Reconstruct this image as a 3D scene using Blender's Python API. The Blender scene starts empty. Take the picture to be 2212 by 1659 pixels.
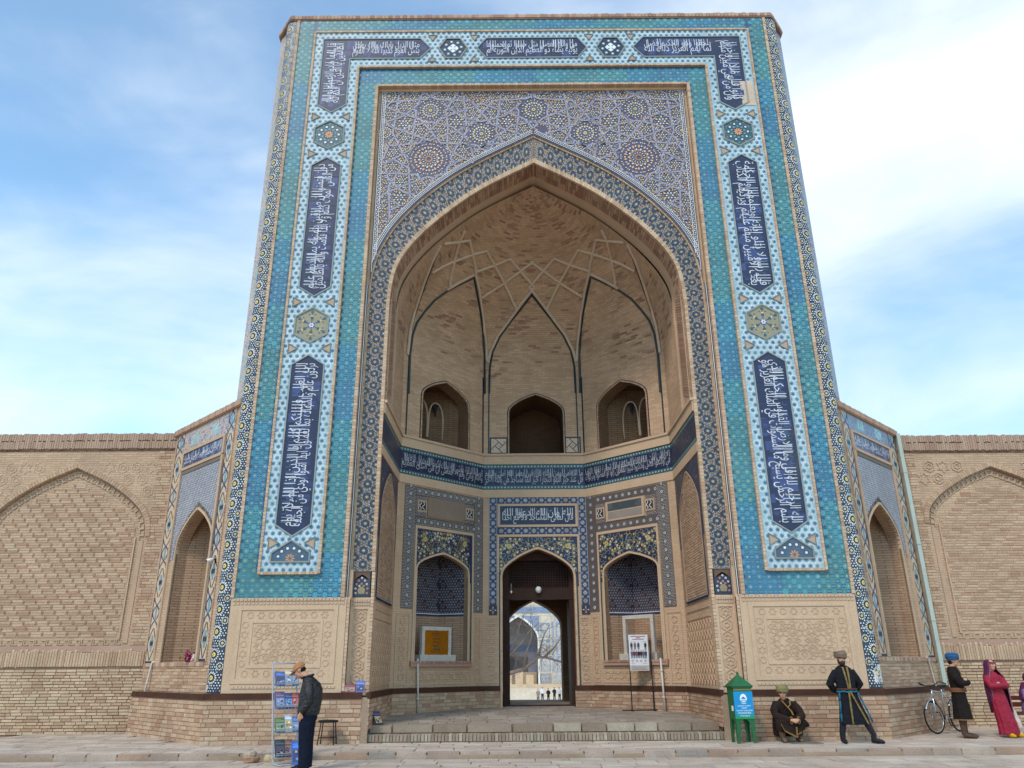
import bpy, math, random, unicodedata
import numpy as np
from mathutils import Vector, Matrix
random.seed(7); rng = np.random.default_rng(7)
SC = bpy.context.scene
COL = SC.collection

# ------------------------------------------------------------------ camera
PIT = math.radians(20.36); ROLL = math.radians(0.43)
CAMP = np.array([-0.67, -18.08, 1.6])
_f = np.array([0, math.cos(PIT), math.sin(PIT)])
_r0 = np.array([1., 0, 0]); _u0 = np.array([0, -math.sin(PIT), math.cos(PIT)])
_r = math.cos(ROLL)*_r0 - math.sin(ROLL)*_u0
_u = math.sin(ROLL)*_r0 + math.cos(ROLL)*_u0
cd = bpy.data.cameras.new('camera'); cam = bpy.data.objects.new('camera', cd); COL.objects.link(cam)
cam.matrix_world = Matrix(((_r[0], _u[0], -_f[0], CAMP[0]), (_r[1], _u[1], -_f[1], CAMP[1]),
                           (_r[2], _u[2], -_f[2], CAMP[2]), (0, 0, 0, 1)))
cd.sensor_width = 36.0; cd.lens = 36.0*1655/2212; cd.clip_start = 0.1; cd.clip_end = 2000
SC.camera = cam
def pray(px, py):            # direction through a pixel of the photograph (2212 wide copy)
    return _f + _r*(px-1106)/1655 + _u*(829.5-py)/1655

# ------------------------------------------------------------------ sky, sun, exposure
SUN_EL, SUN_AZ = 48.0, -32.0      # azimuth measured from the camera's back, negative = left
W = bpy.data.worlds.new('World'); SC.world = W; W.use_nodes = True
nt = W.node_tree; nt.nodes.clear()
def wn(t, **k):
    n = nt.nodes.new(t)
    for a, b in k.items(): setattr(n, a, b)
    return n
sky = wn('ShaderNodeTexSky'); sky.sky_type = 'NISHITA'; sky.sun_disc = False
sky.sun_elevation = math.radians(SUN_EL); sky.sun_rotation = math.radians(180+SUN_AZ)
sky.air_density = 1.0; sky.dust_density = 0.6; sky.ozone_density = 1.0; sky.altitude = 200
SKYLOC = (3.7, 1.1, 0.24)
tc = wn('ShaderNodeTexCoord')
mp = wn('ShaderNodeMapping'); mp.inputs['Scale'].default_value = (0.75, 1.0, 1.9); mp.inputs['Rotation'].default_value = (0.15, -0.20, 0.4); mp.inputs['Location'].default_value = SKYLOC
nt.links.new(tc.outputs['Generated'], mp.inputs['Vector'])
n1 = wn('ShaderNodeTexNoise'); n1.inputs['Scale'].default_value = 1.5; n1.inputs['Detail'].default_value = 5; n1.inputs['Roughness'].default_value = 0.52; n1.inputs['Distortion'].default_value = 0.5
n2 = wn('ShaderNodeTexNoise'); n2.inputs['Scale'].default_value = 4.2; n2.inputs['Detail'].default_value = 6; n2.inputs['Roughness'].default_value = 0.6; n2.inputs['Distortion'].default_value = 0.8
nt.links.new(mp.outputs[0], n1.inputs['Vector']); nt.links.new(mp.outputs[0], n2.inputs['Vector'])
ma = wn('ShaderNodeMath', operation='MULTIPLY_ADD'); ma.inputs[1].default_value = 0.24; nt.links.new(n2.outputs[0], ma.inputs[0]); nt.links.new(n1.outputs[0], ma.inputs[2])
mr = wn('ShaderNodeMapRange'); mr.interpolation_type = 'SMOOTHSTEP'
mr.inputs['From Min'].default_value = 0.44; mr.inputs['From Max'].default_value = 0.86
nt.links.new(ma.outputs[0], mr.inputs['Value'])
sat = wn('ShaderNodeHueSaturation'); sat.inputs['Saturation'].default_value = 1.12; sat.inputs['Value'].default_value = 1.95
tint = wn('ShaderNodeMix', data_type='RGBA', blend_type='MULTIPLY'); tint.inputs['Factor'].default_value = 1; tint.inputs['B'].default_value = (0.68, 1.0, 1.05, 1)
nt.links.new(sky.outputs[0], tint.inputs['A']); nt.links.new(tint.outputs['Result'], sat.inputs['Color'])
mx = wn('ShaderNodeMix', data_type='RGBA'); mx.inputs['B'].default_value = (8.3, 8.9, 9.5, 1)
mc = wn('ShaderNodeMath', operation='MULTIPLY_ADD'); mc.inputs[1].default_value = 0.74; mc.inputs[2].default_value = 0.18
nt.links.new(mr.outputs[0], mc.inputs[0]); nt.links.new(mc.outputs[0], mx.inputs['Factor']); nt.links.new(sat.outputs[0], mx.inputs['A'])
bg = wn('ShaderNodeBackground'); bg.inputs['Strength'].default_value = 0.1
nt.links.new(mx.outputs['Result'], bg.inputs['Color'])
wo = wn('ShaderNodeOutputWorld'); nt.links.new(bg.outputs[0], wo.inputs['Surface'])
sl = bpy.data.lights.new('sun', 'SUN'); sl.energy = 1.5; sl.angle = math.radians(12); sl.color = (1.0, 0.93, 0.83)
so = bpy.data.objects.new('sun', sl); COL.objects.link(so)
_e, _a = math.radians(SUN_EL), math.radians(SUN_AZ)
sd = Vector((math.sin(_a)*math.cos(_e), -math.cos(_a)*math.cos(_e), math.sin(_e)))
so.rotation_euler = sd.to_track_quat('Z', 'Y').to_euler(); so.location = (-20, -30, 40)
SC.view_settings.view_transform = 'Standard'; SC.view_settings.look = 'None'
SC.view_settings.exposure = 0.45; SC.view_settings.gamma = 1.0; SC.view_settings.use_curve_mapping = False
SC.render.engine = 'CYCLES'; SC.cycles.max_bounces = 6; SC.cycles.diffuse_bounces = 4
SC.cycles.glossy_bounces = 2; SC.cycles.transmission_bounces = 4; SC.cycles.caustics_reflective = False; SC.cycles.caustics_refractive = False
SC.render.use_persistent_data = False

# ------------------------------------------------------------------ helpers
def S(r, g, b):              # sRGB 0..255 -> linear
    return tuple((c/255/12.92 if c <= 10 else ((c/255+0.055)/1.055)**2.4) for c in (r, g, b))
def tag(o, label=None, cat=None, group=None, kind=None):
    if label: o['label'] = label
    if cat: o['category'] = cat
    if group: o['group'] = group
    if kind: o['kind'] = kind
    return o
def empty(name, loc=(0, 0, 0), rz=0, parent=None):
    o = bpy.data.objects.new(name, None); COL.objects.link(o); o.location = loc; o.rotation_euler = (0, 0, rz)
    if parent: o.parent = parent
    return o
MATS = {}
def mat(name, base=None, rough=0.85, var=0.12, vs=1.2, fvar=0.10, fs=30, bump=0.0, bs=60, spec=0.3, metal=0.0, brick=None, stain=None, sat=1.0, val=1.0, bd=0.01, hue=0.5):
    """base None -> colour comes from the mesh attribute Col. brick=(w,h,mortar,colour,contrast): course pattern in UV metres"""
    if name in MATS: return MATS[name]
    m = bpy.data.materials.new(name); m.use_nodes = True; MATS[name] = m
    t = m.node_tree; N = t.nodes; L = t.links
    p = N['Principled BSDF']; p.inputs['Roughness'].default_value = rough; p.inputs['Metallic'].default_value = metal
    p.inputs['Specular IOR Level'].default_value = spec
    if base is None:
        a = N.new('ShaderNodeAttribute'); a.attribute_name = 'Col'; c = a.outputs['Color']
    else:
        a = N.new('ShaderNodeRGB'); a.outputs[0].default_value = (*base, 1); c = a.outputs[0]
    tcn = N.new('ShaderNodeTexCoord'); geo = N.new('ShaderNodeNewGeometry')
    hgt = None
    if brick:
        bw, bh, mo, mcol, con = brick
        b = N.new('ShaderNodeTexBrick'); uv = N.new('ShaderNodeUVMap')
        b.inputs['Scale'].default_value = 1.0; b.inputs['Brick Width'].default_value = bw; b.inputs['Row Height'].default_value = bh
        b.inputs['Mortar Size'].default_value = mo; b.inputs['Mortar Smooth'].default_value = 0.2; b.inputs['Bias'].default_value = 0.0
        b.inputs['Color1'].default_value = (1-con, 1-con*1.05, 1-con*1.15, 1); b.inputs['Color2'].default_value = (1+con*0.5, 1+con*0.5, 1+con*0.5, 1)
        b.inputs['Mortar'].default_value = (*mcol, 1)
        L.new(uv.outputs[0], b.inputs['Vector'])
        mu = N.new('ShaderNodeMix'); mu.data_type = 'RGBA'; mu.blend_type = 'MULTIPLY'; mu.inputs['Factor'].default_value = 1
        L.new(c, mu.inputs['A']); L.new(b.outputs['Color'], mu.inputs['B']); c = mu.outputs['Result']; hgt = b.outputs['Fac']
    def noise(scale, detail=4, rough_=0.6):
        n = N.new('ShaderNodeTexNoise'); n.inputs['Scale'].default_value = scale; n.inputs['Detail'].default_value = detail; n.inputs['Roughness'].default_value = rough_
        L.new(geo.outputs['Position'], n.inputs['Vector']); return n.outputs[0]
    def modul(c, f, lo, hi):
        r = N.new('ShaderNodeMapRange'); r.inputs['From Min'].default_value = 0.3; r.inputs['From Max'].default_value = 0.7
        r.inputs['To Min'].default_value = lo; r.inputs['To Max'].default_value = hi; L.new(f, r.inputs['Value'])
        v = N.new('ShaderNodeVectorMath'); v.operation = 'SCALE'; L.new(c, v.inputs[0]); L.new(r.outputs[0], v.inputs['Scale']); return v.outputs[0]
    if var: c = modul(c, noise(vs), 1-var, 1+var)
    if fvar: c = modul(c, noise(fs, 3), 1-fvar, 1+fvar)
    if stain:
        col, sc_, lo, hi = stain[:4]
        f = noise(sc_, 5, 0.65); r = N.new('ShaderNodeMapRange'); r.inputs['From Min'].default_value = lo; r.inputs['From Max'].default_value = hi; r.inputs['To Max'].default_value = stain[4] if len(stain) > 4 else .6; L.new(f, r.inputs['Value'])
        mi = N.new('ShaderNodeMix'); mi.data_type = 'RGBA'; L.new(r.outputs[0], mi.inputs['Factor']); L.new(c, mi.inputs['A']); mi.inputs['B'].default_value = (*col, 1); c = mi.outputs['Result']
    if sat != 1.0 or val != 1.0 or hue != 0.5:
        hs = N.new('ShaderNodeHueSaturation'); hs.inputs['Saturation'].default_value = sat; hs.inputs['Value'].default_value = val; hs.inputs['Hue'].default_value = hue; L.new(c, hs.inputs['Color']); c = hs.outputs[0]
    L.new(c, p.inputs['Base Color'])
    if bump or brick:
        bn = N.new('ShaderNodeBump'); bn.inputs['Distance'].default_value = bd
        if brick:
            inv = N.new('ShaderNodeMath'); inv.operation = 'SUBTRACT'; inv.inputs[0].default_value = 1.0; L.new(hgt, inv.inputs[1])
            bn.inputs['Strength'].default_value = 0.6
            ad = N.new('ShaderNodeMath'); ad.operation = 'MULTIPLY_ADD'; ad.inputs[1].default_value = bump; L.new(noise(bs, 3), ad.inputs[0]); L.new(inv.outputs[0], ad.inputs[2])
            L.new(ad.outputs[0], bn.inputs['Height'])
        else:
            bn.inputs['Strength'].default_value = bump; L.new(noise(bs, 4), bn.inputs['Height'])
        L.new(bn.outputs[0], p.inputs['Normal'])
    return m

class Frame:                  # a local wall frame: u along the wall, v up, h out of the wall
    def __init__(s, O, U, N=None, V=(0, 0, 1)):
        s.O = np.array(O, float); s.U = np.array(U, float); s.U /= np.linalg.norm(s.U); s.V = np.array(V, float)
        s.N = np.array(N, float) if N is not None else np.cross(s.U, s.V); s.N /= np.linalg.norm(s.N)
    def __call__(s, P):       # P (n,3) of u,v,h
        P = np.asarray(P, float).reshape(-1, 3)
        return s.O + P[:, :1]*s.U + P[:, 1:2]*s.V + P[:, 2:3]*s.N
    def mirror(s):
        k = np.array([-1, 1, 1]); return Frame(s.O*k, s.U*k, s.N*k, s.V)

def make_mesh(name, V, F, cols=None, uvs=None, smooth=False):
    me = bpy.data.meshes.new(name)
    me.from_pydata([tuple(v) for v in V], [], F)
    if cols is not None:
        at = me.attributes.new('Col', 'FLOAT_COLOR', 'FACE'); a = np.ones((len(F), 4), np.float32); a[:, :3] = np.asarray(cols, np.float32)[:, :3]
        at.data.foreach_set('color', a.ravel())
    if uvs is not None:
        ul = me.uv_layers.new(name='UVMap'); ul.data.foreach_set('uv', np.asarray(uvs, np.float32).ravel())
    if smooth: me.polygons.foreach_set('use_smooth', [True]*len(F))
    me.update(); return me
def link(name, me, m, parent=None):
    if m is not None: me.materials.append(m)
    o = bpy.data.objects.new(name, me); COL.objects.link(o)
    if parent is not None: o.parent = parent
    return o

class MB:                     # general mesh builder with a colour per face and optional uv
    def __init__(s): s.v = []; s.f = []; s.c = []; s.uv = []
    def add(s, V, F, col=(1, 1, 1), uv=None):
        k = len(s.v); s.v += [tuple(map(float, v)) for v in V]
        for f in F:
            s.f.append(tuple(k+i for i in f)); s.c.append(col)
            s.uv += [(uv[i] if uv is not None else (0, 0)) for i in f]
    def quad(s, fr, u0, v0, u1, v1, h=0, col=(1, 1, 1)):
        s.add(fr([(u0, v0, h), (u1, v0, h), (u1, v1, h), (u0, v1, h)]), [(0, 1, 2, 3)], col, [(u0, v0), (u1, v0), (u1, v1), (u0, v1)])
    def slab(s, fr, u0, v0, u1, v1, h0, h1, col=(1, 1, 1)):    # box in a wall frame
        P = [(u, v, h) for h in (h0, h1) for v in (v0, v1) for u in (u0, u1)]
        uv = [(p[0]+p[2], p[1]) for p in P]
        s.add(fr(P), [(4, 5, 7, 6), (0, 2, 3, 1), (0, 1, 5, 4), (2, 6, 7, 3), (0, 4, 6, 2), (1, 3, 7, 5)], col, uv)
    def box(s, c, d, col=(1, 1, 1), rot=None):
        V = [Vector(((i & 1)-.5, ((i >> 1) & 1)-.5, (i >> 2)-.5)) for i in range(8)]
        V = [Vector((v.x*d[0], v.y*d[1], v.z*d[2])) for v in V]
        if rot is not None: V = [rot @ v for v in V]
        V = [v+Vector(c) for v in V]
        s.add(V, [(0, 2, 3, 1), (4, 5, 7, 6), (0, 1, 5, 4), (2, 6, 7, 3), (0, 4, 6, 2), (1, 3, 7, 5)], col)
    def tube(s, pts, r, n=8, col=(1, 1, 1), closed=False, cap=True):
        pts = [Vector(p) for p in pts]; R = r if hasattr(r, '__len__') else [r]*len(pts)
        rings = []; m = len(pts)
        for i, p in enumerate(pts):
            a = pts[(i-1) % m] if (closed or i > 0) else p; b = pts[(i+1) % m] if (closed or i < m-1) else p
            d = (b-a).normalized(); x = d.orthogonal().normalized() if i == 0 else None
            if x is None:
                x = rings[-1][1]; x = (x-d*x.dot(d)).normalized()
            y = d.cross(x); rings.append(([p+R[i]*(math.cos(t)*x+math.sin(t)*y) for t in [2*math.pi*k/n for k in range(n)]], x))
        V = [v for q, _ in rings for v in q]; F = []
        for i in range(m if closed else m-1):
            j = (i+1) % m
            for k in range(n):
                F.append((i*n+k, i*n+(k+1) % n, j*n+(k+1) % n, j*n+k))
        if cap and not closed: F += [tuple(range(n))[::-1], tuple((m-1)*n+k for k in range(n))]
        s.add(V, F, col)
    def lathe(s, prof, c=(0, 0, 0), n=20, col=(1, 1, 1), sx=1, sy=1):
        V = []; F = []
        for r, z in prof: V += [(c[0]+r*sx*math.cos(2*math.pi*k/n), c[1]+r*sy*math.sin(2*math.pi*k/n), c[2]+z) for k in range(n)]
        for i in range(len(prof)-1):
            for k in range(n): F.append((i*n+k, i*n+(k+1) % n, (i+1)*n+(k+1) % n, (i+1)*n+k))
        F += [tuple(range(n))[::-1], tuple((len(prof)-1)*n+k for k in range(n))]
        s.add(V, F, col)
    def prism(s, fr, poly, h0, h1, col=(1, 1, 1)):
        n = len(poly); V = fr([(u, v, h0) for u, v in poly]+[(u, v, h1) for u, v in poly])
        F = [tuple(range(n, 2*n)), tuple(range(n))[::-1]]+[(i, (i+1) % n, n+(i+1) % n, n+i) for i in range(n)]
        s.add(V, F, col, [p for p in poly]*2)
    def build(s, name, m, parent=None, smooth=False, kind=None):
        o = link(name, make_mesh(name, s.v, s.f, s.c, s.uv, smooth), m, parent)
        if kind: o['kind'] = kind
        return o

class Mos:                    # mosaic: many flat pieces (u,v,h) with a colour each, one mesh
    def __init__(s): s.P = []; s.C = []
    def inst(s, motif, pos, rot=0., scale=1., jit=0.08):
        pos = np.asarray(pos, float).reshape(-1, 2); n = len(pos)
        if n == 0: return
        rot = np.broadcast_to(np.asarray(rot, float), (n,)); c, si = np.cos(rot), np.sin(rot); hj = rng.uniform(0, .0008, (n, 1, 1))
        for tri, col, h in motif:       # tri (k,3,2)
            t = tri*scale; x = t[None, :, :, 0]; y = t[None, :, :, 1]
            X = x*c[:, None, None]-y*si[:, None, None]+pos[:, 0, None, None]
            Y = x*si[:, None, None]+y*c[:, None, None]+pos[:, 1, None, None]
            A = np.stack([X, Y, np.broadcast_to(h+hj, X.shape)], -1).reshape(-1, 3, 3); s.P.append(A)
            k = 1+rng.uniform(-jit, jit, (n, 1, 1)); cc = np.broadcast_to(np.asarray(col)[None, None, :]*k, (n, len(tri), 3)).reshape(-1, 3)
            s.C.append(cc)
    def poly(s, pts, col, h=0.0):
        pts = np.asarray(pts, float); c = pts.mean(0); n = len(pts)
        T = np.stack([np.repeat(c[None], n, 0), pts, np.roll(pts, -1, 0)], 1)
        A = np.concatenate([T, np.full((n, 3, 1), h)], -1); s.P.append(A); s.C.append(np.repeat(np.asarray(col)[None], n, 0))
    def rect(s, u0, v0, u1, v1, col, h=0.0): s.poly([(u0, v0), (u1, v0), (u1, v1), (u0, v1)], col, h)
    def tris(s, T, col, h):
        T = np.asarray(T, float); s.P.append(np.concatenate([T, np.full(T.shape[:2]+(1,), h)], -1)); s.C.append(np.repeat(np.asarray(col)[None], len(T), 0))
    def strip(s, pts, w, col, h=0.0, closed=False):
        p = np.asarray(pts, float)
        if closed: p = np.vstack([p, p[:1]])
        d = np.diff(p, axis=0); d /= np.linalg.norm(d, axis=1)[:, None]+1e-9
        t = np.vstack([d[:1], (d[:-1]+d[1:])/2, d[-1:]])
        if closed: t[0] = t[-1] = (d[0]+d[-1])/2
        ln = np.linalg.norm(t, axis=1)[:, None]; t = t/ln/np.clip(ln, 0.5, 1); nn = np.stack([-t[:, 1], t[:, 0]], -1)*w/2
        a, b = p+nn, p-nn
        T = np.concatenate([np.stack([a[:-1], b[:-1], b[1:]], 1), np.stack([a[:-1], b[1:], a[1:]], 1)])
        s.tris(T, col, h)
    def build(s, name, fmap, m, parent=None, kind='stuff'):
        P = np.concatenate(s.P); C = np.concatenate(s.C); n = len(P)
        V = fmap(P.reshape(-1, 3)); me = bpy.data.meshes.new(name)
        me.vertices.add(3*n); me.vertices.foreach_set('co', V.astype(np.float32).ravel())
        me.loops.add(3*n); me.loops.foreach_set('vertex_index', np.arange(3*n, dtype=np.int32))
        me.polygons.add(n); me.polygons.foreach_set('loop_start', np.arange(0, 3*n, 3, dtype=np.int32))
        at = me.attributes.new('Col', 'FLOAT_COLOR', 'FACE'); a = np.ones((n, 4), np.float32); a[:, :3] = np.clip(C, 0, 1); at.data.foreach_set('color', a.ravel())
        me.update(calc_edges=True)
        o = link(name, me, m, parent)
        if kind: o['kind'] = kind
        return o

def tri_fan(pts):
    p = np.asarray(pts, float); c = p.mean(0); return np.stack([np.repeat(c[None], len(p), 0), p, np.roll(p, -1, 0)], 1)
def ngon(n, r, a0=0., c=(0, 0)): return [(c[0]+r*math.cos(a0+2*math.pi*k/n), c[1]+r*math.sin(a0+2*math.pi*k/n)) for k in range(n)]
def star(n, r0, r1, a0=0.): return [((r0 if k % 2 == 0 else r1)*math.cos(a0+math.pi*k/n), (r0 if k % 2 == 0 else r1)*math.sin(a0+math.pi*k/n)) for k in range(2*n)]
def petals(n, r0, r1, w, col, h, a0=0.):     # ring of kite petals
    T = []
    for k in range(n):
        a = a0+2*math.pi*k/n; ca, sa = math.cos(a), math.sin(a)
        q = [(r0, 0), (r0+(r1-r0)*.6, -w/2), (r1, 0), (r0+(r1-r0)*.6, w/2)]
        T.append(tri_fan([(x*ca-y*sa, x*sa+y*ca) for x, y in q]))
    return (np.concatenate(T), col, h)
def dots(n, r, rd, col, h, sides=6, a0=0.):
    return (np.concatenate([tri_fan(ngon(sides, rd, a0+2*math.pi*k/n, (r*math.cos(a0+2*math.pi*k/n), r*math.sin(a0+2*math.pi*k/n)))) for k in range(n)]), col, h)
def disc(n, r, col, h, a0=0.): return (tri_fan(ngon(n, r, a0)), col, h)
def ring(n, r0, r1, col, h):
    a, b = np.array(ngon(n, r0)), np.array(ngon(n, r1))
    return (np.concatenate([np.stack([a, b, np.roll(b, -1, 0)], 1), np.stack([a, np.roll(b, -1, 0), np.roll(a, -1, 0)], 1)]), col, h)
def lattice(u0, v0, u1, v1, pu, pv, stagger=True):
    out = []; j = 0; v = v0
    while v <= v1+1e-6:
        u = u0+(pu/2 if (stagger and j % 2) else 0)
        while u <= u1+1e-6: out.append((u, v)); u += pu
        v += pv; j += 1
    return np.array(out) if out else np.zeros((0, 2))

# ------------------------------------------------------------------ writing
_F = {}
for _c in range(0xFE70, 0xFEFD):
    _d = unicodedata.decomposition(chr(_c)).split()
    if len(_d) >= 2: _F.setdefault(''.join(chr(int(x, 16)) for x in _d[1:]), {})[_d[0][1:-1]] = chr(_c)
def arab(s):                 # joined letter forms, laid out right to left
    T = []; i = 0; out = []; prev = False
    while i < len(s):
        if s[i] == 'ل' and s[i:i+2] in _F: T.append(s[i:i+2]); i += 2
        else: T.append(s[i]); i += 1
    for k, t in enumerate(T):
        f = _F.get(t)
        if not f: out.append(t); prev = False; continue
        nx = k+1 < len(T) and 'final' in _F.get(T[k+1], {}); can = 'initial' in f
        g = f['medial'] if (prev and can and nx) else f.get('final', f.get('isolated')) if prev else f['initial'] if (can and nx) else f['isolated']
        out.append(g); prev = can
    return ''.join(reversed(out))
_tc = {}
def text_tris(s, rtl=False, bold=0.0):
    key = (s, rtl, bold)
    if key in _tc: return _tc[key]
    c = bpy.data.curves.new('lettering', 'FONT'); c.body = arab(s) if rtl else s; c.size = 1; c.offset = bold; c.resolution_u = 2
    o = bpy.data.objects.new('lettering', c); COL.objects.link(o)
    dg = bpy.context.evaluated_depsgraph_get(); m = o.evaluated_get(dg).to_mesh(); m.calc_loop_triangles()
    V = np.array([v.co[:2] for v in m.vertices]); T = np.array([t.vertices[:] for t in m.loop_triangles])
    bpy.data.objects.remove(o); bpy.data.curves.remove(c)
    R = V[T]; lo = V.min(0); hi = V.max(0); R = (R-lo)/(hi-lo)
    _tc[key] = R; return R
def put_text(M, s, u0, v0, u1, v1, col, h, rtl=False, bold=0.0, turn=0):
    """text filling the box; turn=1: reading up the wall (tops to the right), turn=-1: reading down (tops to the left); measured in box coordinates"""
    R = text_tris(s, rtl, bold)
    if turn == 0: Q = np.stack([u0+R[..., 0]*(u1-u0), v0+R[..., 1]*(v1-v0)], -1)
    elif turn == 1: Q = np.stack([u0+R[..., 1]*(u1-u0), v1-R[..., 0]*(v1-v0)], -1)
    else: Q = np.stack([u1-R[..., 1]*(u1-u0), v0+R[..., 0]*(v1-v0)], -1)
    M.tris(Q, col, h)
def calligraphy(M, s, u0, v0, u1, v1, h, turn=0, white=S(206, 209, 222), teal=S(64, 112, 146), tall=True):
    """two tiers of joined letters, the upper riding on the tall strokes of the lower"""
    w = s.split(); k = len(w); lo = ' '.join(w[0::2]); up = ' '.join(w[1::2])
    vert = turn != 0; L0, L1 = (v0, v1) if vert else (u0, u1); A0, A1 = (u0, u1) if vert else (v0, v1)
    H = A1-A0; Ln = L1-L0
    def span(a, b): # fractions across the height, tops towards the outer side
        return (A0+a*H, A0+b*H) if turn >= 0 else (A1-b*H, A1-a*H)
    def put(t, a, b, c, hh, bold):
        p, q = span(a, b)
        if vert: put_text(M, t, p, L0+.02*Ln, q, L1-.02*Ln, c, hh, True, bold, turn)
        else: put_text(M, t, L0+.01*Ln, p, L1-.01*Ln, q, c, hh, True, bold, 0)
    put(lo, 0.0, 0.62, white, h+.006, .0); put(up, 0.34, 0.93, white, h+.009, .0)
    if tall:
        st = random.Random(hash(len(s)*31+k)); x = L0+.05*Ln; step = H*.155
        while x < L1-.05*Ln:
            nb = st.choice([1, 2, 2, 3, 3, 4]); top = st.uniform(.90, .99)
            for j in range(nb):
                p, q = span(st.uniform(.3, .55), top); w_ = H*.0135
                if x < L1-.05*Ln:
                    if vert: M.rect(p, x-w_, q, x+w_, white, h+.007+.0003*j)
                    else: M.rect(x-w_, p, x+w_, q, white, h+.007+.0003*j)
                x += H*.12
            x += step*st.uniform(1.2, 3.4)
    x = L0+.04*Ln                 # small angular script in turquoise behind the tops
    st = random.Random(5)
    while x < L1-.06*Ln:
        w_ = H*st.uniform(.05, .13); a = st.uniform(.62, .8)
        for seg in (((x, a), (x, .93)), ((x, a), (x+w_, a)), ((x+w_, a), (x+w_, st.uniform(.7, .93)))):
            (xa, aa), (xb, ab) = seg; pa = span(aa, aa)[0] if turn >= 0 else span(aa, aa)[1]; pb = span(ab, ab)[0] if turn >= 0 else span(ab, ab)[1]
            P = [(pa, xa), (pb, xb)] if vert else [(xa, pa), (xb, pb)]
            M.strip(P, H*.018, teal, h+.004)
        x += w_+H*st.uniform(.06, .2)
# ------------------------------------------------------------------ materials and colours
BUFF = S(203, 164, 124); BUFF2 = S(209, 172, 134); BUFFD = S(178, 138, 100); REDB = S(160, 105, 76)
NAVY = S(33, 44, 78); COBALT = S(38, 72, 150); TURQ = [S(24, 146, 178), S(58, 156, 168), S(74, 160, 160), S(36, 132, 170), S(70, 150, 150)]
TEAL = S(44, 92, 104); WHITE = S(222, 223, 220); YEL = S(226, 192, 88); ORG = S(212, 142, 74); BROWN = S(96, 66, 52); LAV = S(158, 160, 190)
M_TILE = mat('glazed_mosaic_tile', None, sat=.86, val=.96, stain=(S(150, 140, 124), .9, .54, .95, .3), rough=0.42, var=0.10, vs=1.6, fvar=0.10, fs=22, spec=0.35, bump=0.12, bs=18)
M_BRICK = mat('fired_brick_piece', None, stain=(S(150, 122, 96), .8, .60, .85), sat=.82, val=.86, hue=.497, rough=0.92, var=0.12, vs=0.9, fvar=0.16, fs=38, bump=0.5, bs=55, spec=0.15)
M_PLAIN = mat('buff_brick_dressing', None, stain=(S(176, 150, 124), 1.1, .54, .85), sat=.82, val=.86, hue=.497, rough=0.92, var=0.10, vs=1.1, fvar=0.10, fs=28, bump=0.35, bs=45, spec=0.15)
M_MORT = mat('old_mortar', S(168, 138, 108), sat=.82, val=.86, hue=.497, rough=0.95, var=0.15, vs=1.5, fvar=0.15, fs=40, bump=0.5, bs=40, spec=0.1)
M_WALLB = mat('buff_brick_courses', S(206, 168, 128), stain=(S(150, 128, 108), .55, .52, .8), sat=.82, val=.86, hue=.497, rough=0.93, var=0.12, vs=0.7, fvar=0.08, fs=30, bump=0.4, bs=50, spec=0.12, brick=(0.27, 0.066, 0.007, (0.72, 0.68, 0.62), 0.12))
M_VAULT = mat('vault_brick_courses', S(196, 154, 112), sat=.82, val=.86, hue=.497, rough=0.93, var=0.14, vs=0.8, fvar=0.08, fs=30, bump=0.4, bs=50, spec=0.12, brick=(0.27, 0.066, 0.007, (0.74, 0.68, 0.6), 0.16))
M_DARK = mat('unseen_light_stop', S(90, 72, 56), rough=0.95)  # for unseen sheets added to keep light from leaking in
M_WOOD = mat('dark_stained_timber', S(72, 42, 30), rough=0.7, var=0.25, vs=3, fvar=0.2, fs=60, bump=0.4, bs=80, spec=0.25)
M_STONE = mat('worn_paving_stone', None, stain=(S(112, 98, 86), 1.7, .54, .85), rough=0.85, var=0.14, vs=1.4, fvar=0.12, fs=25, bump=0.35, bs=35, spec=0.2)

FR = Frame((0, 0, 0), (1, 0, 0), (0, -1, 0))
portal = tag(empty('mosque_portal', (0, 0, 0.1)), 'towering turquoise and navy tiled mosque portal with a deep pointed arch', 'portal')
_pl = Matrix.Translation((0, 0, -0.1))
def under(o):                        # keep world positions although the parent empty stands at the base
    o.matrix_parent_inverse = _pl; return o
def pb(mb, name, m, smooth=False, kind=None): return under(mb.build(name, m, portal, smooth, kind))
def pm(mo, name, fmap, m=None, kind='stuff'): return under(mo.build(name, fmap, m or M_TILE, portal, kind))
Z_TURQ0, Z_TOP = 3.15, 20.2

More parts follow.
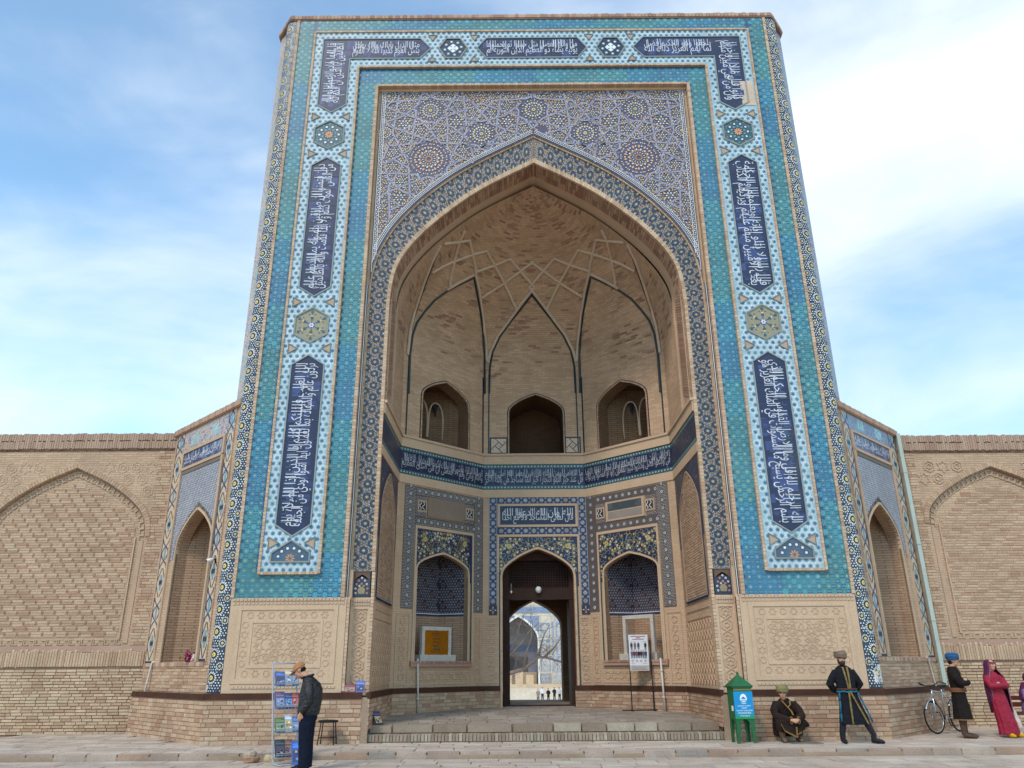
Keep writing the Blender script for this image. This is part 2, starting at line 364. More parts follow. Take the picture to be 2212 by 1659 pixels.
_unit = {}
def unit_brick(col, m):
    k = (tuple(round(c, 3) for c in col), m.name)
    if k not in _unit:
        b = 0.06
        V = [(0, 0, 0), (1, 0, 0), (1, 1, 0), (0, 1, 0), (0, 0, .75), (1, 0, .75), (1, 1, .75), (0, 1, .75), (.02, b, 1), (.98, b, 1), (.98, 1-b, 1), (.02, 1-b, 1)]
        F = [(8, 9, 10, 11), (4, 5, 9, 8), (5, 6, 10, 9), (6, 7, 11, 10), (7, 4, 8, 11), (0, 1, 5, 4), (1, 2, 6, 5), (2, 3, 7, 6), (3, 0, 4, 7)]
        me = make_mesh('brick', V, F, [col]*9); me.materials.append(m); _unit[k] = me
    return _unit[k]
def brick_set(parent, fr, items, cols, n_ind=300, name='brick', rest='brickwork', m=None, inv=None):
    """items: (u,v,w,h,h0,h1,colour index). The ones that show largest become objects, the rest one mesh"""
    m = m or M_BRICK; A = np.array([i[:6] for i in items]); P = fr(np.stack([A[:, 0]+A[:, 2]/2, A[:, 1]+A[:, 3]/2, A[:, 5]], -1))
    D = np.linalg.norm(P-CAMP, axis=1); Q = (P-CAMP); z = Q @ _f; px = np.abs(Q @ _r/z); py = np.abs(Q @ _u/z)
    show = A[:, 2]*A[:, 3]/D**2*np.where((px < .70) & (py < .53), 1, .01)
    order = np.argsort(-show); ind = set(order[:n_ind].tolist()); mb = MB()
    for i, it in enumerate(items):
        u, v, w, h, h0, h1, ci = it
        if i in ind:
            o = bpy.data.objects.new(name, unit_brick(cols[ci], m)); COL.objects.link(o); o.parent = parent
            O = fr([(u, v, h0)])[0]; M = Matrix.Identity(4)
            for k in range(3):
                M[k][0] = fr.U[k]*w; M[k][1] = fr.V[k]*h; M[k][2] = fr.N[k]*(h1-h0); M[k][3] = O[k]
            o.matrix_parent_inverse = inv if inv is not None else Matrix.Identity(4)
            o.matrix_basis = M
        else:
            V = fr([(u, v, h0), (u+w, v, h0), (u+w, v+h, h0), (u, v+h, h0), (u, v, h1), (u+w, v, h1), (u+w, v+h, h1), (u, v+h, h1)])
            mb.add(V, [(4, 5, 6, 7), (0, 1, 5, 4), (1, 2, 6, 5), (2, 3, 7, 6), (3, 0, 4, 7)], cols[ci])
    if mb.f:
        o = mb.build(rest, m, parent); o['kind'] = 'stuff'
        o.matrix_parent_inverse = inv if inv is not None else Matrix.Identity(4)
BCOL = [S(198, 160, 120), S(192, 152, 112), S(203, 166, 127), S(188, 146, 107), S(178, 130, 94), S(183, 138, 101), S(206, 173, 134)]
def courses(u0, v0, u1, v1, w, h, gap, h0, h1, skip=None, jitter=0.006, seed=1, wcol=(4, 4, 5, 3, 1, 2, 2)):
    R = random.Random(seed); out = []; v = v0; j = 0
    pop = [i for i, k in enumerate(wcol) for _ in range(k)]
    while v+h*.6 < v1:
        u = u0-(R.random()*w)
        hh = min(h, v1-v)-gap
        while u < u1:
            ww = w*R.choice([1, 1, 1, .5, .95]); a, b = max(u, u0), min(u+ww-gap, u1)
            if b-a > 0.03 and not (skip and skip((a+b)/2, v+hh/2)):
                out.append((a, v+R.uniform(0, gap*.4), b-a, hh*R.uniform(.93, 1), h0, h1+R.uniform(-jitter, jitter), R.choice(pop)))
            u += ww
        v += h; j += 1
    return out

# ------------------------------------------------------------------ arch curves (right half, jamb foot to apex)
def crom(P, n=14):
    P = np.array(P, float); Q = np.vstack([2*P[0]-P[1], P, 2*P[-1]-P[-2]]); out = []
    for i in range(1, len(Q)-2):
        for t in np.linspace(0, 1, n, endpoint=False):
            a, b, c, d = Q[i-1:i+3]; out.append(.5*((2*b)+(c-a)*t+(2*a-5*b+4*c-d)*t*t+(3*b-a-3*c+d)*t**3))
    out.append(P[-1]); return np.array(out)
def resample(P, n):
    d = np.r_[0, np.cumsum(np.linalg.norm(np.diff(P, axis=0), axis=1))]; t = np.linspace(0, d[-1], n)
    return np.stack([np.interp(t, d, P[:, 0]), np.interp(t, d, P[:, 1])], -1), d[-1]
ZJ = 10.7
OUT_A = crom([(4.46, ZJ), (4.45, 11.3), (4.39, 11.8), (4.25, 12.3), (3.96, 12.9), (3.55, 13.47), (2.9, 14.16), (1.82, 15.0), (0, 16.04)])
INN_A = crom([(3.97, ZJ), (3.94, 11.2), (3.85, 11.75), (3.66, 12.2), (3.31, 12.72), (2.66, 13.42), (1.585, 14.3), (0, 15.23)])
OUT_R, _ = resample(OUT_A, 81); INN_R, _ = resample(INN_A, 81)
MID_L = resample((OUT_R+INN_R)/2, 81)[1]
def arch_z(A, x): return np.interp(np.abs(x), A[::-1, 0], A[::-1, 1])
HB = -0.24                           # archivolt plane, behind the front
def band_map(sg, z0=3.75, t0=0.0):
    LJ = ZJ-z0
    def f(P):
        P = np.asarray(P, float).reshape(-1, 3); s, t, h = P.T; X = np.empty_like(s); Z = np.empty_like(s)
        j = s < LJ; q = np.clip((s-LJ)/MID_L, 0, 1)*80; i = np.clip(q.astype(int), 0, 79); fr_ = (q-i)[:, None]
        a = INN_R[i]*(1-fr_)+INN_R[i+1]*fr_; b = OUT_R[i]*(1-fr_)+OUT_R[i+1]*fr_
        w = np.array(t)[:, None]; pt = a*(1-w)+b*w
        X[:] = np.where(j, 3.97*(1-t)+4.46*t, pt[:, 0]); Z[:] = np.where(j, z0+s, pt[:, 1])
        return np.stack([sg*X, -(h+HB), Z], -1)
    return f, LJ+MID_L
# ------------------------------------------------------------------ the great front
core = MB()
for sg in (-1, 1):
    a, b = sorted((sg*7.1, sg*4.55)); core.slab(FR, a, 0.9, b, 20.2, -2.6, -0.012, BUFF)
core.slab(FR, -4.545, 17.72, 4.545, 20.19, -2.6, -0.014, BUFF)
core.slab(FR, -4.56, 15.9, 4.56, 17.71, -2.6, -0.6, BUFF)
pb(core, 'masonry_core', M_PLAIN)
mass = MB()
for sg in (-1, 1):
    a, b = sorted((sg*7.72, sg*4.6)); mass.slab(FR, a, 0.0, b, 20.15, -9.0, -2.7, BUFF)
mass.slab(FR, -4.59, 16.4, 4.59, 20.14, -9, -2.62, BUFF)
pb(mass, 'rear_masonry', M_WALLB)
# turquoise bands (outer U, inner U and foot) on the plane h=0
turq = Mos()
def turq_rects():
    R = []
    for sg in (-1, 1):
        R += [(sg*7.04, sg*6.56, 3.64, 20.17), (sg*7.04, sg*4.62, 3.15, 3.78), (sg*5.12, sg*4.62, 3.64, 18.32)]
    R += [(-6.56, 6.56, 19.72, 20.17), (-4.62, 4.62, 17.74, 18.32)]
    return [(min(a, b), max(a, b), c, d) for a, b, c, d in R]
GRD = S(34, 80, 118)
pt = 0.112
def in_turq(u, v, e=0.0):
    ok = np.zeros(len(u), bool)
    for a, b, c, d in turq_rects(): ok |= (u > a+e) & (u < b-e) & (v > c+e) & (v < d-e)
    return ok
for i, (a, b, c, d) in enumerate(turq_rects()):
    turq.rect(a, c, b, d, GRD, i*0.0003)
PT = lattice(-7.0, 3.2, 7.0, 20.15, 2*pt, pt)
PT = PT[in_turq(PT[:, 0], PT[:, 1], 0.012)]
blk = (np.floor(PT[:, 1]/1.05).astype(int)*7+np.floor((PT[:, 0]+8)/0.9).astype(int)*13) % 5
for k in range(5):
    sel = PT[blk == k]; c = TURQ[k]
    mot = [petals(6, .012, .068, .050, c, .004, math.pi/6), dots(6, .072, .017, c, .0045, 5, 0.0), (tri_fan(star(3, .021, .012)), NAVY, .006)]
    turq.inst(mot[:2], sel, jit=.18)
    big = ((np.round(sel[:, 1]/pt).astype(int)) % 2 == 0)
    turq.inst([disc(8, .018, S(214, 186, 104), .007), disc(6, .009, ORG, .009)], sel[big], jit=.25)
    turq.inst([(tri_fan(star(4, .019, .007)), S(190, 184, 130), .007)], sel[~big], jit=.25)
mid = PT+np.array([pt, 0]); mid = mid[in_turq(mid[:, 0], mid[:, 1], 0.02)]
turq.inst([disc(6, .030, TURQ[1], .0042, .3), (tri_fan(star(3, .014, .007, .5)), NAVY, .0065)], mid, jit=.2)
pm(turq, 'turquoise_tile_border', FR)

# white star band, raised
WH = 0.05
white = Mos()
def white_rects(): return [(-6.50, -5.18, 3.72, 19.66), (5.18, 6.50, 3.72, 19.66), (-5.18, 5.18, 18.38, 19.66)]
for a, b, c, d in white_rects(): white.rect(a, c, b, d, S(146, 186, 200), WH)
CART = []          # cartouche outlines that interrupt the stars (polygons)
def cart_v(xc, w, z0, z1, tip=.26): return [(xc-w, z0+tip), (xc, z0), (xc+w, z0+tip), (xc+w, z1-tip), (xc, z1), (xc-w, z1-tip)]
def cart_h(u0, u1, zc, w, tip=.26): return [(u0, zc), (u0+tip, zc-w), (u1-tip, zc-w), (u1, zc), (u1-tip, zc+w), (u0+tip, zc+w)]
XC = 5.84; ZCT = 19.03
TXT_R1 = "بسم الله الرحمن الرحيم يسبح لله ما في السموات وما في الارض الملك القدوس العزيز الحكيم هو الذي"
TXT_R2 = "بعث في الاميين رسولا منهم يتلو عليهم اياته ويزكيهم ويعلمهم الكتاب والحكمة"
TXT_R3 = "وان كانوا من قبل لفي ضلال مبين واخرين منهم"
TXT_R4 = "لما يلحقوا بهم وهو العزيز الحكيم ذلك فضل الله"
TXT_T = "يؤتيه من يشاء والله ذو الفضل العظيم مثل الذين حملوا التورية ثم لم يحملوها"
TXT_L4 = "بئس مثل القوم الذين كذبوا بايات الله والله لا يهدي القوم"
TXT_L3 = "الظالمين قل يا ايها الذين هادوا ان زعمتم انكم اولياء لله"
TXT_L2 = "من دون الناس فتمنوا الموت ان كنتم صادقين ولا يتمنونه ابدا بما قدمت ايديهم والله عليم بالظالمين"
TXT_L1 = "تردون الى عالم الغيب والشهادة فينبئكم بما كنتم تعملون يا ايها الذين امنوا اذا نودي للصلاة من يوم الجمعة"
cw = 0.40
carts = []
for sg, t1, t2 in ((-1, TXT_L1, TXT_L2), (1, TXT_R1, TXT_R2)):
    carts.append((cart_v(sg*XC, cw, 4.55, 9.10), [(t1, sg*XC-cw+.05, 4.68, sg*XC+cw-.05, 8.97, sg)]))
    carts.append((cart_v(sg*XC, cw, 10.80, 15.12), [(t2, sg*XC-cw+.05, 10.93, sg*XC+cw-.05, 14.99, sg)]))
# corner cartouches (L shaped): vertical leg and horizontal leg
LW_ = .36
for sg, tv, th in ((-1, TXT_L3, TXT_L4), (1, TXT_R3, TXT_R4)):
    L = [(sg*XC, 16.72), (sg*(XC-cw), 16.98), (sg*(XC-cw), ZCT-LW_), (sg*3.35, ZCT-LW_), (sg*3.05, ZCT), (sg*3.35, ZCT+LW_), (sg*(XC+cw), ZCT+LW_), (sg*(XC+cw), 16.98)]
    hb = sorted((sg*3.35, sg*(XC-cw-.06)))
    carts.append((L, [(tv, sg*XC-cw+.05, 17.0, sg*XC+cw-.05, ZCT+LW_-.1, sg), (th, hb[0], ZCT-LW_+.04, hb[1], ZCT+LW_-.04, 0)]))
carts.append((cart_h(-1.62, 1.62, ZCT, .36), [(TXT_T, -1.38, ZCT-.32, 1.38, ZCT+.32, 0)]))
hexes = []
for sg in (-1, 1):
    hexes += [('flower', sg*XC, 15.92, .46), ('snow', sg*XC, 9.95, .47)]
    hexes += [('cross', sg*2.36, ZCT, .40)]
tris_ = []
for sg in (-1, 1):
    for z in (4.38, 9.28+.02, 10.62, 15.27, 16.55):
        for k in (-1, 1): tris_.append((sg*XC+k*.46, z, 'v', k))
    for x in (1.72, 2.98):
        for k in (-1, 1): tris_.append((sg*x, ZCT+k*.43, 'h', k))
def inside(poly, P):
    poly = np.asarray(poly); x, y = P[:, 0], P[:, 1]; r = np.zeros(len(P), bool); n = len(poly); j = n-1
    for i in range(n):
        xi, yi = poly[i]; xj, yj = poly[j]
        r ^= ((yi > y) != (yj > y)) & (x < (xj-xi)*(y-yi)/(yj-yi+1e-12)+xi); j = i
    return r
def grow(poly, d):
    p = np.asarray(poly); a = p-np.roll(p, 1, 0); b = np.roll(p, -1, 0)-p
    a = a/np.linalg.norm(a, axis=1)[:, None]; b = b/np.linalg.norm(b, axis=1)[:, None]
    area = np.sum(p[:, 0]*np.roll(p[:, 1], -1)-np.roll(p[:, 0], -1)*p[:, 1]); sg = 1 if area > 0 else -1
    n1 = np.stack([a[:, 1], -a[:, 0]], -1)*sg; n2 = np.stack([b[:, 1], -b[:, 0]], -1)*sg; m = n1+n2; m = m/(1+np.sum(n1*n2, 1))[:, None]
    return p+m*d
pw = 0.162
PW = lattice(-6.46, 3.76, 6.46, 19.64, pw, pw*.866)
keep = np.zeros(len(PW), bool)
for a, b, c, d in white_rects(): keep |= (PW[:, 0] > a+.03) & (PW[:, 0] < b-.03) & (PW[:, 1] > c+.03) & (PW[:, 1] < d-.03)
fanp = [[(sg*XC-.43, 3.96), (sg*XC+.43, 3.96), (sg*XC+.43, 4.14), (sg*XC, 4.42), (sg*XC-.43, 4.14)] for sg in (-1, 1)]
for pol, _ in carts: keep &= ~inside(grow(pol, -.015), PW)
for pol in fanp: keep &= ~inside(pol, PW)
for _, x, z, r in hexes: keep &= ~(np.hypot(PW[:, 0]-x, PW[:, 1]-z) < r*.92)
lost = (PW[:, 0] > 6.05) & (PW[:, 1] > 16.8) & (PW[:, 1] < 17.75)      # fallen patch on the right
PW = PW[keep & ~lost]
BL = S(54, 118, 156); BL2 = S(80, 148, 166)
kb = rng.random(len(PW)) < .35
for sel, bc in ((PW[~kb], BL), (PW[kb], BL2)):
    white.inst([disc(10, .036, S(120, 164, 186), WH+.003), petals(8, .008, .047, .026, bc, WH+.006), disc(6, .010, NAVY, WH+.009),
                dots(10, .074, .0205, S(200, 211, 217), WH+.005, 6, .1)], sel, jit=.12)
white.rect(6.08, 16.85, 6.46, 17.72, S(206, 176, 146), WH+.012)
pm(white, 'white_star_tile_band', FR)
# brick beads round the white band, the spandrel and the fields: short bricks set side by side
bead = MB()
def bead_run(mb, fr, u0, v0, u1, v1, wid, h0, h1, pitch=.085, cols=(BUFF2, BUFF, S(196, 156, 118), S(214, 180, 142)), rnd=random.Random(3)):
    L = math.hypot(u1-u0, v1-v0); n = max(1, int(L/pitch)); du, dv = (u1-u0)/L, (v1-v0)/L; g = .006
    for i in range(n):
        a, b = i*L/n+g, (i+1)*L/n-g*.2; hh = h1+rnd.uniform(-.004, .004)
        q = [(a, -wid/2), (b, -wid/2), (b, wid/2), (a, wid/2)]
        mb.prism(fr, [(u0+x*du-y*dv, v0+x*dv+y*du) for x, y in q], h0, hh, rnd.choice(cols))
for sg in (-1, 1):
    bead_run(bead, FR, sg*6.53, 3.67, sg*6.53, 19.70, .06, 0, .085); bead_run(bead, FR, sg*5.15, 3.67, sg*5.15, 18.34, .06, 0, .085)
    bead_run(bead, FR, sg*6.50, 3.69, sg*5.18, 3.69, .06, 0, .085)
    bead_run(bead, FR, sg*7.085, 3.15, sg*7.085, 20.18, .075, -.02, .03)
    bead_run(bead, FR, sg*4.575, 3.15, sg*4.575, 17.72, .085, -.1, .03)
    bead_run(bead, FR, sg*4.43+.0, 1.15, sg*4.43, 3.1, .06, -.1, .01)
bead_run(bead, FR, -6.50, 19.69, 6.50, 19.69, .06, 0, .085); bead_run(bead, FR, -5.12, 18.35, 5.12, 18.35, .06, 0, .085)
bead_run(bead, FR, -4.53, 17.71, 4.53, 17.71, .07, -.12, .03)
pb(bead, 'brick_bead_moulding', M_BRICK, kind='stuff')
# side walls of the raised white band
edge = MB()
for a, b, c, d in white_rects(): edge.slab(FR, a-.012, c-.012, b+.012, d+.012, -.01, WH-.006, BUFF)
pb(edge, 'band_bed', M_PLAIN)

# inscription cartouches, each a part with its lettering and frame
for pol, texts in carts:
    m = Mos(); m.poly(pol, NAVY, WH+.011)
    if len(pol) == 8:          # L shape is not star shaped from its centre: fill with two pieces
        m = Mos(); p = pol; m.poly([p[0], p[1], p[2], p[6], p[7]], NAVY, WH+.011); m.poly([p[2], p[3], p[4], p[5], p[6]], NAVY, WH+.0112)
    pa = np.array(pol); lo, hi = pa.min(0), pa.max(0)
    rr = random.Random(len(texts)*7+int(lo[0]*10))
    for _ in range(int((hi[0]-lo[0])*(hi[1]-lo[1])*26)):      # individual navy tiles of slightly different blue
        x, z = rr.uniform(lo[0], hi[0]), rr.uniform(lo[1], hi[1]); w, h = rr.uniform(.05, .16), rr.uniform(.05, .12)
        c4 = np.array([(x-w, z-h), (x+w, z-h), (x+w, z+h), (x-w, z+h)])
        if inside(pol, c4).all(): m.poly(c4, [S(38, 52, 100), S(42, 66, 124), S(46, 60, 114), S(32, 44, 86)][rr.randrange(4)], WH+.012+rr.random()*.001)
    o = pm(m, 'inscription_panel', FR, kind=None)
    t = Mos()
    for s_, u0, v0, u1, v1, turn in texts: calligraphy(t, s_, u0, v0, u1, v1, WH+.014, turn)
    JT = S(58, 68, 110); rj = random.Random(int(lo[1]*10))
    if len(pol) == 6 and hi[1]-lo[1] > 2:
        for z in np.arange(lo[1]+.45, hi[1]-.3, .47): t.strip([(lo[0]+.01, z+rj.uniform(-.04, .04)), (hi[0]-.01, z+rj.uniform(-.04, .04))], .009, JT, WH+.0262)
    else:
        for x in np.arange(lo[0]+.4, hi[0]-.3, .46): t.strip([(x, ZCT-.33), (x+rj.uniform(-.04, .04), ZCT+.33)], .009, JT, WH+.0262)
    to = t.build('lettering', FR, M_TILE, o, None)
    f = MB(); g0 = grow(pol, .0); g1 = grow(pol, .032); n = len(pol)
    for i in range(n):
        j = (i+1) % n; f.prism(FR, [g0[i], g1[i], g1[j], g0[j]], WH-.01, WH+.032, S(150, 162, 164))
    f.build('frame', M_PLAIN, o)
# hexagon medallions
for kind_, x, z, r in hexes:
    m = Mos(); hexa = ngon(6, r, math.pi/2) if kind_ != 'cross' else ngon(6, r, 0)
    P1 = np.array([(x, z)])
    if kind_ == 'flower':
        m.poly([(x+a, z+b) for a, b in hexa], TEAL, WH+.011)
        m.inst([dots(10, r*.60, r*.12, NAVY, WH+.014, 8), dots(10, r*.60, r*.075, WHITE, WH+.017, 8), petals(10, r*.3, r*.5, r*.14, BL2, WH+.014, .3), disc(12, r*.32, NAVY, WH+.013),
                petals(10, r*.02, r*.3, r*.1, ORG, WH+.017), dots(12, r*.8, r*.05, BL2, WH+.014)], P1)
    elif kind_ == 'snow':
        m.poly([(x+a, z+b) for a, b in hexa], S(150, 142, 108), WH+.011)
        m.inst([petals(6, .04, r*.8, .06, COBALT, WH+.014, math.pi/2), dots(6, r*.42, .05, TEAL, WH+.016, 4, math.pi/2), dots(6, r*.8, .045, TEAL, WH+.016, 6, math.pi/2), dots(6, r*.55, .03, YEL, WH+.016, 6, math.pi/3*.5),
                disc(10, .085, COBALT, WH+.017), petals(6, .01, .075, .05, WHITE, WH+.019), dots(12, r*.66, .022, COBALT, WH+.0155, 6, .26)], P1)
    else:
        m.poly([(x+a, z+b) for a, b in hexa], NAVY, WH+.011)
        m.inst([petals(4, .02, r*.42, .16, WHITE, WH+.016), petals(4, .02, r*.34, .08, BL2, WH+.015, math.pi/4), dots(8, r*.62, .05, BL2, WH+.014, 8, .2), dots(8, r*.62, .028, WHITE, WH+.016, 8, .2), disc(8, .05, WHITE, WH+.018),
                dots(12, r*.84, .022, TEAL, WH+.014)], P1)
    o = pm(m, 'hexagon_medallion', FR, kind=None)
    f = MB(); g0 = np.array([(x+a, z+b) for a, b in hexa]); g1 = grow(g0, .04)
    for i in range(6):
        j = (i+1) % 6; f.prism(FR, [g0[i], g1[i], g1[j], g0[j]], WH-.01, WH+.035, S(150, 154, 148))
    f.build('frame', M_PLAIN, o)
for pol in fanp:
    m = Mos(); x = np.mean([p[0] for p in pol[:2]]); m.poly(pol, S(60, 92, 120), WH+.011)
    for k in range(6):
        a = math.pi*(k+.5)/6; q = (x+.29*math.cos(a), 4.0+.26*math.sin(a))
        m.inst([disc(8, .05, NAVY, WH+.014), disc(8, .034, WHITE, WH+.017)], [q])
    m.inst([petals(9, .02, .12, .04, ORG, WH+.016)], [(x, 4.02)])
    o = pm(m, 'fan_medallion', FR, kind=None)
    f = MB(); g1 = grow(pol, .035); pp = np.array(pol)
    for i in range(5):
        j = (i+1) % 5; f.prism(FR, [pp[i], g1[i], g1[j], pp[j]], WH-.01, WH+.035, S(150, 154, 148))
    f.build('frame', M_PLAIN, o)
for x, z, ori, k in tris_:           # little recess triangles between the cartouches
    f = MB()
    pts = [(x-k*.14, z), (x+k*.07, z+.12), (x+k*.07, z-.12)] if ori == 'v' else [(x, z-k*.12), (x-.11, z+k*.06), (x+.11, z+k*.06)]
    g = grow(pts, .018)
    f.prism(FR, pts, WH+.008, WH+.012, S(196, 162, 128))
    for i in range(3):
        j = (i+1) % 3; f.prism(FR, [pts[i], g[i], g[j], pts[j]], WH, WH+.03, S(126, 144, 150))
    pb(f, 'triangle_recess', M_PLAIN)

# thin blue and white fillets by the arch, and the brick strip
fil = Mos()
for sg in (-1, 1):
    for a, b, c in ((4.53, 4.512, NAVY), (4.512, 4.492, WHITE), (4.492, 4.474, NAVY)):
        u0, u1 = sorted((sg*a, sg*b)); fil.rect(u0, 3.15, u1, 11.2, c, -.11)
pm(fil, 'blue_white_fillet', FR)
jb = MB()
for sg in (-1, 1):
    a, b = sorted((sg*4.395, sg*4.485)); jb.slab(FR, a, 3.15, b, 3.77, -.34, -.118, BUFF)
pb(jb, 'jamb_block', M_PLAIN, kind='stuff')
# spandrel
HS = -0.15
sp = Mos(); xs = np.concatenate([-OUT_R[:, 0], OUT_R[::-1, 0][1:]]); zs = np.concatenate([OUT_R[:, 1], OUT_R[::-1, 1][1:]])
spb = MB()
for i in range(len(xs)-1):
    spb.add(FR([(xs[i], zs[i], HS-.01), (xs[i+1], zs[i+1], HS-.01), (xs[i+1], 17.68, HS-.01), (xs[i], 17.68, HS-.01)]), [(0, 1, 2, 3)], S(82, 77, 104))
for sg in (-1, 1):
    a, b = sorted((sg*4.46, sg*4.535)); spb.quad(FR, a, 3.15, b, 17.68, HS-.012, BUFF)
    spb.slab(FR, a if sg > 0 else b-.004, 10.7, (a+.004) if sg > 0 else b, 17.7, -.2, -.13, BUFF)
spb.slab(FR, -4.53, 17.60, 4.53, 17.68, -.3, -.12, BUFF)
pb(spb, 'spandrel_bed', M_TILE)
def ok_sp(P, e=.12): return (np.abs(P[:, 0]) < 4.36) & (P[:, 1] < 17.60-e*.3) & (P[:, 1] > arch_z(OUT_A, P[:, 0])+e*1.5) & ((np.abs(P[:, 0]) < 4.36-e*.2))
def plane_pts(pts, ox, oy, k, Y=-HS):
    out = []
    for cx_, cy_ in pts:
        d = pray(ox+cx_*k, oy+cy_*k); t = (Y-CAMP[1])/d[1]; p = CAMP+t*d; out.append((p[0], p[2]))
    return np.array(out)
T1 = (807.4, 182.5, .1); T2 = (995.4, 182.5, .09); T3 = (796.3, 320.7, .1)
STR = [(T1, p) for p in (
 [(650,125),(850,500),(915,610),(905,730),(840,1090),(790,1410),(650,1490),(470,1590),(300,1700)], [(1060,170),(960,430),(860,520),(690,650),(560,725),(280,800),(180,840)],
 [(200,580),(280,480),(370,385),(530,370),(1130,320),(1230,260),(1440,160)], [(980,120),(1060,170),(1230,260),(1360,325),(1700,345),(2100,360),(2200,460)],
 [(1440,130),(1520,430),(1610,500),(1770,610),(1890,700),(2200,770)], [(1830,150),(1710,340),(1610,500),(1555,590),(1600,890),(1590,1270),(1600,1400),(1720,1480),(2150,1700)],
 [(210,470),(500,580),(690,650),(905,730),(1020,770),(1220,1000),(1440,1265),(1600,1275),(2100,1310)], [(800,120),(660,180),(545,240),(490,570),(470,740),(430,940),(410,1050),(530,1290),(700,1610)],
 [(180,730),(330,900),(430,940),(640,1000),(840,1090),(1070,1170),(1205,1215),(1590,1080),(1800,1000),(2000,910),(2200,780)],
 [(130,1380),(180,1335),(330,1325),(790,1290),(970,1275),(1070,1170),(1220,1000),(1370,850),(1450,750),(1560,700),(1770,620),(2200,470)],
 [(200,1650),(240,1500),(330,1325),(370,1210),(640,1000),(700,940),(860,890),(1100,840),(1210,815),(1370,840),(1590,890),(1720,930),(1800,1000),(1940,1120),(2040,1210),(2160,1590)],
 [(1710,120),(1945,240),(1970,560),(2000,920),(2010,1010),(1940,1120),(1720,1480),(1660,1600),(1700,1660)])]
STR += [(T2, p) for p in ([(240,400),(350,530),(500,690),(740,960),(860,1000),(1090,1090),(1480,1215)],
 [(0,1060),(130,1010),(270,950),(370,860),(500,690),(660,520),(780,400),(960,380),(1200,370),(1600,340),(1720,270),(1800,230)], [(1070,130),(1320,530),(1390,650),(1380,760),(1350,970),(1320,1280)],
 [(1530,130),(1440,450),(1320,540),(1150,680),(1080,740),(870,800),(630,860),(500,890),(350,870),(120,810),(0,800)], [(1180,140),(960,240),(860,1000),(850,1120),(910,1230),(1020,1400)],
 [(330,530),(500,460),(660,520),(1150,690),(1380,770),(1520,830),(1620,920),(1750,1080)], [(20,1440),(350,1450),(480,1530),(640,1630)], [(300,1640),(490,1520),(600,1450),(780,1430),(1000,1420)],
 [(490,1520),(800,1330),(910,1230),(1090,1090),(1200,990),(1350,970),(1620,920),(1800,890)], [(180,1340),(280,1640)], [(700,1590),(800,1330)])]
STR += [(T3, p) for p in ([(820,230),(740,370),(610,560),(430,830),(440,940),(450,1500)], [(230,60),(530,230),(740,360),(870,430),(870,560),(890,960),(895,1080)],
 [(310,230),(400,570),(420,640),(640,860),(760,950),(1000,1000)], [(200,430),(320,350),(530,230)], [(210,520),(270,540),(610,550),(870,560),(1040,570),(1240,820)],
 [(180,1160),(310,1000),(440,940),(640,850),(870,760),(1150,660),(1280,610),(1460,680)], [(160,1090),(440,1140),(570,1160),(690,1250)], [(140,1490),(450,1340),(650,1250)], [(140,1360),(290,1570),(380,1580)],
 [(1780,210),(1890,420)], [(2050,220),(1840,330),(1700,410),(1690,540),(1500,580),(1290,810)])]
for sg in (-1, 1):
    for (ox, oy, k), pts in STR:
        q = plane_pts(pts, ox, oy, k); q[:, 0] *= -sg
        q = q[(np.abs(q[:, 0]) < 4.40) & (q[:, 1] < 17.62)]
        if len(q) < 2: continue
        sp.strip(q, .052, S(116, 114, 146), HS+.008); sp.strip(q, .034, S(178, 174, 194), HS+.0095); sp.strip(q, .010, S(122, 122, 144), HS+.011)
ROS = [(T1,1225,560,270),(T1,1190,1610,440),(T2,495,1185,330),(T2,1745,600,330),(T2,510,120,330),(T1,330,250,250),(T1,240,1040,220),(T3,250,800,230),(T1,665,840,160),(T1,1780,810,160),(T2,1120,890,175),(T3,665,1060,160),
 (T1,670,490,120),(T1,890,200,115),(T1,1620,190,115),(T1,1800,440,115),(T1,330,640,115),(T1,1000,990,120),(T1,1420,990,120),(T1,660,1160,120),(T1,1760,1150,120),(T1,440,1450,120),(T1,1940,1430,120),
 (T2,300,700,120),(T2,730,690,120),(T2,1110,530,125),(T2,1310,190,115),(T2,1510,1080,120),(T2,1150,1250,120),(T3,510,390,120),(T3,700,700,120),(T3,1030,860,120),(T3,280,1260,120),(T2,1780,150,100),(T3,200,1600,110)]
cen = []
for (ox, oy, k), a, b, r in ROS:
    p = plane_pts([(a, b), (a+r, b)], ox, oy, k); cen.append((p[0][0], p[0][1], abs(p[1][0]-p[0][0]), r))
cen = [c for c in cen if ok_sp(np.array([(c[0], c[1])]), .16)[0]]
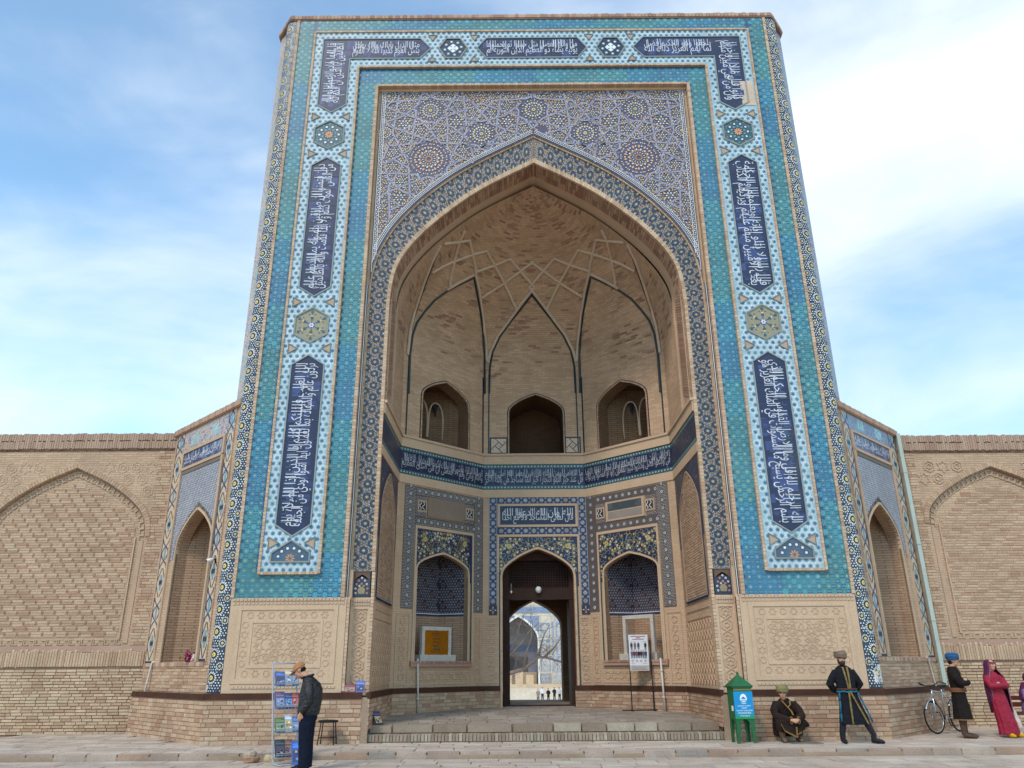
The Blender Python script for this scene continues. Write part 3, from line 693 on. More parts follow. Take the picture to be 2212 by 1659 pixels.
for sg in (-1, 1):
    for x, z, R, r in cen:
        if abs(x) < .3 and sg > 0: continue
        P1 = np.array([(-sg*x if sg < 0 else -x, z)]) if False else np.array([(x*(-sg), z)])
        if not ok_sp(P1, .16)[0]: continue
        big = r > 200; n = 10 if big else 6; oc = ORG if r > 400 else YEL
        if r > 400:
            mt = [petals(14, R*.10, R*.2, R*.06, ORG, HS+.006), dots(14, R*.30, R*.028, WHITE, HS+.006), petals(14, R*.33, R*.5, R*.07, ORG, HS+.005, .2), dots(14, R*.48, R*.05, WHITE, HS+.006), petals(14, R*.55, R*.75, R*.13, ORG, HS+.005, .2),
                  dots(14, R*.68, R*.04, WHITE, HS+.006), dots(28, R*.88, R*.035, WHITE, HS+.006, 6, .1), petals(14, R*.2, R*.32, R*.04, S(190, 170, 170), HS+.004), dots(28, R*.40, R*.02, YEL, HS+.006), petals(14, R*.78, R*.95, R*.05, oc, HS+.005)]
        elif big:
            mt = [petals(10, R*.03, R*.17, R*.07, YEL, HS+.006), dots(10, R*.36, R*.05, WHITE, HS+.006), petals(10, R*.45, R*.68, R*.15, oc, HS+.005, .3), dots(10, R*.6, R*.06, WHITE, HS+.006), dots(10, R*.84, R*.055, WHITE, HS+.006, 6, .3),
                  petals(10, R*.7, R*.86, R*.07, YEL, HS+.005), dots(20, R*.5, R*.025, S(170, 170, 180), HS+.005, 6, .15), petals(10, R*.2, R*.34, R*.05, S(170, 165, 175), HS+.005, .3)]
        else:
            mt = [dots(6, R*.42, R*.12, WHITE, HS+.006), petals(6, R*.55, R*.98, R*.26, oc, HS+.005, .5), petals(6, R*.05, R*.3, R*.12, S(170, 150, 140), HS+.005, .5), dots(6, R*.9, R*.07, S(180, 180, 190), HS+.005)]
        sp.inst(mt, P1, rot=rng.uniform(-.1, .1), jit=.1)
# fine filling between the straps
FP = lattice(-4.4, 10.9, 4.4, 17.6, .074, .066); FP = FP+rng.uniform(-.018, .018, FP.shape); FP = FP[ok_sp(FP, .1)]
dist = np.min([np.hypot(np.abs(FP[:, 0])-abs(c[0]), FP[:, 1]-c[1])/c[2] for c in cen], axis=0); FP = FP[dist > 1.0]
kk = rng.choice(3, len(FP), p=[.3, .45, .25])
sp.inst([disc(6, .019, WHITE, HS+.005), petals(4, .026, .05, .02, S(170, 140, 110), HS+.004)], FP[kk == 0], rng.uniform(0, 3, (kk == 0).sum()))
sp.inst([(tri_fan(star(3, .038, .014)), S(222, 172, 80), HS+.005)], FP[kk == 1], rng.uniform(0, 3, (kk == 1).sum()))
sp.inst([ring(6, .018, .031, S(166, 162, 172), HS+.005)], FP[kk == 2])
# scroll border of the spandrel: white lines and small leaves
for sg in (-1, 1):
    for a, c in ((4.425, WHITE), (4.325, WHITE)): sp.strip([(sg*a, 11.6 if a > 4.4 else 12.1), (sg*a, 17.62)], .016, c, HS+.012)
    zz = np.arange(12.0, 17.6, .062); sp.inst([disc(6, .018, WHITE, HS+.010)], np.stack([np.full(len(zz), sg*4.375)+.014*np.sin(zz*50), zz], -1)); sp.rect(min(sg*4.33, sg*4.42), 12.0, max(sg*4.33, sg*4.42), 17.62, S(92, 84, 96), HS+.009)
og = grow(np.vstack([OUT_R, OUT_R[::-1]*[-1, 1], [(-3, 9), (3, 9)]]), .0)
for off, c, w in ((.05, S(206, 208, 214), .016), (.15, WHITE, .016), (.10, S(92, 84, 96), .075)):
    for sg in (-1, 1):
        d = np.gradient(OUT_R, axis=0); d /= np.linalg.norm(d, axis=1)[:, None]; nrm = np.stack([d[:, 1], -d[:, 0]], -1)
        q = OUT_R+nrm*off; q = q[(q[:, 0] < 4.42) & (q[:, 0] > -.001)]; q = q*[sg, 1]
        if len(q) > 2: sp.strip(q, w, c, HS+.012+off*.001-(.002 if w > .05 else 0))
        if w > .05: sp.inst([disc(6, .017, WHITE, HS+.0125)], resample(q, 110)[0])
pm(sp, 'spandrel_star_mosaic', FR)

# archivolt band
for sg in (-1, 1):
    f, L = band_map(sg); av = Mos(); n = 160
    for i in range(n): av.rect(i*L/n, 0.07, (i+1)*L/n, 0.93, S(124, 108, 94), 0)
    tw = .45                        # band width in metres at t=1
    def sq(mot): return [(np.stack([t[..., 0], t[..., 1]/tw], -1), c, h) for t, c, h in mot]
    ss = np.arange(.16, L-.12, .32)
    big = [disc(12, .094, S(34, 42, 62), .006), petals(10, .02, .090, .040, S(42, 66, 100), .009), petals(10, .01, .042, .014, S(176, 170, 130), .012), disc(8, .014, YEL, .013)]
    dots_ = lattice(.03, .11, L-.03, .92, .062, .125)
    dd = np.ones(len(dots_), bool)
    C1 = np.stack([ss, np.full(len(ss), .47)], -1); C2 = np.stack([ss+.16, np.full(len(ss), .90)], -1); C3 = np.stack([ss+.16, np.full(len(ss), .10)], -1)
    for c_ in np.vstack([C1, C2[:-1], C3[:-1]]): dd &= np.hypot(dots_[:, 0]-c_[0], (dots_[:, 1]-c_[1])*tw) > .10
    dots_ = dots_[dd]
    av.inst(sq([(tri_fan(ngon(3, .032)), S(190, 186, 184), .004)]), dots_, jit=.1)
    odd = rng.random(len(dots_)) < .5
    av.inst(sq([ring(6, .016, .030, BROWN, .006), disc(6, .014, S(190, 160, 120), .0062)]), dots_[odd]+[.02, .03])
    av.inst(sq([ring(6, .016, .030, S(72, 62, 60), .0061)]), dots_[~odd]+[-.02, .03])
    av.inst(sq(big), C1); 
    half = [(np.clip(t, [-9, -9], [9, .03]), c, h) for t, c, h in big]; av.inst(sq(half), C2[:-1])
    half = [(np.clip(t, [-9, -.03], [9, 9]), c, h) for t, c, h in big]; av.inst(sq(half), C3[:-1])
    pm(av, 'arch_rosette_band', f)
    # brick beads on both edges of the archivolt
    bd = MB(); nb = int(L/.085)
    for t0, t1, h1 in ((.93, 1.06, .05), (-.13, .05, .03)):
        for i in range(nb):
            s0, s1 = i*L/nb+.006, (i+1)*L/nb
            V = f([(s0, t0, -.05), (s1, t0, -.05), (s1, t1, -.05), (s0, t1, -.05), (s0, t0, h1), (s1, t0, h1), (s1, t1, h1), (s0, t1, h1)])
            bd.add(V, [(4, 5, 6, 7), (0, 1, 5, 4), (1, 2, 6, 5), (2, 3, 7, 6), (3, 0, 4, 7)], random.choice((BUFF2, BUFF, S(192, 152, 112), S(212, 178, 140))))
    pb(bd, 'arch_bead', M_BRICK, kind='stuff')
    # vase panel at the foot of the band
    g = lambda P, sg=sg: FR(np.asarray(P)*[1, 1, 1]+[sg*4.2, 0, HB])
    v = Mos(); v.rect(-.2, 3.17, .2, 3.75, S(40, 62, 74), .004); v.rect(-.18, 3.19, .18, 3.72, NAVY, .006)
    v.poly([(-.18, 3.72), (-.18, 3.55), (-.1, 3.62), (0, 3.68), (.1, 3.62), (.18, 3.55), (.18, 3.72)], S(110, 68, 36), .008)
    v.poly([(-.07, 3.24), (.07, 3.24), (.09, 3.34), (.03, 3.40), (-.03, 3.40), (-.09, 3.34)], S(150, 130, 90), .010)
    fl = np.array([(0, 3.6), (-.07, 3.54), (.07, 3.54), (-.12, 3.46), (.12, 3.46), (0, 3.47), (-.05, 3.42), (.05, 3.42), (-.14, 3.36), (.14, 3.36), (-.13, 3.26), (.13, 3.26)])
    v.inst([petals(5, .004, .03, .02, WHITE, .010), disc(5, .009, YEL, .012)], fl[::2]); v.inst([petals(5, .004, .03, .02, ORG, .010)], fl[1::2])
    pm(v, 'vase_panel', g, kind=None)

# carved brick panels below the tiles
CARV = S(212, 174, 132); CARL = S(204, 164, 122); GAPC = S(150, 114, 82)
def star_lines(mo, cx, cz, R, n=8, w=.026, h=.03, col=CARL):
    mo.strip([(cx+x, cz+y) for x, y in star(n, R*.42, R*.30, 0)], w, col, h, True)
    mo.strip([(cx+x, cz+y) for x, y in star(n, R*.72, R*.52, math.pi/n)], w, col, h+.002, True)
    for k in range(n):
        a = 2*math.pi*k/n; ca, sa = math.cos(a), math.sin(a)
        q = [(R*.55, 0), (R*.78, .09*R*2), (R, 0), (R*.78, -.09*R*2)]
        mo.strip([(cx+x*ca-y*sa, cz+x*sa+y*ca) for x, y in q], w, col, h+.001, True)
class Relief(MB):                     # raised straps with real thickness
    def strip(s, fr, pts, w, col, h0, h1, closed=False):
        p = np.asarray(pts, float)
        if closed: p = np.vstack([p, p[:1]])
        for a, b in zip(p[:-1], p[1:]):
            d = b-a; L = np.linalg.norm(d)
            if L < 1e-4: continue
            d /= L; n = np.array([-d[1], d[0]])*w/2; e = d*w*.35
            s.prism(fr, [a-e-n, b+e-n, b+e+n, a-e+n], h0, h1+random.uniform(-.001, .001), col)
def star_relief(rb, fr, cx, cz, R, n, w, h0, h1, col, clip):
    def put(pts):
        pts = np.array(pts)+[cx, cz]; P = np.vstack([pts, pts[:1]])
        for a, b in zip(P[:-1], P[1:]):
            if all(clip[0] <= q[0] <= clip[1] and clip[2] <= q[1] <= clip[3] for q in (a, b)): rb.strip(fr, [a, b], w, col, h0, h1)
    put(star(n, R*.40, R*.29)); put(star(n, R*.70, R*.50, math.pi/n))
    for k in range(n):
        a = 2*math.pi*k/n; ca, sa = math.cos(a), math.sin(a)
        put([(x*ca-y*sa, x*sa+y*ca) for x, y in ((R*.56, 0), (R*.8, .16*R), (R*1.04, 0), (R*.8, -.16*R))])
for sg in (-1, 1):
    cp = MB(); rb = Relief()
    x0, x1 = (-7.11, -4.47) if sg < 0 else (4.47, 7.11)
    a0, a1, b0, b1 = x0+.18, x1-.18, 1.32, 2.98
    cp.quad(FR, x0, 1.06, x1, 3.15, .004, CARV)
    for w_, h_ in ((.10, .024),):
        for (u0, v0, u1, v1) in ((a0, b1-w_, a1, b1), (a0, b0, a1, b0+w_), (a0, b0+w_, a0+w_, b1-w_), (a1-w_, b0+w_, a1, b1-w_)): cp.slab(FR, u0, v0, u1, v1, 0, h_, CARV)
    for (u0, v0, u1, v1) in ((a0+.32, b1-.38, a1-.32, b1-.32), (a0+.32, b0+.32, a1-.32, b0+.38), (a0+.32, b0+.38, a0+.38, b1-.38), (a1-.38, b0+.38, a1-.32, b1-.38)): cp.slab(FR, u0, v0, u1, v1, 0, .018, CARV)
    for i in range(8):                 # star chain in the border
        for zc in (b0+.21, b1-.21):
            xx = a0+.30+i*(a1-a0-.6)/7
            rb.strip(FR, [(xx+p, zc+q) for p, q in (star(6, .085, .05) if i % 2 else ngon(6, .07))], .014, CARL, .0, .013, True)
    for i in range(5):
        for xx in (a0+.21, a1-.21):
            zz = b0+.42+i*(b1-b0-.84)/4; rb.strip(FR, [(xx+p, zz+q) for p, q in (star(6, .085, .05, .5) if i % 2 else ngon(6, .07))], .014, CARL, .0, .013, True)
    cl = (a0+.40, a1-.40, b0+.40, b1-.40)
    for i, cx in enumerate(np.linspace(a0+.42, a1-.42, 3)):
        for cz in ((2.15,) if i == 1 else (1.72, 2.58)): pass
    for cx in (a0+.72, (a0+a1)/2, a1-.72):
        star_relief(rb, FR, cx, 2.15, .36, 8, .018, .0, .015, CARL, cl)
    for cx in (a0+.42, (a0+a1)/2-.30, (a0+a1)/2+.30, a1-.42):
        for cz in (1.74, 2.56): star_relief(rb, FR, cx, cz, .24, 8, .014, .0, .013, CARL, cl)
    dn = MB()
    for i in range(30):                 # dentils under the tiles
        u = x0+.04+i*(x1-x0-.08)/30
        cp.slab(FR, u, 3.08, u+.068, 3.13, 0, .03, BUFF2); cp.slab(FR, u+.02, 3.00, u+.075, 3.045, 0, .022, BUFF2)
        if 1 < i < 29: cp.slab(FR, u, 1.22, u+.068, 1.265, 0, .022, BUFF2)
    # narrow panel under the archivolt
    y0, y1 = (3.97, 4.40); q0, q1 = sorted((sg*y0, sg*y1))
    cp.quad(FR, q0-.02, 1.06, q1+.02, 3.16, HB+.004, CARV)
    for (u0, v0, u1, v1) in ((q0, 2.90, q1, 2.95), (q0, 1.2, q1, 1.25), (q0, 1.25, q0+.05, 2.9), (q1-.05, 1.25, q1, 2.9)): cp.slab(FR, u0, v0, u1, v1, HB, HB+.03, CARV)
    cl2 = (q0+.05, q1-.05, 1.25, 2.9); cx = (q0+q1)/2
    for i in range(6):
        cz = 1.42+i*.27
        rb.strip(FR, [(cx+p, cz+q) for p, q in (star(6, .075, .045, .5) if i % 2 else ngon(6, .06, .5))], .02, CARL, HB, HB+.024, True)
        rb.strip(FR, [(cx+p, cz+q) for p, q in ngon(6, .135, .5)], .02, CARL, HB, HB+.022, True)
    for i in range(7): 
        u = q0+.03+i*.056; cp.slab(FR, u, 3.06, u+.045, 3.12, HB, HB+.03, BUFF2); cp.slab(FR, u, 2.98, u+.045, 3.03, HB, HB+.024, BUFF2)
    cp.slab(FR, *(sorted((sg*4.40, sg*4.47))[0:1]), 1.06, sorted((sg*4.40, sg*4.47))[1], 3.15, HB-.1, -.03, CARV)
    # corner bead of small bricks
    bd = MB(); bead_run(bd, FR, sg*3.935, 1.1, sg*3.935, 3.74, .07, HB-.1, HB+.03, .08); pb(bd, 'corner_bead', M_BRICK, kind='stuff')
    pb(cp, 'carved_panel', M_PLAIN); pb(rb, 'carved_strapwork', M_PLAIN, kind='stuff')

# cornice along the top with chamfered corners
co = MB()
def poly_wall(mb, pts, z0, z1, col, t=.0):
    for a, b in zip(pts[:-1], pts[1:]):
        L = math.hypot(b[0]-a[0], b[1]-a[1]); mb.add([(a[0], a[1], z0), (b[0], b[1], z0), (b[0], b[1], z1), (a[0], a[1], z1)], [(0, 1, 2, 3)], col, [(0, z0), (L, z0), (L, z1), (0, z1)])
plan = [(-7.9, 6.0), (-7.9, .70), (-7.33, -.02), (7.33, -.02), (7.9, .70), (7.9, 6.0)]
poly_wall(co, plan, 20.2, 20.36, S(190, 150, 120))
V = [(x, y, 20.2) for x, y in plan]+[(x*.99, y+.1, 20.2) for x, y in plan]
co.add([(x, y, 20.36) for x, y in plan], [tuple(range(6))], S(176, 140, 112)); co.add([(x, y, 20.2) for x, y in plan], [tuple(range(6))[::-1]], S(150, 112, 88))
R_ = random.Random(9)
for (xa, ya), (xb, yb) in zip(plan[1:-2], plan[2:-1]):
    L = math.hypot(xb-xa, yb-ya); n = int(L/.11); fr = Frame((xa, ya, 0), (xb-xa, yb-ya, 0)); fr.N = np.array([fr.U[1], -fr.U[0], 0])
    for i in range(n): co.slab(fr, i*L/n+.006, 20.23, (i+1)*L/n-.006, 20.345+R_.uniform(-.006, .02), 0, .03, R_.choice((S(198, 156, 124), S(184, 142, 112), S(170, 124, 98))))
pb(co, 'brick_cornice', M_BRICK)
# rounded corner shafts with daisies, groove and flank
for sg in (-1, 1):
    pl = np.array([(7.12, .0), (7.25, .0), (7.36, .03), (7.44, .10), (7.49, .19), (7.51, .29)]); d = np.r_[0, np.cumsum(np.linalg.norm(np.diff(pl, axis=0), axis=1))]
    nn = np.array([(0, -1), (.1, -.99), (.45, -.89), (.8, -.6), (.95, -.3), (1, 0)])
    def cm(P, sg=sg, pl=pl, d=d, nn=nn):
        P = np.asarray(P, float).reshape(-1, 3); u = P[:, 0]; x = np.interp(u, d, pl[:, 0]); y = np.interp(u, d, pl[:, 1]); nx = np.interp(u, d, nn[:, 0]); ny = np.interp(u, d, nn[:, 1])
        h = P[:, 2]*2.4; return np.stack([sg*(x+nx*h), y+ny*h, P[:, 1]], -1)
    W_ = d[-1]; da = Mos(); GB = S(58, 68, 84)
    for i in range(12):
        for j in range(38): da.rect(i*W_/12, 1.13+j*19.07/38, (i+1)*W_/12, 1.13+(j+1)*19.07/38, GB, 0)
    D1 = np.array([(W_*.45, z) for z in np.arange(1.45, 20.1, .485)]); D2 = np.array([(W_*.86, z) for z in np.arange(1.69, 20.0, .485)]); D3 = np.array([(W_*.04, z) for z in np.arange(1.69, 20.0, .485)])
    sm = lattice(.022, 1.18, W_-.018, 20.15, .064, .055); dk = np.ones(len(sm), bool)
    for c_ in np.vstack([D1, D2, D3]): dk &= np.hypot(sm[:, 0]-c_[0], sm[:, 1]-c_[1]) > .138
    sm = sm[dk]
    da.inst([ring(6, .017, .028, S(30, 34, 48), .004), disc(6, .0185, S(206, 212, 222), .0045)], sm, jit=.15); q = sm[rng.random(len(sm)) < .12]
    da.inst([(tri_fan(star(5, .03, .012)), S(60, 130, 140), .006)], q+[.02, .02])
    dz = [petals(16, .06, .118, .030, WHITE, .005), ring(12, .042, .072, S(22, 20, 26), .0055), disc(10, .044, S(220, 190, 80), .006), disc(6, .012, S(120, 60, 50), .008)]
    ds = [petals(12, .045, .092, .026, WHITE, .005), ring(10, .030, .054, S(22, 20, 26), .0055), disc(10, .032, S(196, 176, 120), .006)]
    da.inst(dz, D1, scale=1.22, jit=.15); da.inst(ds, D2, scale=1.15, jit=.15); da.inst(ds, D3[:, :]+[.05, 0], jit=.15)
    da.rect(.02, 1.16, W_*.6, 1.20, NAVY, .008)
    for (u0, z0, u1, z1) in (((.28, 1.16, W_, 1.3), (.36, 1.3, W_, 1.75)) if sg < 0 else ((.1, 1.25, .42, 1.5), (.2, 1.5, .4, 1.62), (.02, 2.38, W_, 2.42))):
        for k in range(9):
            z = z0+(z1-z0)*k/9; da.rect(u0+rng.uniform(0, .05), z, u1-rng.uniform(0, .04), z+(z1-z0)/9, S(236, 232, 226), .010)
    pm(da, 'daisy_corner_shaft', cm)
    bk = MB()
    for i in range(11): bk.add(cm([(i*W_/11, .9, -.02), ((i+1)*W_/11, .9, -.02), ((i+1)*W_/11, 20.2, -.02), (i*W_/11, 20.2, -.02)]), [(0, 1, 2, 3)], BUFF)
    pb(bk, 'shaft_bed', M_PLAIN)
    gr = MB(); F3 = Frame((sg*7.47, .35, 0), (sg*.7071, .7071, 0), (sg*.7071, -.7071, 0))
    gr.slab(F3, -.03, 1.1, .06, 20.2, -.06, -.02, S(96, 58, 46)); bead_run(gr, F3, .085, 1.1, .085, 20.2, .045, -.05, .03, .09)
    gr.slab(F3, .11, 8.0, .50, 20.19, -.3, -.004, S(178, 150, 128)); pb(gr, 'shaft_groove', M_BRICK)
    fk = Mos(); fk.rect(.11, 8.1, .50, 20.17, S(150, 152, 168) if sg > 0 else S(196, 170, 152), .0); R2 = random.Random(sg+4)
    for k in range(900):
        z = R2.uniform(8.1, 20.1); u = R2.uniform(.12, .44); c = R2.choice([S(118, 140, 178), S(150, 190, 196), S(110, 170, 180), S(160, 150, 168), S(196, 170, 152)]) if (math.sin(z*2.6) > -.3) else R2.choice([S(140, 196, 196), S(120, 186, 190), S(170, 160, 170)])
        fk.rect(u, z, u+.05, z+.03, c, .002+k*1e-6)
    pm(fk, 'flank_tile_face', F3)
# ------------------------------------------------------------------ the iwan (deep niche) behind the arch
PROF_S = INN_A[:, 0]/3.97; PROF_G = (INN_A[:, 1]-ZJ)/(15.23-ZJ)          # normalised pointed profile
def garch(s): return np.interp(np.abs(s), PROF_S[::-1], PROF_G[::-1])
def arch_pts(uc, hw, vs, va, n=24):
    x = np.sin(np.linspace(-math.pi/2, math.pi/2, n+1)); return np.stack([uc+hw*x, vs+(va-vs)*garch(x)], -1)
def holed(mb, fr, u0, v0, u1, v1, op, h=0., col=(1, 1, 1)):
    """wall panel with one arched opening op=(uc,hw,sill,spring,apex)"""
    uc, hw, s0, vs, va = op; A = arch_pts(uc, hw, vs, va)
    mb.quad(fr, u0, v0, uc-hw, v1, h, col); mb.quad(fr, uc+hw, v0, u1, v1, h, col)
    if s0 > v0: mb.quad(fr, uc-hw, v0, uc+hw, s0, h, col)
    for a, b in zip(A[:-1], A[1:]):
        mb.add(fr([(a[0], a[1], h), (b[0], b[1], h), (b[0], v1, h), (a[0], v1, h)]), [(0, 1, 2, 3)], col, [tuple(a), tuple(b), (b[0], v1), (a[0], v1)])
def tunnel(mb, fr, op, h0, h1, col=(1, 1, 1), shrink=1.0, floor=True):
    uc, hw, s0, vs, va = op; A = np.vstack([[(uc-hw, s0)], arch_pts(uc, hw, vs, va), [(uc+hw, s0)]])
    B = A.copy(); B[:, 0] = uc+(A[:, 0]-uc)*shrink; k = 0.
    for i in range(len(A)-1+(1 if floor else 0)):
        j = (i+1) % len(A); L = np.linalg.norm(A[j]-A[i]); d = abs(h1-h0)
        mb.add(fr([(*A[i], h0), (*A[j], h0), (*B[j], h1), (*B[i], h1)]), [(0, 1, 2, 3)], col, [(0, k), (0, k+L), (d, k+L), (d, k)]); k += L
def arch_band(mb, fr, op, w, h0, h1, col, n=None, legs=True):
    """raised band following an arch opening, cut into bricks when n is given"""
    uc, hw, s0, vs, va = op; P = arch_pts(uc, hw, vs, va, 48)
    if legs: P = np.vstack([[(uc-hw, s0)], P, [(uc+hw, s0)]])
    P, L = resample(P, n+1 if n else 80); d = np.gradient(P, axis=0); d /= np.linalg.norm(d, axis=1)[:, None]; Nn = np.stack([-d[:, 1], d[:, 0]], -1)
    Q = P+Nn*w
    for i in range(len(P)-1):
        c = col if not isinstance(col, list) else random.choice(col); e = .1 if n else 0
        a, b = P[i]*(1-e)+P[i+1]*e, P[i+1]; a2, b2 = Q[i]*(1-e)+Q[i+1]*e, Q[i+1]
        V = fr([(*a, h0), (*b, h0), (*b2, h0), (*a2, h0), (*a, h1), (*b, h1), (*b2, h1), (*a2, h1)])
        mb.add(V, [(4, 5, 6, 7), (0, 1, 5, 4), (1, 2, 6, 5), (2, 3, 7, 6), (3, 0, 4, 7)], c, [(0, 0)]*8)
LS = math.hypot(2.32, 2.3)
RV = {sg: Frame((sg*3.92, .26, 0), (0, 1, 0), (-sg, 0, 0)) for sg in (-1, 1)}
SPF = {-1: Frame((-3.92, 3.3, 0), (2.32, 2.3, 0), (2.3, -2.32, 0)), 1: Frame((1.6, 5.6, 0), (2.32, -2.3, 0), (-2.3, -2.32, 0))}
CE = Frame((-1.6, 5.6, 0), (1, 0, 0), (0, -1, 0))
GREEN = S(36, 52, 56)
M_NICHE = mat('niche_brick', S(186, 146, 106), sat=.82, val=.86, hue=.497, rough=.93, var=.12, vs=1, fvar=.1, fs=30, bump=.4, bs=50, brick=(.24, .066, .007, (.55, .48, .42), .12))
# soffit of the great arch: plain ring, fan of long bricks, plain ring
sof = MB(); NB = 300
full = np.vstack([[(-3.93, .5)], INN_R*[-1, 1], (INN_R*[1, 1])[::-1][1:], [(3.93, .5)]]); full[:, 0] *= .992
SP_, SL_ = resample(full, 260)
def soffit_strip(y0, y1, col, i0=0, i1=259, z_off=0.):
    for i in range(i0, i1):
        a, b = SP_[i], SP_[i+1]; k = i*SL_/259
        sof.add([(a[0], y0, a[1]), (b[0], y0, b[1]), (b[0], y1, b[1]), (a[0], y1, a[1])], [(0, 1, 2, 3)], col, [(y0, k), (y0, k+.1), (y1, k+.1), (y1, k)])
top0 = int(np.argmax(SP_[:, 1] > 7.7)); 
soffit_strip(.24, 1.5, CARV, top0, 259-top0)
pb(sof, 'arch_soffit', M_PLAIN)
vb = MB(); P2, L2 = resample(full, int(SL_/.082)); R_ = random.Random(12)
for i in range(len(P2)-1):
    a, b = P2[i], P2[i+1]
    if a[1] < 8.3: continue
    c = (a+b)/2; d = (b-a)/np.linalg.norm(b-a); n = np.array([d[1], -d[0]])
    w = (b-a)*.42
    for y0, y1 in ((.44, .70), (.71, .97)):
        q = [c-w, c+w]; V = []
        for hh in (0, .022):
            for p in q:
                for y in (y0, y1): V.append((p[0]+n[0]*hh, y, p[1]+n[1]*hh))
        vb.add(V, [(4, 5, 7, 6), (0, 4, 6, 2), (1, 3, 7, 5), (0, 1, 5, 4), (2, 6, 7, 3)], R_.choice((S(190, 148, 110), S(176, 132, 98), S(198, 158, 118), S(164, 116, 86))))
pb(vb, 'soffit_brick_fan', M_BRICK, kind='stuff')

# vault over the half octagon
C0 = np.array([0., 1.32]); _nd = np.array([2.3, 2.32])/LS; _ad = _nd @ (np.array([3.92, 3.3])-C0)
def k_poly(dx, dy): return np.maximum.reduce([np.abs(dx)/3.92, dy/(5.6-C0[1]), (_nd[0]*np.abs(dx)+_nd[1]*dy)/_ad])
VZ = INN_A[:, 1]-.13; VS = PROF_S
def s_of_z(z): return np.interp(z, VZ, VS)
def vault_f(P):
    dx, dy = P[0]-C0[0], P[1]-C0[1]; s = float(s_of_z(P[2])) if P[2] > VZ[0] else 1.0; w = (1-s)
    if P[2] > VZ[-1]: return 9
    return ((1-w)*k_poly(dx, dy)+w*math.hypot(dx, dy)/4.15)/max(s, 1e-4)
def vault_hit(px, py):
    d = pray(px, py); d = d/d[1]; lo, hi = 1.33-CAMP[1], 5.65-CAMP[1]
    for t in np.linspace(lo, hi, 60):
        if vault_f(CAMP+d*t) >= 1: hi = t; break
        lo = t
    for _ in range(22):
        m = (lo+hi)/2
        if vault_f(CAMP+d*m) >= 1: hi = m
        else: lo = m
    return CAMP+d*lo
va = MB(); bp = []
for a, b, n in (((-3.92, 1.3), (-3.92, 3.3), 10), ((-3.92, 3.3), (-1.6, 5.6), 14), ((-1.6, 5.6), (1.6, 5.6), 14), ((1.6, 5.6), (3.92, 3.3), 14), ((3.92, 3.3), (3.92, 1.3), 11)):
    bp += [np.array(a)+(np.array(b)-np.array(a))*i/n for i in range(n)]
bp = np.array(bp); ul = np.r_[0, np.cumsum(np.linalg.norm(np.diff(bp, axis=0), axis=1))]
qi = np.linspace(0, len(INN_A)-1, 46).astype(int); zz = VZ[qi]; sv = VS[qi]; vl = np.r_[0, np.cumsum(np.hypot(np.diff(zz), np.diff(sv*4)))]
D = bp-C0; ln = np.linalg.norm(D, axis=1); dr = D/ln[:, None]; kp = k_poly(dr[:, 0], dr[:, 1])
G = []
for s, z in zip(sv, zz):
    w = 1-s; r = s/((1-w)*kp+w/4.15); G.append(np.stack([C0[0]+dr[:, 0]*r, C0[1]+dr[:, 1]*r, np.full(len(r), z)], -1))
G = np.array(G); nb_, nc = G.shape[:2]
V = G.reshape(-1, 3); F = []; UV = []
for i in range(nb_-1):
    for j in range(nc-1):
        F.append((i*nc+j, i*nc+j+1, (i+1)*nc+j+1, (i+1)*nc+j))
uvv = [(ul[j]*(sv[i]*.9+.1), vl[i]) for i in range(nb_) for j in range(nc)]
va.add(V, F, (1, 1, 1), uvv)
M_VAULT2 = mat('vault_brick_red_patches', S(200, 162, 122), sat=.84, val=.96, hue=.497, rough=.93, var=.12, vs=.8, fvar=.1, fs=30, bump=.4, bs=50, brick=(.27, .068, .007, (.78, .72, .64), .16), stain=(S(172, 122, 92), 1.3, .60, .76))
pb(va, 'vault_shell', M_VAULT2, smooth=True)
shell = MB()                       # outer hood so that no light leaks from above
shell.add([(-4.6, .5, 16.4), (4.6, .5, 16.4), (4.6, 9, 16.4), (-4.6, 9, 16.4)], [(0, 1, 2, 3)], BUFF)
shell.add([(-4.6, 7.2, 0), (-1.25, 7.2, 0), (-1.25, 7.2, 16.4), (-4.6, 7.2, 16.4)], [(0, 1, 2, 3)], BUFF); shell.add([(4.6, 7.2, 0), (1.25, 7.2, 0), (1.25, 7.2, 16.4), (4.6, 7.2, 16.4)], [(0, 1, 2, 3)], BUFF)
shell.add([(-1.25, 7.2, 5.2), (1.25, 7.2, 5.2), (1.25, 7.2, 16.4), (-1.25, 7.2, 16.4)], [(0, 1, 2, 3)], BUFF)
pb(shell, 'rear_closure', M_DARK)
# odd bricks in the vault: burnt and reddish ones in loose drifts
ob = MB(); Ro = random.Random(17)
def vpt(u, v):
    j = np.interp(u, ul, np.arange(len(ul))); i = np.interp(v, vl, np.arange(len(vl))); j0, i0 = min(int(j), nc-2), min(int(i), nb_-2); a, b = j-j0, i-i0
    P = G[i0, j0]*(1-a)*(1-b)+G[i0, j0+1]*a*(1-b)+G[i0+1, j0]*(1-a)*b+G[i0+1, j0+1]*a*b
    return P+(np.array([C0[0], C0[1], P[2]-.3])-P)*.0035
for k in range(900):
    u, v = Ro.uniform(.3, ul[-1]-.6), Ro.uniform(0, vl[-1]*.96)
    if math.sin(u*1.9+v*1.3)*math.cos(v*2.1-u*.7) < .05 and Ro.random() < .88: continue
    v = round(v/.068)*.068; w = .26/max(.25, np.interp(v, vl, sv)); c = Ro.choice((S(184, 140, 106), S(176, 130, 98), S(168, 122, 92), S(190, 150, 114)))
    ob.add([vpt(u, v), vpt(u+w, v), vpt(u+w, v+.058), vpt(u, v+.058)], [(0, 1, 2, 3)], c)
pb(ob, 'burnt_brick', M_BRICK, kind='stuff')
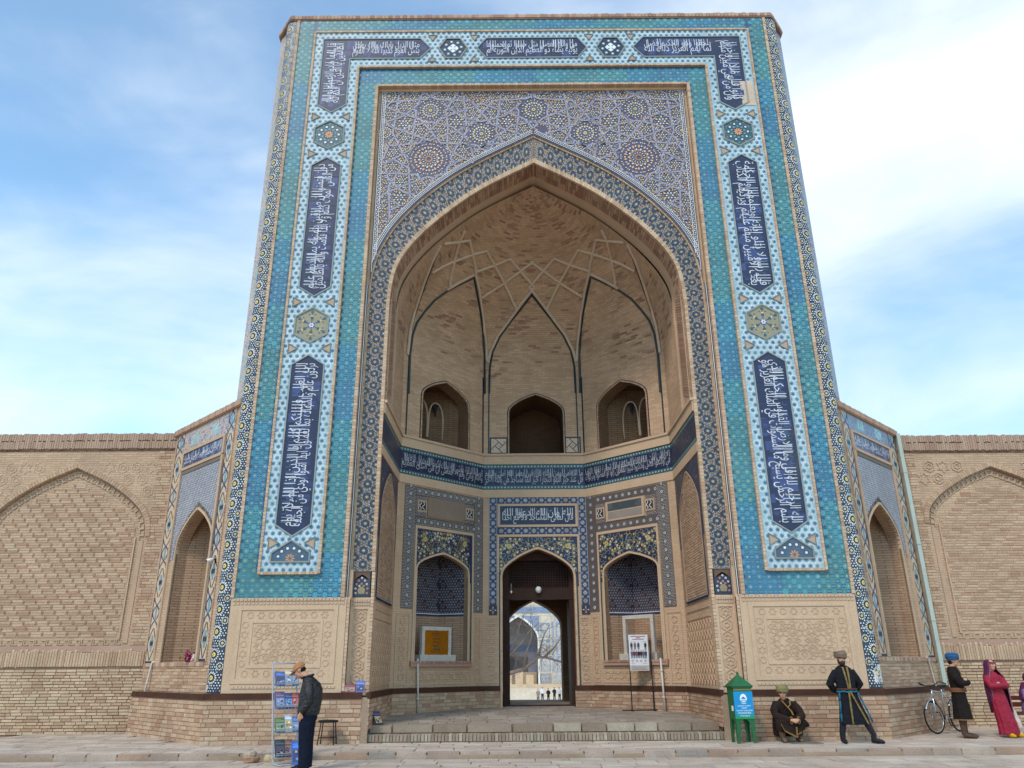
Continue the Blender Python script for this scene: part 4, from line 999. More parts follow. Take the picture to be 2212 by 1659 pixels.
# net of ribs
def rp(pts): return [vault_hit(774.2+.35*x, 276.5+.35*y) for x, y in pts]
RIB = [[(655,635),(620,705),(595,800),(570,910),(560,995)], [(525,715),(620,705),(685,695),(700,770),(715,840),(722,905),(745,1010),(768,1170),(787,1350),(792,1440)],
 [(450,895),(520,855),(590,825),(700,785),(790,760),(840,850),(900,960),(975,1120)], [(760,1050),(830,1005),(900,960),(1000,885),(1085,825)], [(725,890),(840,850),(935,810),(1000,885),(1085,985),(1085,1000)],
 [(1085,985),(1000,1095),(930,1190),(860,1285),(815,1380),(797,1450)], [(545,1000),(620,955),(712,908)], [(300,1400),(318,1240),(345,1130),(400,960),(450,830),(500,730)]]
GRN = [[(1085,1012),(1005,1113),(935,1202),(873,1287),(828,1380),(810,1480),(806,1640)], [(712,925),(620,968),(540,1012),(470,1062),(410,1130),(360,1200),(332,1280),(316,1400),(308,1640)], [(712,925),(733,1030),(752,1130),(767,1250),(777,1400),(780,1640)], [(495,745),(460,830),(415,950),(372,1070),(338,1180),(322,1250)]]
mirror = lambda P: [np.array([-p[0], p[1], p[2]]) for p in P]
def dens(P):
    P = np.array(P); out = [P[0]]
    for a, b in zip(P[:-1], P[1:]): out += [a+(b-a)*t for t in (.5, 1.)]
    return out
for pts in RIB:
    for mk in (0, 1):
        P = rp(pts); P = mirror(P) if mk else P; r = MB(); r.tube([p+(np.array([C0[0], C0[1], p[2]])-p)*.006 for p in P], .048, 6, S(222, 194, 162)); pb(r, 'vault_rib', M_PLAIN)
for pts in GRN:
    for mk in (0, 1):
        P = rp(pts); P = mirror(P) if mk else P; r = MB(); r.tube([p+(np.array([C0[0], C0[1], p[2]])-p)*.004 for p in P], .034, 6, GREEN); pb(r, 'green_arch_line', M_TILE)

# upper storey walls 7.6 .. vault spring
UPN = {-1: (1.68, .92, 8.0, 9.35, 10.02), 1: (LS-1.68, .92, 8.0, 9.35, 10.02)}
up = MB()
for sg in (-1, 1):
    holed(up, SPF[sg], 0, 7.6, LS, ZJ+.05, UPN[sg]); up.quad(RV[sg], .1, 7.6, 3.06, ZJ+.05)
CW = (1.70, .87, 8.0, 9.35, 10.0)
holed(up, CE, 0, 7.6, 3.2, ZJ+.05, CW)
pb(up, 'upper_wall', M_VAULT2)
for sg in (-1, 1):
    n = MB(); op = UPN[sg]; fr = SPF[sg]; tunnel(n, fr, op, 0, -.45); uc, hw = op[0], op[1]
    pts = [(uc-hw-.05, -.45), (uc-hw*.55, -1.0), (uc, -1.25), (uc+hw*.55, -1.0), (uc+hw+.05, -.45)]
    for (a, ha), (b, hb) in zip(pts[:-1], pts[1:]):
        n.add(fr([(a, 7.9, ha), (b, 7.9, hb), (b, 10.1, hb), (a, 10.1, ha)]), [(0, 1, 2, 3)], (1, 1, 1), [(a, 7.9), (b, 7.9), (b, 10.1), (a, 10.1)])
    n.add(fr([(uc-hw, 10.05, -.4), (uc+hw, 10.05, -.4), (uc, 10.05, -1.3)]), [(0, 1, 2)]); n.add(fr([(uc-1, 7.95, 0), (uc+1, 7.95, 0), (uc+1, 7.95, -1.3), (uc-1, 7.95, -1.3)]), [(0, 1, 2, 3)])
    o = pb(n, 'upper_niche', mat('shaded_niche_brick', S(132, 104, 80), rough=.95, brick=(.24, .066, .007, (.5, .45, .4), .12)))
    rl = MB()
    for c in (uc-.32, uc+.32):
        for k in (-1, 1):
            P = [(c+k*.30*math.cos(t)**.9 if t < 1.5 else c, 8.55+(.62 if t else .0)*0+(.0 if t == 0 else .75*math.sin(t)**.8)+.35, -.92) for t in (0, .3, .6, .9, 1.2, 1.5)]
            rl.tube(fr([(P[0][0], 8.45, -.90)]+[(a_, b_, -.88) for a_, b_, _ in P]), .026, 6, S(206, 176, 142))
    rl.build('niche_rib', M_PLAIN, o)
    for c in (uc-.34, uc+.3): dk = MB(); dk.prism(fr, [(c-.10, 9.62), (c+.12, 9.62), (c+.05, 9.2)], -.95, -.93, S(30, 36, 56)); dk.build('dark_tile', M_TILE, o)
    g = MB(); arch_band(g, fr, op, .075, -.02, .012, GREEN); arch_band(g, fr, op, .05, -.02, .02, [S(196, 160, 126), S(184, 142, 108)], 60); o2 = pb(g, 'niche_surround', M_BRICK)
    for u, (a, b) in ((.18 if sg < 0 else .035, (.21 if sg < 0 else .06, op[0]-op[1]-.08)), (LS-.035 if sg < 0 else LS-.18, (op[0]+op[1]+.08, (LS-.06) if sg < 0 else LS-.21))):
        l = MB(); l.slab(fr, u-.02, 8.0, u+.02, 10.6, -.02, .02, GREEN); l.slab(fr, a-.04, 7.99, b+.04, 8.03, -.02, .018, GREEN); pb(l, 'green_wall_line', M_TILE)
    # reveal upper panel with slanting brick hatch
    hb = MB(); fr = RV[sg]; hb.slab(fr, .22, 8.0, .98, 10.8, -.05, .012, S(196, 156, 118))
    R_ = random.Random(8)
    z = 8.15
    while z < 11.6:
        hb.prism(fr, [(.3, z), (.9, z+.24), (.9, z+.29), (.3, z+.05)], .01, .034, R_.choice((S(190, 148, 112), S(176, 132, 98)))); z += .078
    for u in (.26, .94): hb.slab(fr, u-.02, 8.05, u+.02, 11.8, .0, .03, S(206, 168, 130))
    hb.slab(fr, 1.12, 7.95, 1.2, 11.8, 0, .05, S(204, 166, 126)); hb.slab(fr, .24, 8.02, .96, 8.06, .0, .036, GREEN)
    pb(hb, 'reveal_hatch_panel', M_BRICK)
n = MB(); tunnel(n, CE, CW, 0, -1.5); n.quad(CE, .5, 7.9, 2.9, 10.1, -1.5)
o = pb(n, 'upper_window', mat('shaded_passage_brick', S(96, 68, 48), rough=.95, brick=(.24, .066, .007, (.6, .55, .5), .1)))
g = MB(); arch_band(g, CE, CW, .07, -.02, .012, GREEN); arch_band(g, CE, CW, .045, -.02, .02, [S(190, 156, 122), S(180, 140, 108)], 60); pb(g, 'window_surround', M_BRICK)
for u0, u1 in ((.2, .78), (2.6, 3.12)):
    k = Mos(); k.rect(u0, 8.0, u1, 8.56, GREEN, .008); k.rect(u0+.05, 8.05, u1-.05, 8.51, S(206, 170, 130), .011); uc, zc = (u0+u1)/2, 8.28
    for a in range(4):
        t = math.pi/4+a*math.pi/2; d_ = (math.cos(t), math.sin(t)); p_ = (-d_[1], d_[0]); e = .085
        k.strip([(uc+d_[0]*.36*.75-p_[0]*e, zc+d_[1]*.36*.75-p_[1]*e), (uc-d_[0]*.10-p_[0]*e, zc-d_[1]*.10-p_[1]*e)], .028, S(70, 84, 96), .014+a*.0005)
    k.inst([disc(6, .018, COBALT, .016)], [(uc, zc), (uc-.17, zc+.14), (uc+.17, zc+.14), (uc-.17, zc-.14), (uc+.17, zc-.14)])
    pm(k, 'knot_tile_panel', CE, kind=None)
for u in (.17, 3.03):
    l = MB(); l.slab(CE, u-.02, 8.0, u+.02, 10.72, -.02, .02, GREEN); pb(l, 'green_wall_line', M_TILE)
# sill courses and the inscription belt
belt = MB(); beltd = Mos()
TXT_B = {-1: "واقام الصلوة واتى الزكوة ولم يخش الا الله فعسى اولئك ان يكونوا من المهتدين صدق الله العظيم وقال", 0: "قل ما عند الله خير من اللهو ومن التجارة والله خير الرازقين انما يعمر مساجد الله من امن بالله واليوم الاخر", 1: "في الارض وابتغوا من فضل الله واذكروا الله كثيرا لعلكم تفلحون واذا راوا تجارة او لهوا انفضوا اليها وتركوك"}
for fr, L, key in ((RV[-1], 3.05, None), (SPF[-1], LS, -1), (CE, 3.2, 0), (SPF[1], LS, 1), (RV[1], 3.05, None)):
    b = MB(); b.slab(fr, -.03 if key is not None else 0, 7.66, L+.03 if key is not None else L, 7.98, -.1, .05, CARV); b.slab(fr, -.02, 7.93, L+.02, 8.0, -.1, .09, BUFF2); b.slab(fr, 0, 6.60, L, 6.85, -.1, .03, CARV)
    pb(b, 'belt_course', M_PLAIN)
    m = Mos(); a0, a1 = (0, L) if key is not None else (.0, L)
    m.rect(a0, 6.86, a1, 7.65, TEAL, .020)
    m.rect(a0, 6.98, a1, 7.53, S(28, 36, 72) if key is not None else S(46, 52, 74), .023)
    uu = np.arange(a0+.06, a1, .105)
    for z in (6.92, 7.59): m.inst([petals(6, .004, .036, .024, S(140, 170, 170), .026), disc(5, .012, WHITE, .028)], np.stack([uu, np.full(len(uu), z)], -1))
    for k in range(int(L*34)):
        x, z = rng.uniform(a0, a1-.1), rng.uniform(6.99, 7.44); m.rect(x, z, x+.09, z+.08, S(36, 46, 88) if k % 2 else S(24, 32, 64), .024+k*1e-6)
    o = pm(m, 'belt_tiles', fr, kind=None)
    t = Mos()
    if key is not None: calligraphy(t, TXT_B[key], .03, 7.0, L-.03, 7.52, .025, 0, white=S(176, 180, 186))
    else:
        R_ = random.Random(3)
        for k in range(260): t.inst([petals(R_.choice((3, 4)), .005, .04, .02, R_.choice((S(120, 128, 140), S(96, 110, 130), S(84, 80, 110))), .026)], [(R_.uniform(a0, a1), R_.uniform(7.0, 7.5))], R_.random()*3)
    t.build('lettering', fr, M_TILE, o, None)

# lower storey walls
NI = {-1: (1.72, .95, 1.80, 4.22, 4.72), 1: (LS-1.72, .95, 1.80, 4.22, 4.72)}
DO = (1.67, 1.08, .40, 4.15, 5.02)
lw = MB()
for sg in (-1, 1):
    holed(lw, SPF[sg], 0, .4, LS, 6.62, NI[sg]); lw.quad(RV[sg], 0, .4, 3.06, 6.62)
holed(lw, CE, 0, .4, 3.2, 6.62, DO)
pb(lw, 'lower_wall', M_PLAIN if False else mat('fine_buff_brick', S(208, 168, 126), sat=.84, val=.86, hue=.497, rough=.92, var=.12, vs=.9, fvar=.08, fs=40, bump=.4, bs=40, brick=(.25, .06, .006, (.84, .8, .75), .07)))
def flower_band(m, rects, h, P=.235, base=S(98, 84, 82)):
    for a, b, c, d in rects: m.rect(a, c, b, d, base, h)
    sm = lattice(rects[0][0], min(r[2] for r in rects), max(r[1] for r in rects), max(r[3] for r in rects), .047, .041)
    ins = np.zeros(len(sm), bool)
    for a, b, c, d in rects: ins |= (sm[:, 0] > a+.018) & (sm[:, 0] < b-.018) & (sm[:, 1] > c+.018) & (sm[:, 1] < d-.018)
    sm = sm[ins]; fl = []
    for a, b, c, d in rects:
        w_, h_ = b-a, d-c
        if h_ > w_: fl += [((a+b)/2, z) for z in np.arange(c+P*.5, d, P)]
        else: fl += [(x, (c+d)/2) for x in np.arange(a+P*.5, b, P)]
    fl = np.array(fl); dk = np.min(np.hypot(sm[:, None, 0]-fl[None, :, 0], sm[:, None, 1]-fl[None, :, 1]), axis=1) > .075
    m.inst([ring(6, .010, .020, S(58, 50, 58), h+.003), disc(6, .0125, S(206, 196, 186), h+.0031)], sm[dk], jit=.15)
    m.inst([disc(10, .070, S(64, 54, 62), h+.004), petals(8, .01, .052, .022, S(224, 224, 224), h+.006), dots(10, .068, .012, S(120, 130, 120), h+.006)], fl, jit=.1)
VINE = [S(206, 178, 70), S(186, 160, 70), S(150, 168, 150), S(222, 222, 216)]
def floral(m, fr_op, u0, u1, vtop, h, seed):
    """navy spandrel with yellow vines above an arched opening"""
    uc, hw, s0, vs, va = fr_op; A = arch_pts(uc, hw+.06, vs, va+.07, 30)
    pts = np.vstack([[(u0, vs-.25)], [(uc-hw-.06, vs-.25)], A, [(uc+hw+.06, vs-.25)], [(u1, vs-.25)]])
    for a, b in zip(pts[:-1], pts[1:]):
        if b[0]-a[0] > 1e-5: m.poly([(a[0], a[1]), (b[0], b[1]), (b[0], vtop), (a[0], vtop)], S(32, 42, 80), h)
    R_ = random.Random(seed); P = []
    for _ in range(5000):
        q = (R_.uniform(u0+.05, uc), R_.uniform(vs-.2, vtop-.05)); zz_ = np.interp(q[0], A[:, 0], A[:, 1]) if q[0] > uc-hw-.06 else vs-.25
        if q[1] > zz_+.05 and all(math.hypot(q[0]-p[0], q[1]-p[1]) > .095 for p in P): P.append(q)
        if len(P) > 120: break
    for i, (x, z) in enumerate(P):
        for k in (x, 2*uc-x):
            sgn = 1 if k == x else -1; a0 = R_.random()*6
            if i % 3 == 0: m.inst([petals(6, .004, .036, .022, VINE[3], h+.006), disc(5, .010, VINE[0], h+.008)], [(k, z)], jit=.1)
            r = .05+.03*R_.random(); m.strip([(k+sgn*r*math.cos(a0+t)*(.4+t/5), z+r*math.sin(a0+t)*(.4+t/5)) for t in np.linspace(0, 4.4, 9)], .011, VINE[i % 3 if i % 3 else 0], h+.004+.00001*i)
            if i % 4 == 1: m.inst([(tri_fan(star(5, .045, .018)), VINE[0], h+.007)], [(k, z)], a0)
    m.inst([petals(8, .008, .085, .05, VINE[0], h+.009), disc(6, .025, S(80, 130, 120), h+.011)], [(u0+.30, vtop-.28), (u1-.30, vtop-.28)])
M_PLAQ = mat('polished_brass_plate', S(196, 142, 40), rough=.22, metal=.85, var=.1, vs=2, fvar=.05, fs=8)
M_MARBLE = mat('pale_marble', S(196, 186, 176), rough=.5, var=.12, vs=6, fvar=.1, fs=30)
for sg in (-1, 1):
    fr = SPF[sg]; op = NI[sg]; uc, hw = op[0], op[1]; ml = (lambda u: u) if sg < 0 else (lambda u: LS-u)
    def RR(a, b, c, d): x, y = sorted((ml(a), ml(b))); return (x, y, c, d)
    m = Mos(); flower_band(m, [RR(.24, .64, 3.15, 6.56), RR(2.88, 3.26, 3.15, 6.56), RR(.64, 2.88, 6.32, 6.56), RR(.64, 2.88, 5.45, 5.70)], .014)
    pm(m, 'brown_flower_tile_band', fr)
    m2 = Mos(); flower_band(m2, [RR(.64, 1.02, 5.70, 6.32)][:1], .0145, .6); flower_band(m2, [RR(2.50, 2.88, 5.70, 6.32)], .0146, .6); pm(m2, 'brown_flower_tile_patch', fr)
    pnl = MB()
    a, b, _, _ = RR(1.06, 2.48, 0, 0)
    if sg < 0: pnl.slab(fr, a, 5.73, b, 6.31, -.02, .045, S(150, 126, 104))
    else:
        pnl.slab(fr, a, 5.72, b, 6.30, -.02, .04, S(204, 168, 128)); pnl.slab(fr, a+.09, 6.02, b-.09, 6.25, 0, .046, S(70, 82, 92)); pnl.slab(fr, a+.09, 5.78, b-.09, 5.99, 0, .046, S(156, 142, 130))
    pb(pnl, 'blank_inscription_panel', M_PLAIN)
    for q in (.70, 2.52):
        a, b, _, _ = RR(q, q+.34, 0, 0); s_ = MB(); s_.slab(fr, a, 5.84, b, 6.18, -.02, .035, S(196, 160, 122)); o = pb(s_, 'small_side_panel', M_PLAIN)
        t = Mos(); t.rect(a+.05, 5.89, b-.05, 6.13, S(54, 46, 54), .038); t.strip([(a+.09+.03*math.sin(x*9), 5.9+x*.22) for x in np.linspace(0, 1, 9)], .02, WHITE, .042); t.strip([(a+.2+.04*math.cos(x*8), 5.9+x*.22) for x in np.linspace(0, 1, 9)], .02, WHITE, .042); t.build('scroll', fr, M_TILE, o, None)
    fm = MB()
    x0, x1, _, _ = RR(.66, 2.88, 0, 0)
    for (u0, v0, u1, v1) in ((x0, 5.37, x1, 5.45), (x0, 1.7, x0+.06, 5.37), (x1-.06, 1.7, x1, 5.37)): fm.slab(fr, u0, v0, u1, v1, -.02, .03, CARV)
    fm.slab(fr, uc-hw-.15, 1.66, uc+hw+.15, 1.80, -.05, .08, S(186, 138, 110))
    arch_band(fm, fr, op, .055, -.05, .03, CARV)
    fm.slab(fr, x1-.09 if sg < 0 else x0+.06, 1.8, x1-.06 if sg < 0 else x0+.09, 4.4, 0, .02, S(40, 84, 88))
    pb(fm, 'niche_frame', M_PLAIN)
    for i in range(24):
        pass
    sill = MB(); bead_run(sill, fr, uc-hw-.1, 1.77, uc+hw+.1, 1.77, .06, .0, .10, .07, (S(176, 124, 98), S(190, 146, 118))); pb(sill, 'niche_sill', M_BRICK)
    m = Mos(); floral(m, op, x0+.06, x1-.06, 5.36, .014, 4+sg); pm(m, 'floral_spandrel', fr)
    n = MB(); tunnel(n, fr, op, 0, -.16)
    b0, b1, dpt = uc-hw*.62, uc+hw*.62, -.86
    for (p, hp, q, hq) in ((uc-hw-.02, -.16, b0, dpt), (b0, dpt, b1, dpt), (b1, dpt, uc+hw+.02, -.16)):
        n.add(fr([(p, 1.7, hp), (q, 1.7, hq), (q, 4.9, hq), (p, 4.9, hp)]), [(0, 1, 2, 3)], (1, 1, 1), [(p, 1.7), (q, 1.7), (q, 4.9), (p, 4.9)])
    n.add(fr([(uc-hw, 1.78, 0), (uc+hw, 1.78, 0), (uc+hw, 1.78, -.9), (uc-hw, 1.78, -.9)]), [(0, 1, 2, 3)]); n.add(fr([(uc-hw, 4.85, -.1), (uc+hw, 4.85, -.1), (uc+hw, 4.85, -.9), (uc-hw, 4.85, -.9)]), [(0, 1, 2, 3)])
    pb(n, 'niche', M_NICHE)
    for (p, hp, q, hq) in ((uc-hw-.02, -.16, b0, dpt), (b0, dpt, b1, dpt), (b1, dpt, uc+hw+.02, -.16)):
        P0, P1 = fr([(p, 0, hp)])[0], fr([(q, 0, hq)])[0]; f2 = Frame(P0, P1-P0); f2.N = np.cross(f2.U, f2.V); f2.N *= np.sign(f2.N @ (CAMP-P0)); L = np.linalg.norm(P1-P0)
        m = Mos(); m.rect(0, 3.05, L, 4.9, S(50, 44, 58), .01); m.rect(0, 3.05, L, 3.10, S(38, 44, 92), .013); m.rect(0, 3.10, L, 3.12, WHITE, .014)
        C_ = lattice(.12, 3.35, L, 4.85, .52, .30)
        la = lattice(.03, 3.15, L-.02, 4.85, .085, .075); ok = np.min(np.hypot(la[:, None, 0]-C_[None, :, 0], la[:, None, 1]-C_[None, :, 1]), axis=1) > .105 if len(C_) else np.ones(len(la), bool)
        m.inst([ring(6, .024, .034, S(128, 124, 138), .013), (tri_fan(star(3, .018, .009)), S(170, 168, 174), .014)], la[ok], jit=.12)
        if len(C_): m.inst([disc(12, .085, S(74, 60, 74), .0135), petals(10, .02, .08, .024, S(98, 74, 76), .015), dots(10, .055, .010, S(150, 130, 124), .0155)], C_[(C_[:, 0] < L-.1)])
        pm(m, 'niche_star_mosaic', f2)
    # carved borders beside and below the niche
    cb = MB(); rl = Relief()
    for u0, u1 in ((.12, .58), (2.98, LS-.08)):
        a, b, _, _ = RR(u0, u1, 0, 0)
        for (p, q, r, s_) in ((a, 2.98, b, 3.02), (a, 1.2, b, 1.24), (a, 1.24, a+.03, 2.98), (b-.03, 1.24, b, 2.98)): cb.slab(fr, p, q, r, s_, 0, .018, CARL)
        for i in range(7):
            zc = 1.4+i*.235; rl.strip(fr, [((a+b)/2+p, zc+q) for p, q in (star(6, .10, .06, .5) if i % 2 else ngon(6, .09, .5))], .014, CARL, 0, .016, True)
    a, b, _, _ = RR(.66, 2.86, 0, 0)
    for (p, q, r, s_) in ((a, 1.58, b, 1.61), (a, 1.2, b, 1.23)): cb.slab(fr, p, q, r, s_, 0, .016, CARL)
    for i in range(9): rl.strip(fr, [(a+.15+i*(b-a-.3)/8+p, 1.40+q) for p, q in (star(6, .12, .07, .5) if i % 2 else ngon(6, .10, .5))], .014, CARL, 0, .016, True)
    for i in range(40): cb.slab(fr, .06+i*(LS-.12)/40, 1.14, .06+i*(LS-.12)/40+.055, 1.18, 0, .018, BUFF2)
    pb(cb, 'carved_border', M_PLAIN); pb(rl, 'carved_strapwork', M_PLAIN, kind='stuff')
    # stone stand in the niche: slotted block below, square frame above
    pa, pz = RR(1.10, 2.14, 0, 0)[:2]
    st = tag(empty('plaque_stand', tuple(fr([(uc, 1.78, -.25)])[0])), 'pale stone frame on a block holding a shiny gold plaque in the left niche' if sg < 0 else 'empty pale stone frame on a block behind the white notice board', 'plaque')
    iv = Matrix.Translation(fr([(uc, 1.78, -.25)])[0]).inverted()
    def put(o): o.matrix_parent_inverse = iv; return o
    bl = MB(); bl.slab(fr, uc-.64, 1.79, uc+.64, 1.97, -.36, -.12, S(190, 178, 166)); put(bl.build('base_block', M_MARBLE, st))
    fm = MB(); s0, s1, z0, z1 = uc-.53, uc+.53, 1.97, 2.72 if sg < 0 else 3.0
    for (p, q, r, s_) in ((s0, z0, s0+.10, z1), (s1-.10, z0, s1, z1), (s0+.10, z1-.10, s1-.10, z1)): fm.slab(fr, p, q, r, s_, -.30, -.20, S(196, 186, 176))
    put(fm.build('stone_frame', M_MARBLE, st))
    if sg < 0:
        pl = MB(); pl.slab(fr, s0+.10, z0, s1-.10, z1-.10, -.29, -.225, S(196, 142, 40)); po = put(pl.build('brass_plate', M_PLAQ, st))
        m = Mos(); m.poly([(uc-.04, 2.12), (uc+.17, 2.14), (uc+.15, 2.22), (uc-.05, 2.2)], S(120, 92, 40), -.222)
        for i, (z, w_) in enumerate(((2.52, .3), (2.46, .2), (2.38, .24), (2.30, .26), (2.2, .2), (2.1, .3), (2.04, .3))): m.rect(uc-w_/2+.05*math.sin(i*3), z, uc+w_/2, z+.022, S(92, 66, 26), -.221)
        m.build('engraving', fr, M_TILE, po, None)
# reveal walls: blind arch of diagonal bricks with tiled spandrel, and herringbone field below
for sg in (-1, 1):
    fr = RV[sg]; op = (1.45, 1.12, 3.22, 5.2, 6.42)
    d_ = MB(); d_.quad(fr, .12, 3.10, 2.95, 6.58, .006, S(178, 140, 104)); pb(d_, 'reveal_field', M_PLAIN)
    m = Mos(); A = arch_pts(*[op[i] for i in (0, 1, 3, 4)], 30)
    for a, b in zip(A[:-1], A[1:]): m.poly([tuple(a), tuple(b), (b[0], 6.58), (a[0], 6.58)], S(60, 62, 80), .010)
    for x0, x1 in ((.14, .33), (2.57, 2.94)): m.rect(x0, 4.6, x1, 6.58, S(60, 62, 80), .010)
    R_ = random.Random(4)
    for k in range(420):
        u, z = R_.uniform(.16, 2.92), R_.uniform(4.65, 6.55)
        za = np.interp(u, A[:, 0], A[:, 1]) if .33 < u < 2.57 else 4.6
        if z > za+.05: m.inst([petals(R_.choice((3, 4, 5)), .004, .04, .022, R_.choice((S(150, 150, 156), S(120, 116, 128), S(96, 82, 90), S(84, 96, 120))), .013+k*1e-6)], [(u, z)], R_.random()*3)
    pm(m, 'reveal_spandrel_tiles', fr)
    hb = MB(); q0 = 3.25; row = 0
    while q0 < 6.4:                     # bricks in stepped diagonal bond
        u = .36-(row*.11 % .29)
        while u < 2.55:
            a, b = max(u, .36), min(u+.27, 2.54); top = np.interp((a+b)/2, A[:, 0], A[:, 1])
            if b-a > .05 and q0+.05 < top-.03: hb.slab(fr, a, q0, b-.012, q0+.048, .004, .026+R_.uniform(-.003, .003), R_.choice((S(190, 150, 114), S(180, 140, 104), S(198, 160, 122))))
            u += .29
        q0 += .062; row += 1
    pb(hb, 'diagonal_brick_infill', M_BRICK, kind='stuff')
    e = MB(); arch_band(e, fr, op, .05, 0, .035, S(190, 152, 116)); arch_band(e, fr, (op[0], op[1]+.07, 3.2, op[3], op[4]+.08), .03, 0, .03, S(56, 62, 84)); e.slab(fr, .3, 3.16, 2.6, 3.20, 0, .04, S(50, 54, 84)); e.slab(fr, .3, 3.20, 2.6, 3.22, 0, .035, S(180, 178, 180)); pb(e, 'reveal_arch_edge', M_PLAIN)
    h2 = Relief(); h2.slab(fr, .3, 2.93, 2.8, 2.97, 0, .02, CARL); h2.slab(fr, .3, 2.72, 2.8, 2.76, 0, .02, CARL)
    for i in range(9):
        for j in range(6): h2.strip(fr, [(.35+i*.29+p, 1.32+j*.25+q) for p, q in ((0, 0), (.1, .12), (.2, 0), (.1, -.12))], .018, CARL, 0, .016, True)
    pb(h2, 'carved_lattice', M_PLAIN, kind='stuff')

# doorway wall
m = Mos(); base = S(40, 46, 84)
rects = [(.19, .44, 3.36, 6.62), (2.95, 3.20, 3.36, 6.62), (.44, 2.95, 6.40, 6.62), (.44, 2.95, 5.45, 5.68)]
for a, b, c, d in rects: m.rect(a, c, b, d, base, .014)
for a, b, c, d in rects:
    vert = d-c > b-a; L = (d-c) if vert else (b-a); mid_ = (a+b)/2 if vert else (c+d)/2; n_ = max(1, int(L/.23)); wv = (b-a) if vert else (d-c)
    for i in range(n_):
        t = (c if vert else a)+(i+.5)*L/n_; p = (mid_, t) if vert else (t, mid_)
        m.inst([petals(6, .01, .05, .026, S(216, 190, 130) if i % 4 == 0 else WHITE, .020), ring(8, .058, .068, S(170, 178, 196), .018)], [p])
        for k in (-1, 1):
            q = (mid_+k*wv*.3, t+L/n_/2) if vert else (t+L/n_/2, mid_+k*wv*.3); m.inst([ring(6, .026, .036, S(150, 160, 190), .018), disc(5, .012, WHITE, .019)], [q])
    if vert:
        m.strip([(a+.012, c), (a+.012, d)], .012, S(170, 176, 190), .02); m.strip([(b-.012, c), (b-.012, d)], .012, S(170, 176, 190), .02)
for a, b in ((.19, .44), (2.95, 3.20)):
    m.rect(a, 3.08, b, 3.36, S(70, 46, 56), .015); m.rect(a+.03, 3.11, b-.03, 3.33, S(34, 36, 66), .017); m.inst([petals(6, .01, .07, .03, S(160, 110, 90), .019), petals(4, .05, .1, .03, WHITE, .0195)], [((a+b)/2, 3.22)])
pm(m, 'blue_medallion_tile_band', CE)
fm = MB()
for (a, b, c, d) in ((.46, 2.93, 6.33, 6.40), (.46, 2.93, 5.68, 5.75), (.46, .53, 5.75, 6.33), (2.86, 2.93, 5.75, 6.33), (.44, 2.95, 5.38, 5.45), (.44, .50, 4.3, 5.38), (2.89, 2.95, 4.3, 5.38)): fm.slab(CE, a, c, b, d, -.02, .035, CARV)
arch_band(fm, CE, DO, .06, -.1, .03, CARV); fm.slab(CE, .50, .9, .525, 4.2, 0, .02, S(40, 84, 88)); fm.slab(CE, 2.83, .9, 2.855, 4.2, 0, .02, S(40, 84, 88))
bead_run(fm, CE, .575, .9, .575, 4.15, .05, 0, .03, .075); bead_run(fm, CE, 2.77, .9, 2.77, 4.15, .05, 0, .03, .075)
pb(fm, 'door_surround', M_PLAIN)
m = Mos(); m.rect(.53, 5.75, 2.86, 6.33, NAVY, .012); o = pm(m, 'door_inscription', CE, kind=None)
t = Mos(); calligraphy(t, "قال الله تعالى وان المساجد لله فلا تدعوا مع الله احدا", .58, 5.78, 2.81, 6.30, .014, 0, white=S(206, 208, 212)); t.build('lettering', CE, M_TILE, o, None)
m = Mos(); floral(m, DO, .50, 2.89, 5.37, .014, 9); pm(m, 'floral_spandrel', CE)
for a, b in ((.08, .46), (2.90, 3.12)):
    cb = MB(); rl = Relief()
    for (p, q, r, s_) in ((a, 2.98, b, 3.01), (a, 1.2, b, 1.23)): cb.slab(CE, p, q, r, s_, 0, .016, CARL)
    for i in range(7): rl.strip(CE, [((a+b)/2+p, 1.36+i*.25+q) for p, q in (star(6, .10, .06, .5) if i % 2 else ngon(6, .09, .5))], .014, CARL, 0, .016, True)
    pb(cb, 'carved_border', M_PLAIN); pb(rl, 'carved_strapwork', M_PLAIN, kind='stuff')
# passage behind the door
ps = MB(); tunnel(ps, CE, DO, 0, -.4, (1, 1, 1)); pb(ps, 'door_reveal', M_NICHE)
M_DKW = mat('dark_brown_timber', S(58, 36, 27), rough=.75, var=.2, vs=4, fvar=.2, fs=50, bump=.3, bs=60)  # dark door wood, its own even brown
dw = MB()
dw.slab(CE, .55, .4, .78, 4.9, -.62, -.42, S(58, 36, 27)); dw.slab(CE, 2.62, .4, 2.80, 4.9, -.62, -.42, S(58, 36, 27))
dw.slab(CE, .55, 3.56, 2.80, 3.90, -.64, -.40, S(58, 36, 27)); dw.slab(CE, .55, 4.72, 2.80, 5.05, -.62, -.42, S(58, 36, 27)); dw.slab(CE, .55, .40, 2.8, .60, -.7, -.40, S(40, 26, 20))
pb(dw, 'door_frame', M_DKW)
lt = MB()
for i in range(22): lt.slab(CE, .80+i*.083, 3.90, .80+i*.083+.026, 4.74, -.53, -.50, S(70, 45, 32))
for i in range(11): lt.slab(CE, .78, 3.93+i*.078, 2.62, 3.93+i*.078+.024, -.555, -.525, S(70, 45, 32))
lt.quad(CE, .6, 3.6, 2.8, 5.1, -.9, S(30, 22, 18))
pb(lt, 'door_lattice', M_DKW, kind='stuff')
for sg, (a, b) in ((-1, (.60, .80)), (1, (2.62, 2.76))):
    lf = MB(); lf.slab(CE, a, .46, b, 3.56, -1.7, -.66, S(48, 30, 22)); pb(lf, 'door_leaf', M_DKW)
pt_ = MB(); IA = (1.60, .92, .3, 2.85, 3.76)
holed(pt_, CE, -.4, .3, 3.7, 5.2, IA, -2.9, (1, 1, 1)); tunnel(pt_, CE, IA, -2.9, -3.9)
